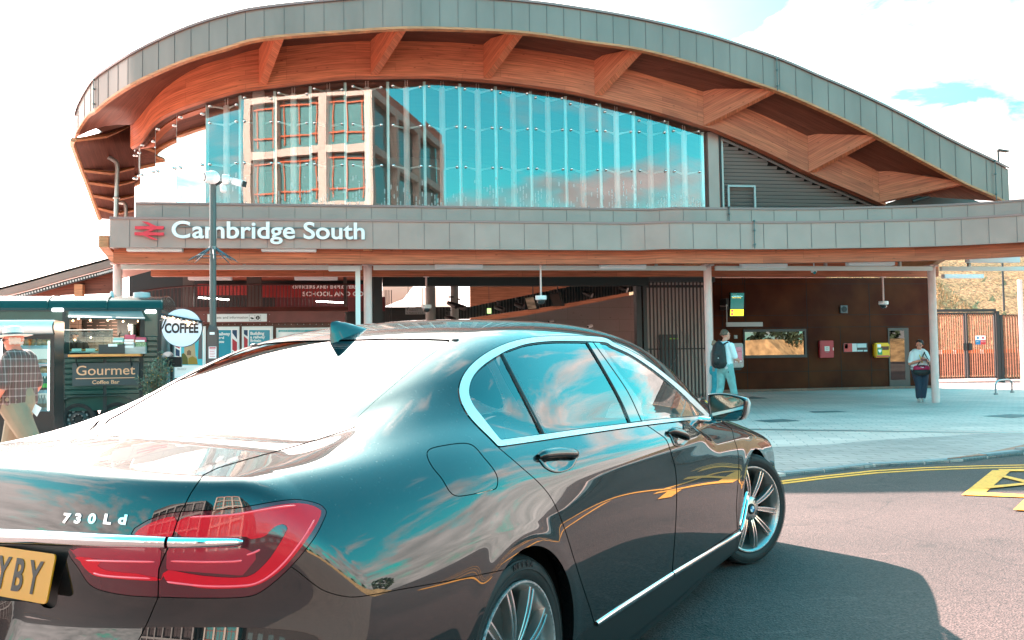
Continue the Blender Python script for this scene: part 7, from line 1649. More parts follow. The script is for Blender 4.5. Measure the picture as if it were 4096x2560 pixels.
    # white ice chest at its left
    mb = MB(); x1 = px(185, 600)[0]; mb.b2(xl-.9, xl-.03, .0, .6, .10, zt+.06); o = mb.build('cabinet', wht, None, bevel=.03, smooth=50); cb = empty('white_cabinet', F.o, F.a); tag(cb, 'tall white cabinet at the left edge behind the man in the hat', 'cabinet'); o.parent = cb; mb = MB(); mb.b2(xl-.88, xl-.05, .02, .58, .0, .099); mb.build('plinth', blk, cb)
fridge()
# ---------------------------------------------------------------- lamp post with cameras
def cctv_pole():
    K7 = lambda x, y: (740+x*.2977, 650+y*.2977)
    d = 15.2; b = atD(852, 1465, d); t = atD(864, 732, d); x, y = b.x, b.y; r_ = empty('camera_post', (x, y, 0)); tag(r_, 'dark steel post with white cameras on top and a spiked anti-climb collar', 'post'); pm = mat('post_slate', (.075, .090, .090), rough=.35, metal=.3); pb = mat('post_brown', (.075, .062, .058), rough=.45)
    h = t.z; zb = atD(855, 1320, d).z; mb = MB(); mb.lathe([(.056, zb), (.054, h), (.001, h)], n=20); mb.build('pole', pm, r_, smooth=30); mb = MB(); mb.box((0, 0, zb/2), (.17, .17, zb)); mb.build('base_box', pb, r_, bevel=.01)
    mb = MB(); mb.lathe([(.11, zb), (.056, zb+.10)], n=4, rot=Matrix.Rotation(math.pi/4, 3, 'Z')); mb.build('base_cap', pb, r_)
    z = atD(860, 1410, d).z; mb = MB(); mb.b2(-.055, .07, -.092, -.0855, z-.10, z+.10); n = mb.build('warning_notice', mat('notice_white', (.72, .66, .66), rough=.4), r_); mb = MB(); mb.b2(-.045, .06, -.094, -.0925, z+.065, z+.09); 
    for k in range(5): mb.b2(-.04, .05-.01*(k % 2), -.094, -.0925, z+.04-.028*k, z+.048-.028*k)
    mb.build('lettering', mat('notice_red', (.5, .05, .07), rough=.5), n); z2 = atD(858, 1334, d).z; mb = MB(); mb.b2(-.04, .04, -.09, -.0855, z2-.02, z2+.02); mb.build('plate', prw, r_)
    zc = atD(858, 990, d).z; mb = MB()
    for k in range(8):
        a = k*math.pi/4+.2; p0 = Vector((.05*math.cos(a), .05*math.sin(a), zc)); p1 = Vector((.36*math.cos(a), .36*math.sin(a), zc-.20)); mb.tube([p0, p1, p1+(p1-p0)*.18], [.016, .011, .002], n=4)
    ring_ = [(.28*math.cos(k*.3927), .28*math.sin(k*.3927), zc-.14) for k in range(17)]; mb.tube(ring_, .006, n=4); mb.lathe([(.07, zc-.03), (.07, zc+.03)], n=16); mb.build('spike_collar', mat('spike_steel', (.14, .15, .16), rough=.25, metal=.8), r_)
    wh = mat('camera_white', ())
    def cam3(px, py, dv, name, r1, L_):
        p = atD(*K7(px, py), d); o = empty(name, (p.x-x, p.y-y, p.z), 0, r_); dv = Vector(dv).normalized(); return o, dv
    o, dv = cam3(375, 200, (-.8, -.6, -.1), 'camera_head', .1, .1); mb = MB(); mb.ball((0, 0, 0), .115, 14); mb.build('housing', wh, o, smooth=True); mb = MB(); mb.tube([Vector(dv)*.06, Vector(dv)*.17], [.105, .095], n=16); mb.build('shroud', wh, o, smooth=40); mb = MB(); mb.tube([Vector(dv)*.165, Vector(dv)*.18], [.085, .07], n=16); mb.build('lens', mat('lens_black', (.01, .01, .01), rough=.1, coat=1), o)
    o, dv = cam3(720, 270, (.75, -.5, -.28), 'camera_head', .1, .1); rt = dv.to_track_quat('X', 'Z').to_matrix(); mb = MB(); mb.box((0, 0, 0), (.26, .115, .115), rot=rt); mb.build('housing', wh, o, bevel=.02, smooth=50); mb = MB(); mb.box(dv*.131, (.012, .10, .10), rot=rt); mb.build('lens', mat('lens_black', ()), o); mb = MB(); mb.tube([-dv*.1+Vector((0, 0, .02)), Vector((-.22, .0, .08))], .03, n=10); mb.build('neck', wh, o, smooth=True)
    o, dv = cam3(555, 230, (1, 0, 0), 'camera_mount', .1, .1); mb = MB(); mb.lathe([(.001, -.06), (.085, -.06), (.09, 0), (.075, .05), (.001, .06)], n=20, rot=Matrix.Rotation(math.pi/2, 3, 'Y')); mb.build('housing', wh, o, smooth=40)
    o, dv = cam3(515, 345, (.2, -.4, -1), 'camera_head', .1, .1); rt = dv.to_track_quat('X', 'Z').to_matrix(); mb = MB(); mb.box((0, 0, 0), (.16, .10, .09), rot=rt); mb.build('housing', wh, o, bevel=.02, smooth=50)
    mb = MB(); p = atD(*K7(480, 240), d); mb.tube([(0, 0, h-.02), (.10, 0, h+.04)], .03, n=8); mb.box((.06, 0, h+.03), (.2, .06, .05)); mb.build('bracket', mat('bracket_black', (.02, .022, .022), rough=.4), r_)
cctv_pole()
# second smaller post behind the coffee sign
p = atD(687, 1500, 17.5); r_ = empty('black_post', (p.x, p.y, 0)); tag(r_, 'slim black post with a small box between the plant and the posters', 'post'); mb = MB(); mb.lathe([(.03, 0), (.03, 1.75)], n=12); mb.build('pole', mat('arm_black', ()), r_, smooth=True); mb = MB(); z = atD(687, 1448, 17.5).z; mb.box((.02, -.05, z), (.36, .10, .20)); mb.build('box', mat('arm_black', ()), r_, bevel=.01)
# ---------------------------------------------------------------- olive in a pot
def olive():
    p = atD(606, 1560, 15.6); r_ = empty('olive_plant', (p.x, p.y, 0)); tag(r_, 'bushy olive plant in a pale pot by the trailer end', 'plant'); rg = random.Random(5); K = lambda x, y: (240+x*.2381, 1200+y*.2381)
    mb = MB(); mb.lathe([(.001, 0), (.17, 0), (.22, .42), (.20, .42), (.19, .36), (.001, .36)], n=24); mb.build('pot', mat('pot_pale', (.42, .42, .40), rough=.6), r_, smooth=40)
    tips = [(1690, 910), (1790, 960), (1830, 1010), (1870, 1100), (1545, 1010), (1500, 1060), (1430, 1190), (1310, 1310), (1610, 1080), (1700, 1060), (1760, 1090), (1380, 1360), (1560, 1150), (1820, 1150), (1660, 990), (1730, 1170), (1480, 1260), (1600, 1230)]
    br = MB(); lf = MB(); fl = MB()
    for i, t in enumerate(tips):
        q = atD(*K(*t), 15.6+rg.uniform(-.18, .18)); q = q-Vector((p.x, p.y, 0)); b0 = Vector((rg.uniform(-.05, .05), rg.uniform(-.05, .05), .38)); mid = b0.lerp(q, .5)+Vector((rg.uniform(-.05, .05), rg.uniform(-.06, .06), .05)); pts = [b0, mid, q]; br.tube(pts, [.010, .007, .003], n=5)
        for k in range(95):
            t_ = rg.uniform(.25, 1.02); c = (b0.lerp(mid, t_*2) if t_ < .5 else mid.lerp(q, t_*2-1)); d = Vector((rg.gauss(0, 1), rg.gauss(0, 1), rg.gauss(.5, .8))).normalized(); L_ = rg.uniform(.035, .075); s_ = d.cross(Vector((rg.gauss(0, 1), rg.gauss(0, 1), rg.gauss(0, 1)))).normalized()*L_*.16; c = c+Vector((rg.gauss(0, .035), rg.gauss(0, .035), rg.gauss(0, .03))); lf.cur = rg.choice((0, 0, 1, 1, 2)); lf.face([c, c+d*L_*.5+s_, c+d*L_, c+d*L_*.5-s_])
            if k % 40 == 7: fl.ball(c, .009, 5)
    br.build('branches', mat('twig', (.16, .11, .07), rough=.8), r_); lf.build('foliage', [mat('leaf_olive', (.075, .105, .060), rough=.5), mat('leaf_grey', (.15, .19, .13), rough=.5), mat('leaf_dark', (.035, .06, .04), rough=.5)], r_); fl.build('berries', mat('berry_orange', (.65, .28, .04), rough=.4), r_)  # leaf tones are picked at random
    fp = atD(*K(1815, 955), 15.5)-Vector((p.x, p.y, 0)); mb = MB()
    for k in range(14): a = k*math.pi/13; mb.prism([fp, fp+Vector((.10*math.cos(a)-.012, 0, .09*math.sin(a))), fp+Vector((.10*math.cos(a)+.012, 0, .09*math.sin(a)+.004))], (0, .01, 0))
    mb.build('flower', mat('petal_pink', (.62, .45, .42), rough=.6), r_)
olive()
# ---------------------------------------------------------------- lower platform roof at the far left
def far_roof():
    Y = 24.5; r_ = empty('platform_canopy', (atY(300, 1100, Y).x, Y, 0)); tag(r_, 'low curved platform roof with timber sides sloping away at the far left', 'canopy'); inv = Matrix.Translation((-atY(300, 1100, Y).x, -Y, 0)); cl = [(-250, 1230), (0, 1168), (120, 1137), (260, 1097), (390, 1062), (470, 1040)]
    def A(o): o.parent = r_; o.matrix_parent_inverse = inv.copy()
    top = [atY(a, b-18, Y) for a, b in cl]; bot = [atY(a, b+20, Y) for a, b in cl]; A(loft('roof_fascia', [bot, top], CLAD_R, None, off=(0, .12, 0))); A(loft('roof_covering', [top, [p+Vector((0, 5, .25)) for p in top]], CLAD, None, off=(0, 0, -.06)))
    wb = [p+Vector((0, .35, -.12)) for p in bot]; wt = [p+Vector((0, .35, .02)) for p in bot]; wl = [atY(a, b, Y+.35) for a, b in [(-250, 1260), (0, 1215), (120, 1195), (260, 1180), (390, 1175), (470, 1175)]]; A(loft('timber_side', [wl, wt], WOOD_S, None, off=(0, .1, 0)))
    mb = MB()
    for i in range(len(bot)-1): mb.prism([bot[i]+Vector((0, .1, -.02)), bot[i+1]+Vector((0, .1, -.02)), bot[i+1]+Vector((0, .1, -.14)), bot[i]+Vector((0, .1, -.14))], (0, .04, 0))
    gu = A(mb.build('gutter', DARKM)); gu = [o for o in bpy.data.objects if o.name.startswith('gutter')][0]; mb = MB()
    for k in range(60):
        t = k/59*(len(bot)-1.001); i = int(t); q = bot[i].lerp(bot[i+1], t-i); mb.box(q+Vector((0, .085, -.085)), (.035, .02, .05))
    join_into(gu, mb.build('eaves_cleat', mat('cleat_pale', (.6, .6, .58), rough=.4))); mb = MB(); q = atY(312, 1175, Y+.1); mb.box((q.x, Y+.22, q.z), (.2, .2, .5)); A(mb.build('timber_post', GLU))
    for px in (60, 312, 380): q = atY(px, 1200, Y+.6); mb = MB(); mb.lathe([(.09, 0), (.09, q.z)], (q.x, Y+.6, 0), n=14); A(mb.build('column', WHITE_P, smooth=True))
far_roof()
# ---------------------------------------------------------------- right side: bank, gate, slatted fence, cycle stands
def right_side():
    # dry bank: a rising sheet with tufted surface
    nx, ny = 70, 40; rg = np.random.RandomState(2); me = bpy.data.meshes.new('bank'); V = []; F = []
    for j in range(ny):
        for i in range(nx):
            x = 14+i*.75; y = 38+j*.6; h = 0 if j < 3 else (j-3)*.36 + rg.uniform(-.09, .09); V.append((x, y, min(h, 11)))
    for j in range(ny-1):
        for i in range(nx-1): F.append((j*nx+i, j*nx+i+1, (j+1)*nx+i+1, (j+1)*nx+i))
    m = bpy.data.materials.new('dry_grass'); m.use_nodes = True; nt = m.node_tree; b = nt.nodes['Principled BSDF']; b.inputs['Roughness'].default_value = .9; tc = nt.nodes.new('ShaderNodeTexCoord'); n = nt.nodes.new('ShaderNodeTexNoise'); n.inputs['Scale'].default_value = 5.5; n.inputs['Detail'].default_value = 12; n.inputs['Roughness'].default_value = .7; nt.links.new(tc.outputs['Object'], n.inputs['Vector']); cr = nt.nodes.new('ShaderNodeValToRGB'); e = cr.color_ramp.elements; e[0].position = .36; e[0].color = (.13, .055, .022, 1); e[1].position = .66; e[1].color = (.70, .34, .15, 1); x_ = cr.color_ramp.elements.new(.48); x_.color = (.44, .17, .065, 1); nt.links.new(n.outputs['Fac'], cr.inputs[0]); nt.links.new(cr.outputs[0], b.inputs['Base Color']); bp = nt.nodes.new('ShaderNodeBump'); bp.inputs['Distance'].default_value = .12; nt.links.new(n.outputs['Fac'], bp.inputs['Height']); nt.links.new(bp.outputs[0], b.inputs['Normal'])
    me.from_pydata(V, [], F); me.materials.append(m); me.shade_smooth(); o = bpy.data.objects.new('bank', me); link(o); o['kind'] = 'structure'
    mb = MB(); r2 = random.Random(9)
    for k in range(9000):
        x = r2.uniform(17, 34); j = r2.uniform(4, 22); y = 38+j*.6; z = (j-3)*.36; h = r2.uniform(.15, .45); a = r2.uniform(0, 6.28); w_ = .02; mb.cur = r2.choice((0, 1, 2)); c = Vector((x, y, z-.02)); d = Vector((r2.gauss(0, .08), r2.gauss(0, .08), h)); s_ = Vector((math.cos(a)*w_, math.sin(a)*w_, 0)); mb.face([c-s_, c+s_, c+d])
    o = mb.build('grass', [mat('straw_pale', (.70, .36, .17), rough=.9), mat('straw_orange', (.42, .20, .08), rough=.9), mat('straw_dark', (.20, .11, .05), rough=.9)]); o['kind'] = 'stuff'; tag(o, 'dry straw coloured grass on the sunlit bank', 'grass')
    # sunlit path strip below the gate
    GY = 33.2; gx0 = atY(3750, 1500, GY).x; gx1 = atY(3988, 1500, GY).x; Z = lambda py, px=3870: atY(px, py, GY).z
    K2 = lambda x, y: (3600+x*.35708, 1100+y*.35708)
    brn = mat('gate_brown', (.030, .018, .018), rough=.5); sl = mat('gate_slat', (.30, .09, .042), rough=.6, noise=(2, .25, (1, 1, 6)))
    zt, zb = Z(1250), Z(1535)
    zb = max(zb, .22)
    xm = atY(*K2(740, 800), GY).x
    for a, b, lb in ((gx0, xm-.02, 'left leaf of the dark framed timber slatted gate'), (xm+.02, gx1, 'right leaf of the dark framed slatted gate bearing the safety notice')):
        g = empty('slatted_gate', ((a+b)/2, GY, zb)); tag(g, lb, 'gate', 'gate leaves by the bank'); c = (a+b)/2; hw = (b-a)/2; H = zt-zb
        mb = MB(); mb.b2(-hw, hw, -.03, .03, 0, .09); mb.b2(-hw, hw, -.03, .03, H-.10, H); mb.b2(-hw, -hw+.07, -.03, .03, .09, H-.10); mb.b2(hw-.07, hw, -.03, .03, .09, H-.10); mb.build('gate_frame', brn, g); mb = MB(); x = -hw+.10
        while x < hw-.10: mb.b2(x, x+.040, -.06, -.031, .05, H-.06); x += .105
        mb.build('slats', sl, g); mb = MB(); q = hw-.1 if a < xm-.5 else -hw+.1; mb.box((q, -.09, H*.48), (.14, .06, .3)); mb.build('lock_box', mat('lock_black', (.012, .01, .01), rough=.4), g, bevel=.01)
    mb = MB(); mb.b2(gx0-.25, gx0-.05, GY-.05, GY+.1, 0, Z(1250)+.12); mb.b2(gx1+.03, gx1+.18, GY-.05, GY+.1, 0, Z(1245)); mb.b2(gx0-.05, gx1+.03, GY-.05, GY+.1, zt+.03, zt+.14)
    tag(mb.build('gate_posts', brn), 'dark brown gate posts and lintel beside the building end', 'gate frame')
    # fence to the right
    f0 = gx1+.2; f1 = f0+7; fe = empty('slatted_fence', (f0, GY, 0)); tag(fe, 'orange brown vertical slat fence right of the gate', 'fence'); zt2_ = Z(1258, 4050); mb = MB(); mb.b2(0, f1-f0, -.02, .04, zt2_-.07, zt2_); mb.b2(0, f1-f0, -.02, .04, .16, .26); mb.b2(0, .12, -.05, .06, 0, zt2_); mb.build('rails', brn, fe); mb = MB(); x = .15
    while x < f1-f0: mb.b2(x, x+.075, -.05, -.021, .20, zt2_-.03); x += .125
    mb.build('slats', sl, fe)
    # things stored behind the fence catching the light
    mb = MB(); mb.b2(gx0+.2, f1, GY+1.8, GY+2.6, .3, 1.25); tag(mb.build('storage_cage', mat('cage_dark', (.03, .024, .02), rough=.6, noise=(3, .6))), 'dark storage unit behind the slatted fence', 'storage'); mb = MB(); mb.b2(gx0+.2, f1, GY+1.7, GY+1.78, 1.26, 1.42); tag(mb.build('orange_barrier', mat('barrier_orange', (.75, .16, .02), rough=.5)), 'long orange barrier rail seen through the slatted gate', 'barrier')
    for i, x in enumerate((gx0+.5, gx0+1.3, gx0+2.0, gx0+3.3, f0+2.2)):
        mb = MB(); mb.box((0, 0, .10), (.16, .04, .18)); mb.ball((0, 0, .1), (.06, .05, .07), 6); tag(mb.build('reflector', mat('reflector_pale', (.75, .72, .66), rough=.3), None, loc=(x, GY+1.66, 1.22)), 'pale reflector on the orange rail, %s from the left' % ('first', 'second', 'third', 'fourth', 'fifth')[i], 'reflector', 'reflectors on the orange rail')
    # gate notice
    p, q = atY(*K2(842, 680), GY-.07), atY(*K2(958, 778), GY-.07); nr = empty('safety_notice', ((p.x+q.x)/2, GY-.075, q.z)); tag(nr, 'small blue white and red safety notice on the gate', 'sign'); w_ = (q.x-p.x)/2; h_ = p.z-q.z
    for a, b, c, d, m_ in ((-w_, w_, h_*.5, h_, prw), (-w_, 0, 0, h_*.5, mat('notice_blue', (.01, .16, .34), rough=.4)), (0, w_, 0, h_*.5, mat('notice_redd', (.55, .02, .03), rough=.4))): mb = MB(); mb.b2(a, b, -.006, 0, c, d); mb.build('panel', m_, nr)
    for x, m_ in ((-w_*.5, mat('notice_blue', ())), (w_*.5, mat('notice_redd', ()))): mb = MB(); mb.lathe([(.05, 0), (.05, .003), (.001, .003)], (x, -.007, h_*.75), n=16, rot=Matrix.Rotation(math.pi/2, 3, 'X')); mb.build('pictogram', m_, nr)
    for x, s_ in ((-w_*.9, 'Safety'), (w_*.1, 'No entry')): text_obj('lettering', s_, .05, prw, nr, frame_at((x, -.008, h_*.28), (1, 0, 0), (0, 0, 1)), ext=.001)
    # sunlit paving outside the shade
    # cycle stand
    st = mat('stand_steel', (.28, .30, .31), rough=.3, metal=.8); a, b = atZ(3984, 1583), atZ(4049, 1575); r_ = empty('cycle_stand', (a.x, a.y, 0)); tag(r_, 'arched steel cycle stand on the paving in front of the slatted fence', 'cycle stand'); w3 = (b-a); top = 1.325 and atY(4010, 1522, a.y).z; pts = [Vector((0, 0, 0)), Vector((0, 0, top*.75)), w3*.08+Vector((0, 0, top*.93)), w3*.25+Vector((0, 0, top)), w3*.75+Vector((0, 0, top)), w3*.92+Vector((0, 0, top*.93)), w3+Vector((0, 0, top*.75)), w3]; mb = MB(); mb.tube(pts, .028, n=10); mb.build('hoop', st, r_, smooth=True); mb = MB(); mb.lathe([(.06, 0), (.06, .05), (.03, .06)], (0, 0, .03), n=12); mb.lathe([(.06, 0), (.06, .05), (.03, .06)], (w3.x, w3.y, .03), n=12); mb.build('foot', st, r_)
    # far bright post and roadside lamp on the roof line
    q = atY(4088, 1250, 30); mb = MB(); mb.b2(q.x-.06, q.x+.06, 30, 30.12, 0, 4.0); tag(mb.build('far_post', WHITE_P), 'bright slim post at the right edge in front of the bank', 'post')
    l0 = atD(3994, 650, 36); l1 = atD(3990, 600, 36); lr = empty('area_light', l0); tag(lr, 'small flat lamp head on a thin pole above the right end of the roof', 'lamp'); mb = MB(); mb.tube([(0, 0, -6), (0, 0, l1.z-l0.z)], .04, n=8); mb.build('pole', DARKM, lr); mb = MB(); mb.box((.18, 0, l1.z-l0.z-.02), (.5, .2, .06), rot=Matrix.Rotation(.12, 3, 'Y')); mb.build('lamp_head', DARKM, lr)
right_side()
# ---------------------------------------------------------------- people
def fuse(name, mb, m, parent, voxel=.010, smooth=2):
    "one continuous skin out of overlapping tapered limbs"
    me = bpy.data.meshes.new('tmp'); me.from_pydata(mb.v, [], mb.f)
    bm = bmesh.new(); bm.from_mesh(me); bmesh.ops.recalc_face_normals(bm, faces=bm.faces); bm.to_mesh(me); bm.free()
    o = bpy.data.objects.new('tmp', me); C.collection.objects.link(o); r_ = o.modifiers.new('r', 'REMESH'); r_.mode = 'VOXEL'; r_.voxel_size = voxel; s_ = o.modifiers.new('s', 'SMOOTH'); s_.iterations = smooth; s_.factor = .5
    dg = bpy.context.evaluated_depsgraph_get(); dg.update(); me2 = bpy.data.meshes.new_from_object(o.evaluated_get(dg)); bpy.data.objects.remove(o); me2.name = name; me2.shade_smooth(); me2.materials.clear(); me2.materials.append(m)
    return link(bpy.data.objects.new(name, me2), parent)
def limb(mb, pts, rs, n=12):
    "capsule chain with rounded ends"
    P = [Vector(p) for p in pts]; mb.tube(P, list(rs), n=n)
    for p, r in zip(P, rs): mb.ball(p, r, 10)
def hand(mb, wrist, d, palm_n, side=1, curl=.5, s_=1.0):
    "palm, four unequal bent fingers and a thumb leaving the side of the palm"
    d = Vector(d).normalized(); n = Vector(palm_n); n = (n-d*n.dot(d)).normalized(); t = d.cross(n)*side; w_ = Vector(wrist)
    pc = w_+d*.045*s_
    for k in (-1, -.33, .33, 1): limb(mb, [w_+t*k*.014*s_, w_+d*.085*s_+t*k*.030*s_], [.017*s_, .013*s_], 6)
    for k, L_ in ((-1, .062), (-.35, .075), (.32, .080), (.95, .072)):
        b0 = w_+d*.088*s_+t*k*.030*s_; b1 = b0+(d+n*curl*.5).normalized()*L_*.45*s_; b2 = b1+(d*(1-curl)+n*curl*1.2).normalized()*L_*.32*s_; b3 = b2+(d*(1-curl*1.6)+n*curl*1.6).normalized()*L_*.25*s_; limb(mb, [b0, b1, b2, b3], [.0095*s_, .009*s_, .0085*s_, .0075*s_], 6)
    q0 = w_+d*.022*s_+t*.028*s_; q1 = q0+(d*.6+t*.8+n*.3).normalized()*.036*s_; q2 = q1+(d*.9+t*.25+n*.45).normalized()*.030*s_; limb(mb, [q0, q1, q2], [.014*s_, .011*s_, .009*s_], 6)
def head(mb, c, f, up=(0, 0, 1), s_=1.0):
    "skull, jaw, nose, brow, ears; f = facing"
    c = Vector(c); f = Vector(f).normalized(); u = Vector(up); r = f.cross(u).normalized(); u = r.cross(f)
    def B(o, rad): 
        v0 = len(mb.v); mb.ball((0, 0, 0), rad, 14)
        for i in range(v0, len(mb.v)): x, y, z = mb.v[i]; mb.v[i] = tuple(c + (f*(x+o[0]) + r*(y+o[1]) + u*(z+o[2]))*s_)
    B((-.012, 0, .025), (.095, .076, .090)); B((.022, 0, -.035), (.065, .058, .068)); B((.048, 0, -.078), (.032, .035, .026)); B((.088, 0, -.012), (.017, .011, .026)); B((.080, 0, .028), (.016, .046, .012)); B((.080, 0, -.052), (.012, .024, .006)); B((.078, 0, -.064), (.012, .020, .007))
    for k in (-1, 1): B((-.008, .077*k, -.010), (.018, .008, .030)); B((.060, .038*k, -.018), (.024, .022, .020))
def eyes(parent, c, f, s_=1.0, m=None):
    c = Vector(c); f = Vector(f).normalized(); u = Vector((0, 0, 1)); r = f.cross(u).normalized(); mb = MB()
    for k in (-1, 1): mb.ball(c+(f*.082+r*.031*k+u*.006)*s_, .0085*s_, 8)
    mb.build('eyes', m or mat('eye_dark', (.03, .02, .02), rough=.3), parent, smooth=True)
SKIN1 = mat('skin_pink', (.58, .20, .13), rough=.5, noise=(9, .06)); SKIN2 = mat('skin_fair', (.64, .25, .17), rough=.5, noise=(9, .05)); SKIN3 = mat('skin_tan', (.48, .20, .13), rough=.5)
def plaid():
    m = bpy.data.materials.new('plaid_shirt'); m.use_nodes = True; MATS['plaid'] = m; nt = m.node_tree; N = nt.nodes; L = nt.links; b = N['Principled BSDF']; b.inputs['Roughness'].default_value = .85; tc = N.new('ShaderNodeTexCoord'); sp = N.new('ShaderNodeSeparateXYZ'); L.new(tc.outputs['Object'], sp.inputs[0])
    def M(op, a, b_=None):
        n = N.new('ShaderNodeMath'); n.operation = op
        for i, v in enumerate((a, b_)):
            if v is None: continue
            if isinstance(v, (int, float)): n.inputs[i].default_value = v
            else: L.new(v, n.inputs[i])
        return n.outputs[0]
    v = M('ADD', sp.outputs[0], sp.outputs[1]); a1 = M('LESS_THAN', M('FRACT', M('MULTIPLY', v, 13)), .16); a2 = M('LESS_THAN', M('FRACT', M('MULTIPLY', sp.outputs[2], 13)), .16); a3 = M('LESS_THAN', M('FRACT', M('ADD', M('MULTIPLY', v, 13), .5)), .10); a4 = M('GREATER_THAN', M('FRACT', M('MULTIPLY', sp.outputs[2], 6.5)), .5)
    k = M('ADD', M('MULTIPLY', M('ADD', a1, a2), .20), M('MULTIPLY', a4, .03)); cr = N.new('ShaderNodeMix'); cr.data_type = 'RGBA'; L.new(k, cr.inputs[0]); cr.inputs[6].default_value = (.095, .055, .044, 1); cr.inputs[7].default_value = (.75, .60, .56, 1); c2 = N.new('ShaderNodeMix'); c2.data_type = 'RGBA'; L.new(M('MULTIPLY', a3, .6), c2.inputs[0]); L.new(cr.outputs[2], c2.inputs[6]); c2.inputs[7].default_value = (.22, .08, .09, 1); L.new(c2.outputs[2], b.inputs['Base Color']); return m
def standing(name, label, loc, rz, J, skin, top, pants, shoe, hairf, scale=1.0, sleeves=.5, cat='person', wide_=1.0):
    """J: joints in a local frame, x = facing, y = left, z = up (metres):
    head, neck, shL, shR, elL, elR, wrL, wrR, hipL, hipR, knL, knR, anL, anR, toL, toR, face"""
    r_ = empty(name, loc, rz); tag(r_, label, cat); r_.scale = (scale,)*3; J = {k: Vector(v) for k, v in J.items()}
    ch = (J['shL']+J['shR'])/2; pv = (J['hipL']+J['hipR'])/2; wa = ch.lerp(pv, .62); mb = MB()
    limb(mb, [J['neck']-Vector((0, 0, .10)), J['neck']+Vector((0, 0, .02)), J['head']-Vector((0, 0, .05))], [.062, .056, .054])
    for s_ in 'LR':
        limb(mb, [ch.lerp(J['sh'+s_], .3), J['sh'+s_], J['sh'+s_].lerp(J['el'+s_], .5), J['el'+s_], J['el'+s_].lerp(J['wr'+s_], .35), J['wr'+s_]], [.07, .058, .050, .040, .041, .027])
        limb(mb, [J['hip'+s_], J['kn'+s_], J['kn'+s_].lerp(J['an'+s_], .35), J['an'+s_], J['to'+s_]], [.085, .058, .056, .038, .03])
    limb(mb, [ch, wa, pv], [.105, .10, .105]); head(mb, J['head'], J['face'])
    for s_, sd_ in (('L', 1), ('R', -1)):
        d = (J['wr'+s_]-J['el'+s_]); hd = J.get('hd'+s_, d); hand(mb, J['wr'+s_], hd, J.get('pn'+s_, Vector((0, -sd_, 0))), side=sd_, curl=float(J['curl'].x) if 'curl' in J else .45)
    fuse('body', mb, skin, r_, .0085, 1); eyes(r_, J['head'], J['face'])
    # shirt
    mb = MB()
    wx = wide_
    for off in (-.07, 0, .07): o = (J['shL']-J['shR']).normalized()*off*wx; limb(mb, [ch+o-Vector((0, 0, .0)), ch.lerp(wa, .5)+o*1.1, wa+o*1.05, pv+o*1.1+Vector((0, 0, .01))], [.112*wx, .118*wx, .116*wx, .122*wx])
    limb(mb, [J['shL'], J['shR']], [.072, .072]); limb(mb, [ch, J['neck']-Vector((0, 0, .03))], [.10, .068])
    for s_ in 'LR': e = J['sh'+s_].lerp(J['el'+s_], sleeves*1.7 if sleeves < .6 else sleeves); limb(mb, [J['sh'+s_], J['sh'+s_].lerp(e, .5), e], [.076, .070, .066])
    fuse('shirt', mb, top, r_, .010, 2)
    mb = MB(); limb(mb, [J['hipL']+Vector((0, 0, .04)), J['hipR']+Vector((0, 0, .04))], [.118*wx, .118*wx]); limb(mb, [pv+Vector((-.02, 0, -.02)), pv+Vector((-.02, 0, .08))], [.13*wx, .125*wx])
    for s_ in 'LR': k = J['kn'+s_]; a = J['an'+s_]; limb(mb, [J['hip'+s_], J['hip'+s_].lerp(k, .5), k, k.lerp(a, .5), a.lerp(k, .12)], [.112*wx, .098*wx, .080*wx, .075*wx, .072*wx])
    fuse('trousers', mb, pants, r_, .010, 2)
    for s_ in 'LR':
        a = J['an'+s_]; t = J['to'+s_]; d = (t-a); d.z = 0; d.normalize(); z0 = min(a.z-.05, t.z); mb = MB(); limb(mb, [a+Vector((0, 0, -.03))-d*.045, a+Vector((0, 0, -.035))+d*.05, t+Vector((0, 0, .004))], [.045, .045, .034]); o = fuse('shoe', mb, shoe, r_, .008, 2)
        sb = MB(); b_ = a-Vector((0, 0, .072)); sb.tube([b_-d*.075, b_-d*.03, b_+d*.10, t+d*.035-Vector((0, 0, .028))], [.022, .040, .042, .020], n=10); so = sb.build('sole', mat('sole_white', (.55, .53, .50), rough=.6), o, smooth=True)
    hairf(r_, J); return r_
def hair_cap(m, back=.0, low=-.02, thick=1.10):
    def f(r_, J):
        c = J['head']; fw = J['face'].normalized(); mb = MB(); u = Vector((0, 0, 1)); rt = fw.cross(u)
        for k in range(9):
            for j in range(5):
                a = k/8*math.pi*1.0+math.pi/2; th = .15+j*.36; d = (fw*math.cos(a)*1.05+rt*math.sin(a)*.86)*math.sin(th)+u*math.cos(th)
                p = c+Vector((0, 0, .025))+d*.080*thick-fw*.012
                if p.z-c.z > low: mb.ball(p, .026+.006*((k*j) % 3), 7)
        mb.ball(c+Vector((0, 0, .062))-fw*.01, (.082, .074, .060), 12); fuse('hair', mb, m, r_, .008, 1)
    return f
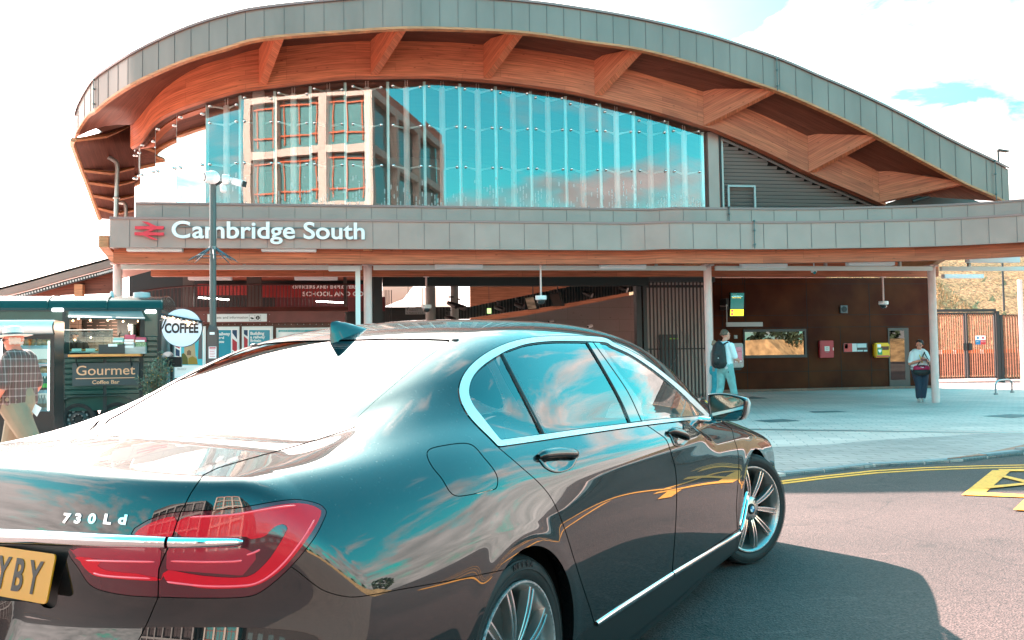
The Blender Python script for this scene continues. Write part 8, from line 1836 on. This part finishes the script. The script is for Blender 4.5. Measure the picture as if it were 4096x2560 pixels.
# -- man in a hat walking left in front of the fridge
d_ = 9.4; hp = atD(52, 1325, d_); ang = math.radians(168)
def hat_hair(r_, J):
    c = J['head']; fw = J['face'].normalized(); mb = MB(); rt = fw.cross(Vector((0, 0, 1)))
    for k in range(7): a = math.radians(95+k*28); d = fw*math.cos(a)+rt*math.sin(a)*.85; mb.ball(c+d*.080+Vector((0, 0, .012)), .028, 7); mb.ball(c+d*.078-Vector((0, 0, .025)), .024, 7)
    fuse('hair', mb, mat('hair_white', (.62, .48, .40), rough=.8), r_, .008, 1)
    mb = MB(); mb.lathe([(.001, .155), (.055, .150), (.082, .142), (.092, .115), (.098, .055), (.102, .052)], n=32); hb = mat('hat_straw', (.78, .68, .60), rough=.8, noise=(60, .12)); h = empty('hat', c+Vector((0, 0, .0)), 0, r_); h.rotation_euler = (0, .04, 0); mb.build('crown', hb, h, smooth=60)
    mb = MB(); mb.lathe([(.095, .052), (.14, .050), (.178, .058), (.180, .052), (.14, .042), (.095, .044)], n=36); mb.v = [(x*1.08, y*.92, z) for x, y, z in mb.v]; mb.build('brim', hb, h, smooth=60); mb = MB(); mb.lathe([(.0995, .056), (.0965, .082)], n=32); mb.build('band', mat('hat_band', (.13, .11, .11), rough=.7), h, smooth=True)
    mb = MB(); rt = fw.cross(Vector((0, 0, 1)))
    for k in (-1, 1): mb.ball(c+fw*.088+rt*.034*k+Vector((0, 0, .006)), (.012, .022, .018), 8); mb.tube([c+fw*.085+rt*.052*k+Vector((0, 0, .008)), c+rt*.082*k+Vector((0, 0, .012))], .003, n=5)
    mb.build('sunglasses', mat('shades', (.01, .01, .012), rough=.1, coat=1), r_, smooth=True)
    # watch, paper in the back pocket
    w_ = J['elL'].lerp(J['wrL'], .86); dd = (J['wrL']-J['elL']).normalized(); mb = MB(); mb.tube([w_-dd*.012, w_+dd*.012], .036, n=14); mb.build('watch', mat('watch_black', (.015, .015, .015), rough=.3), r_, smooth=50)
Jm = dict(head=(.045, 0, 1.585), face=(1, .10, -.03), neck=(.0, 0, 1.45), shL=(-.02, .19, 1.36), shR=(-.02, -.19, 1.36), elL=(-.02, .30, 1.08), elR=(-.06, -.28, 1.10), wrL=(.14, .23, .915), wrR=(.08, -.26, .90), hdL=(.5, -.35, -.6), hdR=(.3, .1, -1), hipL=(.0, .10, .93), hipR=(.0, -.10, .93), knL=(-.22, .10, .54), knR=(.12, -.10, .50), anL=(-.58, .10, .26), anR=(.14, -.10, .09), toL=(-.50, .11, .13), toR=(.29, -.11, .03))
standing('person', 'man in a pale straw hat and plaid shirt walking left past the fridge', (hp.x+.045, hp.y, 0), ang, Jm, SKIN1, plaid(), mat('chino_khaki', (.25, .19, .125), rough=.85, noise=(5, .1)), mat('shoe_brown', (.12, .08, .06), rough=.6), hat_hair, scale=1.0, sleeves=.5, wide_=1.22)
pp = Vector((hp.x+.31, hp.y-.17, .86)); mb = MB(); mb.prism([(-.08, .06, -.02), (-.04, .04, .06), (.035, 0, .02), (-.01, 0, -.07)], (0, .004, .0)); tag(mb.build('folded_paper', mat('paper_white', (.78, .8, .78), rough=.6), None, loc=pp), 'white folded paper sticking out behind the man in the hat', 'paper')
# -- man with the rucksack and the companion just beyond him
def pack_hair(r_, J):
    hair_cap(mat('hair_brown', (.13, .075, .05), rough=.7, noise=(30, .3)), low=-.045)(r_, J)
def place(px, py, Z=0): p = atZ(px, py, Z); return (p.x, p.y, PAVE_Z)
Jp = dict(head=(.05, 0, 1.70), face=(.85, -.5, 0), neck=(.0, 0, 1.55), shL=(-.01, .19, 1.46), shR=(-.01, -.19, 1.46), elL=(-.02, .24, 1.16), elR=(.06, -.25, 1.17), wrL=(.16, .18, 1.06), wrR=(.26, -.17, 1.13), hdR=(.8, .5, .1), hdL=(.8, -.3, 0), hipL=(0, .095, .97), hipR=(0, -.095, .97), knL=(-.06, .095, .52), knR=(.14, -.095, .52), anL=(-.26, .10, .12), anR=(.26, -.10, .09), toL=(-.14, .10, .04), toR=(.41, -.11, .035))
pm_ = place(2905, 1652); rzp = math.radians(28)
jean = mat('denim_pale', (.20, .38, .37), rough=.85, noise=(7, .22)); jean2 = mat('denim_teal', (.04, .27, .31), rough=.85, noise=(7, .2)); white = mat('cotton_white', (.74, .76, .76), rough=.85)
standing('person', 'young man in white T-shirt and pale jeans wearing a black rucksack, walking right', pm_, rzp, Jp, SKIN2, white, jean, mat('trainer_white', (.55, .55, .53), rough=.6), pack_hair, scale=1.03, sleeves=.48)
def rucksack(loc, rz):
    r_ = empty('rucksack', loc, rz); tag(r_, 'black rucksack on the back of the young man in the white T-shirt', 'rucksack'); bk = mat('nylon_black', (.018, .018, .018), rough=.6, noise=(12, .3)); mb = MB(); limb(mb, [(0, 0, -.20), (-.02, 0, 0), (.0, 0, .20)], [.13, .145, .11]); limb(mb, [(0, -.07, -.20), (0, -.06, .16)], [.12, .10]); limb(mb, [(0, .07, -.20), (0, .06, .16)], [.12, .10]); fuse('bag', mb, bk, r_, .012, 3)
    mb = MB(); limb(mb, [(-.10, 0, -.16), (-.10, 0, .02)], [.09, .08]); fuse('front_pocket', mb, bk, r_, .012, 2)
    for s_ in (-1, 1): mb = MB(); mb.tube([(.06, s_*.10, .24), (.15, s_*.13, .28), (.26, s_*.13, .16), (.22, s_*.15, -.06), (.08, s_*.13, -.22)], [.018, .022, .022, .014, .012], n=8); mb.build('strap', bk, r_, smooth=True)
    mb = MB(); mb.tube([(.02, -.04, .28), (.0, 0, .34), (.02, .04, .28)], .010, n=6); mb.build('grab_handle', bk, r_, smooth=True); mb = MB(); mb.tube([(.05, -.12, -.1), (.14, -.15, -.30), (.13, -.15, -.42)], .008, n=6); mb.build('strap', bk, r_); mb = MB(); mb.ball((-.12, -.08, -.08), .016, 8); mb.build('badge', mat('sole_white', ()), r_, smooth=True)
c_, s_ = math.cos(rzp), math.sin(rzp); bx = -.20*1.03
rucksack((pm_[0]+bx*c_, pm_[1]+bx*s_, PAVE_Z+1.27*1.03), rzp)
Jq = dict(Jp); Jq.update(face=(.9, .4, 0), knL=(.12, .095, .52), knR=(-.06, -.095, .52), anL=(.22, .1, .09), anR=(-.26, -.1, .12), toL=(.37, .11, .035), toR=(-.14, -.1, .04), head=(.04, 0, 1.66))
cp_ = place(2893, 1640); standing('person', 'companion in darker teal jeans almost hidden beyond the young man with the rucksack', (cp_[0]-.05, cp_[1]+.45, PAVE_Z), rzp, Jq, SKIN3, mat('shirt_dusty', (.30, .22, .20), rough=.85), jean2, mat('trainer_white', ()), hair_cap(mat('hair_fair', (.30, .17, .11), rough=.7), low=-.04), scale=.93, sleeves=.48)
# -- woman leaning by the column
def w_hair(r_, J):
    hm = mat('hair_dark', (.025, .014, .012), rough=.5); hair_cap(hm, low=-.035)(r_, J); c = J['head']; mb = MB(); mb.ball(c+Vector((-.10, 0, .05)), .035, 8); mb.build('hair_bun', hm, r_, smooth=True)
    ch = (J['shL']+J['shR'])/2; lan = MB(); lan.tube([J['neck']+Vector((.05, .06, .0)), ch+Vector((.135, .04, -.08)), ch+Vector((.15, .01, -.24))], .011, n=6); lan.tube([J['neck']+Vector((.05, -.06, .0)), ch+Vector((.135, -.03, -.08)), ch+Vector((.15, .01, -.24))], .011, n=6); lan.build('lanyard', mat('lanyard_yellow', (.75, .48, .02), rough=.6), r_)
Jw = dict(head=(.02, 0, 1.455), face=(.85, -.52, -.10), neck=(-.01, 0, 1.32), shL=(-.03, .165, 1.24), shR=(-.03, -.165, 1.24), elL=(.03, .26, .98), elR=(.03, -.26, .98), wrL=(.22, .07, 1.07), wrR=(.22, -.08, 1.06), hdL=(.3, -.8, .25), hdR=(.3, .8, .25), pnL=(-.5, 0, .8), pnR=(-.5, 0, .8), hipL=(0, .095, .84), hipR=(0, -.095, .84), knL=(.05, .075, .46), knR=(.04, -.06, .46), anL=(.05, .02, .10), anR=(.02, -.05, .10), toL=(.19, .0, .035), toR=(.17, -.07, .035), curl=(.75, 0, 0))
wp = place(3684, 1612); wrz = math.radians(-100)
standing('person', 'woman in white T-shirt and wide navy trousers looking aside beside the right-hand column', wp, wrz, Jw, SKIN2, white, mat('trouser_navy', (.028, .040, .065), rough=.85), mat('trainer_pale', (.50, .49, .46), rough=.6), w_hair, scale=1.02, sleeves=.46, wide_=1.15)
cw, sw = math.cos(wrz), math.sin(wrz)
def wl(x, y, z): return (wp[0]+x*cw-y*sw, wp[1]+x*sw+y*cw, wp[2]+z)
mb = MB(); mb.box((0, 0, 0), (.012, .15, .075)); tag(mb.build('phone', mat('phone_dark', (.25, .08, .07), rough=.3), None, bevel=.006, loc=wl(.29, -.005, 1.10), rot=(0, -.5, wrz)), 'phone held in both hands by the woman at the column', 'phone')
bg = empty('shoulder_bag', wl(.19, -.04, .86), wrz); tag(bg, 'crimson and black holdall slung across the woman by the column', 'bag'); mb = MB(); limb(mb, [(0, -.15, -.07), (.01, 0, -.08), (0, .15, -.07)], [.085, .095, .085]); fuse('bag_base', mb, mat('nylon_black', ()), bg, .012, 2)
mb = MB(); limb(mb, [(0, -.14, .02), (.0, 0, .025), (0, .14, .02)], [.078, .085, .078]); fuse('bag_top', mb, mat('bag_crimson', (.42, .008, .06), rough=.6), bg, .012, 2)
mb = MB(); sw_ = [(-.05, .016), (-.035, .0), (-.01, -.004), (.07, .030), (-.005, .012), (-.03, .010)]; mb.prism([(.089, -a-.02, b+.035) for a, b in sw_], (.004, 0, 0)); mb.build('emblem', white, bg)
mb = MB(); mb.tube([(.06, .06, .02), (.09, .03, .10), (.06, -.06, .09), (.05, -.13, .03)], .013, n=6); mb.tube([(-.02, .16, .0), (-.02, .20, .22), (-.10, .12, .44)], .012, n=6); mb.tube([(-.02, -.16, .0), (-.03, .02, .26), (-.10, .14, .44)], .014, n=6); mb.build('strap', mat('nylon_black', ()), bg, smooth=True)
mb = MB(); limb(mb, [(0, 0, .12), (0, 0, -.16)], [.09, .12]); bp_ = fuse('black_rucksack', mb, mat('nylon_black', ()), None, .012, 2); bp_.location = wl(-.20, .06, 1.05); tag(bp_, 'black rucksack behind the woman, between her and the column', 'rucksack')
# -- server in the trailer, mostly hidden by the hatch
bx_, bz_ = TR.pix(*K6(225, 600), .75); q = on_trailer(bx_, .75, .0); Jb = dict(Jp); Jb.update(head=(.04, 0, 1.66), elL=(.05, .24, 1.16), wrL=(.25, .2, 1.02), knL=(.02, .095, .52), knR=(.02, -.095, .52), anL=(0, .1, .1), anR=(0, -.1, .1), toL=(.14, .1, .035), toR=(.14, -.1, .035), face=(1, 0, -.1))
standing('person', 'server in a black T-shirt turned away inside the trailer hatch', (q.x, q.y, .22), TR.a+math.radians(100), Jb, SKIN3, mat('cotton_black', (.012, .012, .014), rough=.85), mat('cotton_black', ()), mat('shoe_brown', ()), hair_cap(mat('hair_dark', ()), low=-.04), scale=1.0, sleeves=.5)
# ---------------------------------------------------------------- what stands behind the camera and shows in glass and paint
def block(name, label, x0, x1, y0, y1, h, floors, bays, frame_m, glass_m, trim_m, rz=0.0):
    r_ = empty(name, ((x0+x1)/2, y1, 0), rz); tag(r_, label, 'building'); W_ = x1-x0; D = y1-y0; fh = h/floors
    mb = MB(); mb.b2(-W_/2+.4, W_/2-.4, -D+.4, -.4, 0, h-.3); mb.build('wall', glass_m, r_)
    mb = MB(); bw = W_/bays
    for k in range(bays+1): x = -W_/2+k*bw; mb.box((x, 0, h/2), (.75, .7, h))
    for k in range(1, floors+1): mb.box((0, 0.02, k*fh-.35), (W_, .6, .75))
    nb_ = max(2, int(D/6))
    for k in range(1, nb_+1):
        for sx in (-W_/2, W_/2): mb.box((sx, -D*k/nb_, h/2), (.7, .75, h))
    for k in range(1, floors+1):
        for sx in (-W_/2, W_/2): mb.box((sx, -D/2, k*fh-.35), (.6, D, .7))
    mb.build('facade_grid', frame_m, r_)
    for f in range(floors):
        mb = MB()
        for k in range(bays):
            x = -W_/2+(k+.5)*bw
            for q in (-.33, 0, .33): mb.box((x+q*bw, -.30, f*fh+fh/2), (.10, .12, fh-.9))
            for zz in (.25, .78): mb.box((x, -.26, f*fh+fh*zz), (bw-.8, .10, .14))
        mb.build('window_frames', trim_m, r_)
    mb = MB(); mb.b2(-W_/2-.2, W_/2+.2, -D, .3, h, h+.9); mb.build('parapet', trim_m, r_)
orange = mat('louvre_orange', (.60, .13, .045), rough=.5)
block('office_building', 'cream framed office block with orange trim reflected in the station glass', -13.0, 1.2, -63, -40.5, 26.5, 5, 3, mat('frame_cream', (.62, .50, .42), rough=.6), mat('office_glass', (.06, .24, .24), rough=.08, spec=.8), orange, rz=.36)
block('brick_building', 'brown clad block with pale bands standing left of the office block', -50, -17, -66, -40, 21, 4, 6, mat('band_pale', (.30, .26, .24), rough=.6), mat('brown_clad', (.07, .045, .042), rough=.5), mat('dark_trim', (.03, .02, .02), rough=.5))
# low brown bank, hedge line and roofs to the right and behind
mb = MB(); rg = random.Random(8)
pts = [(60+30*math.cos(a), -20+52*math.sin(a)) for a in np.linspace(-2.2, .6, 30)]
for (x0, y0), (x1, y1) in zip(pts, pts[1:]): mb.prism([(x0, y0, 0), (x0+7, y0-2, 3.2), (x0+16, y0-4, 3.6), (x0+20, y0-4, 0)], (x1-x0, y1-y0, 0))
o = mb.build('embankment', mat('bank_brown', (.46, .27, .12), rough=.9, noise=(.8, .5))); tag(o, kind='structure')
def bush(x, y, h, w_, lb):
    r_ = empty('tree', (x, y, 0), rg.uniform(0, 6)); tag(r_, lb, 'tree', 'trees behind the camera'); mb = MB(); mb.tube([(0, 0, 0), (.1, 0, h*.5), (0, .1, h*.8)], [w_*.06, w_*.045, .05], n=8)
    for k in range(4): a = k*1.6; mb.tube([(0, 0, h*.4), (w_*.3*math.cos(a), w_*.3*math.sin(a), h*.7)], [.08, .03], n=5)
    mb.build('trunk', mat('bark', (.09, .065, .05), rough=.9), r_); lf = MB()
    for k in range(420):
        a = rg.uniform(0, 6.28); v = rg.uniform(-1, 1); q = rg.uniform(.6, 1.0)**.5; R_ = w_*.5*math.sqrt(max(0, 1-v*v))*q; c = Vector((R_*math.cos(a), R_*math.sin(a), h*.62+v*h*.38)); c += Vector((rg.gauss(0, .2), rg.gauss(0, .2), rg.gauss(0, .2))); s_ = rg.uniform(.25, .6); n1 = Vector((rg.gauss(0, 1), rg.gauss(0, 1), rg.gauss(0, 1))).normalized(); n2 = n1.orthogonal().normalized(); lf.cur = rg.randint(0, 1); lf.face([c+n1*s_, c+n2*s_, c-n1*s_, c-n2*s_])
    lf.build('crown', [mat('foliage_dark', (.035, .055, .030), rough=.8), mat('foliage_mid', (.065, .09, .045), rough=.8)], r_)
k = 0
words = ('round', 'broad', 'narrow', 'tall', 'low', 'spreading', 'small', 'full', 'slim')
for a in np.linspace(-2.0, .5, 9): bush(78+34*math.cos(a), -20+60*math.sin(a), rg.uniform(5, 8.5), rg.uniform(5, 8), '%s dark tree on the bank behind the camera, seen only as a reflection' % words[k]); k += 1
# a long low shed on that side, and kerbs and lines of the far lane
r_ = empty('shed_building', (20, -46, 0), .25); tag(r_, 'long low brown shed behind the camera, seen only reflected in the car doors', 'building'); mb = MB(); mb.b2(-16, 16, -6, 6, 0, 4.2); mb.build('wall', mat('shed_wall', (.05, .038, .034), rough=.7), r_); mb = MB(); mb.prism([(-16.5, -6.5, 4.2), (-16.5, 6.5, 4.2), (-16.5, 0, 5.8)], (33, 0, 0)); mb.build('roof', mat('shed_roof', (.10, .09, .085), rough=.6), r_)
for k in range(8): mb = MB(); mb.b2(-14+k*3.7, -12.2+k*3.7, 6.01, 6.05, 1.4, 3.0); mb.build('window', mat('shed_window', (.10, .14, .14), rough=.1), r_)
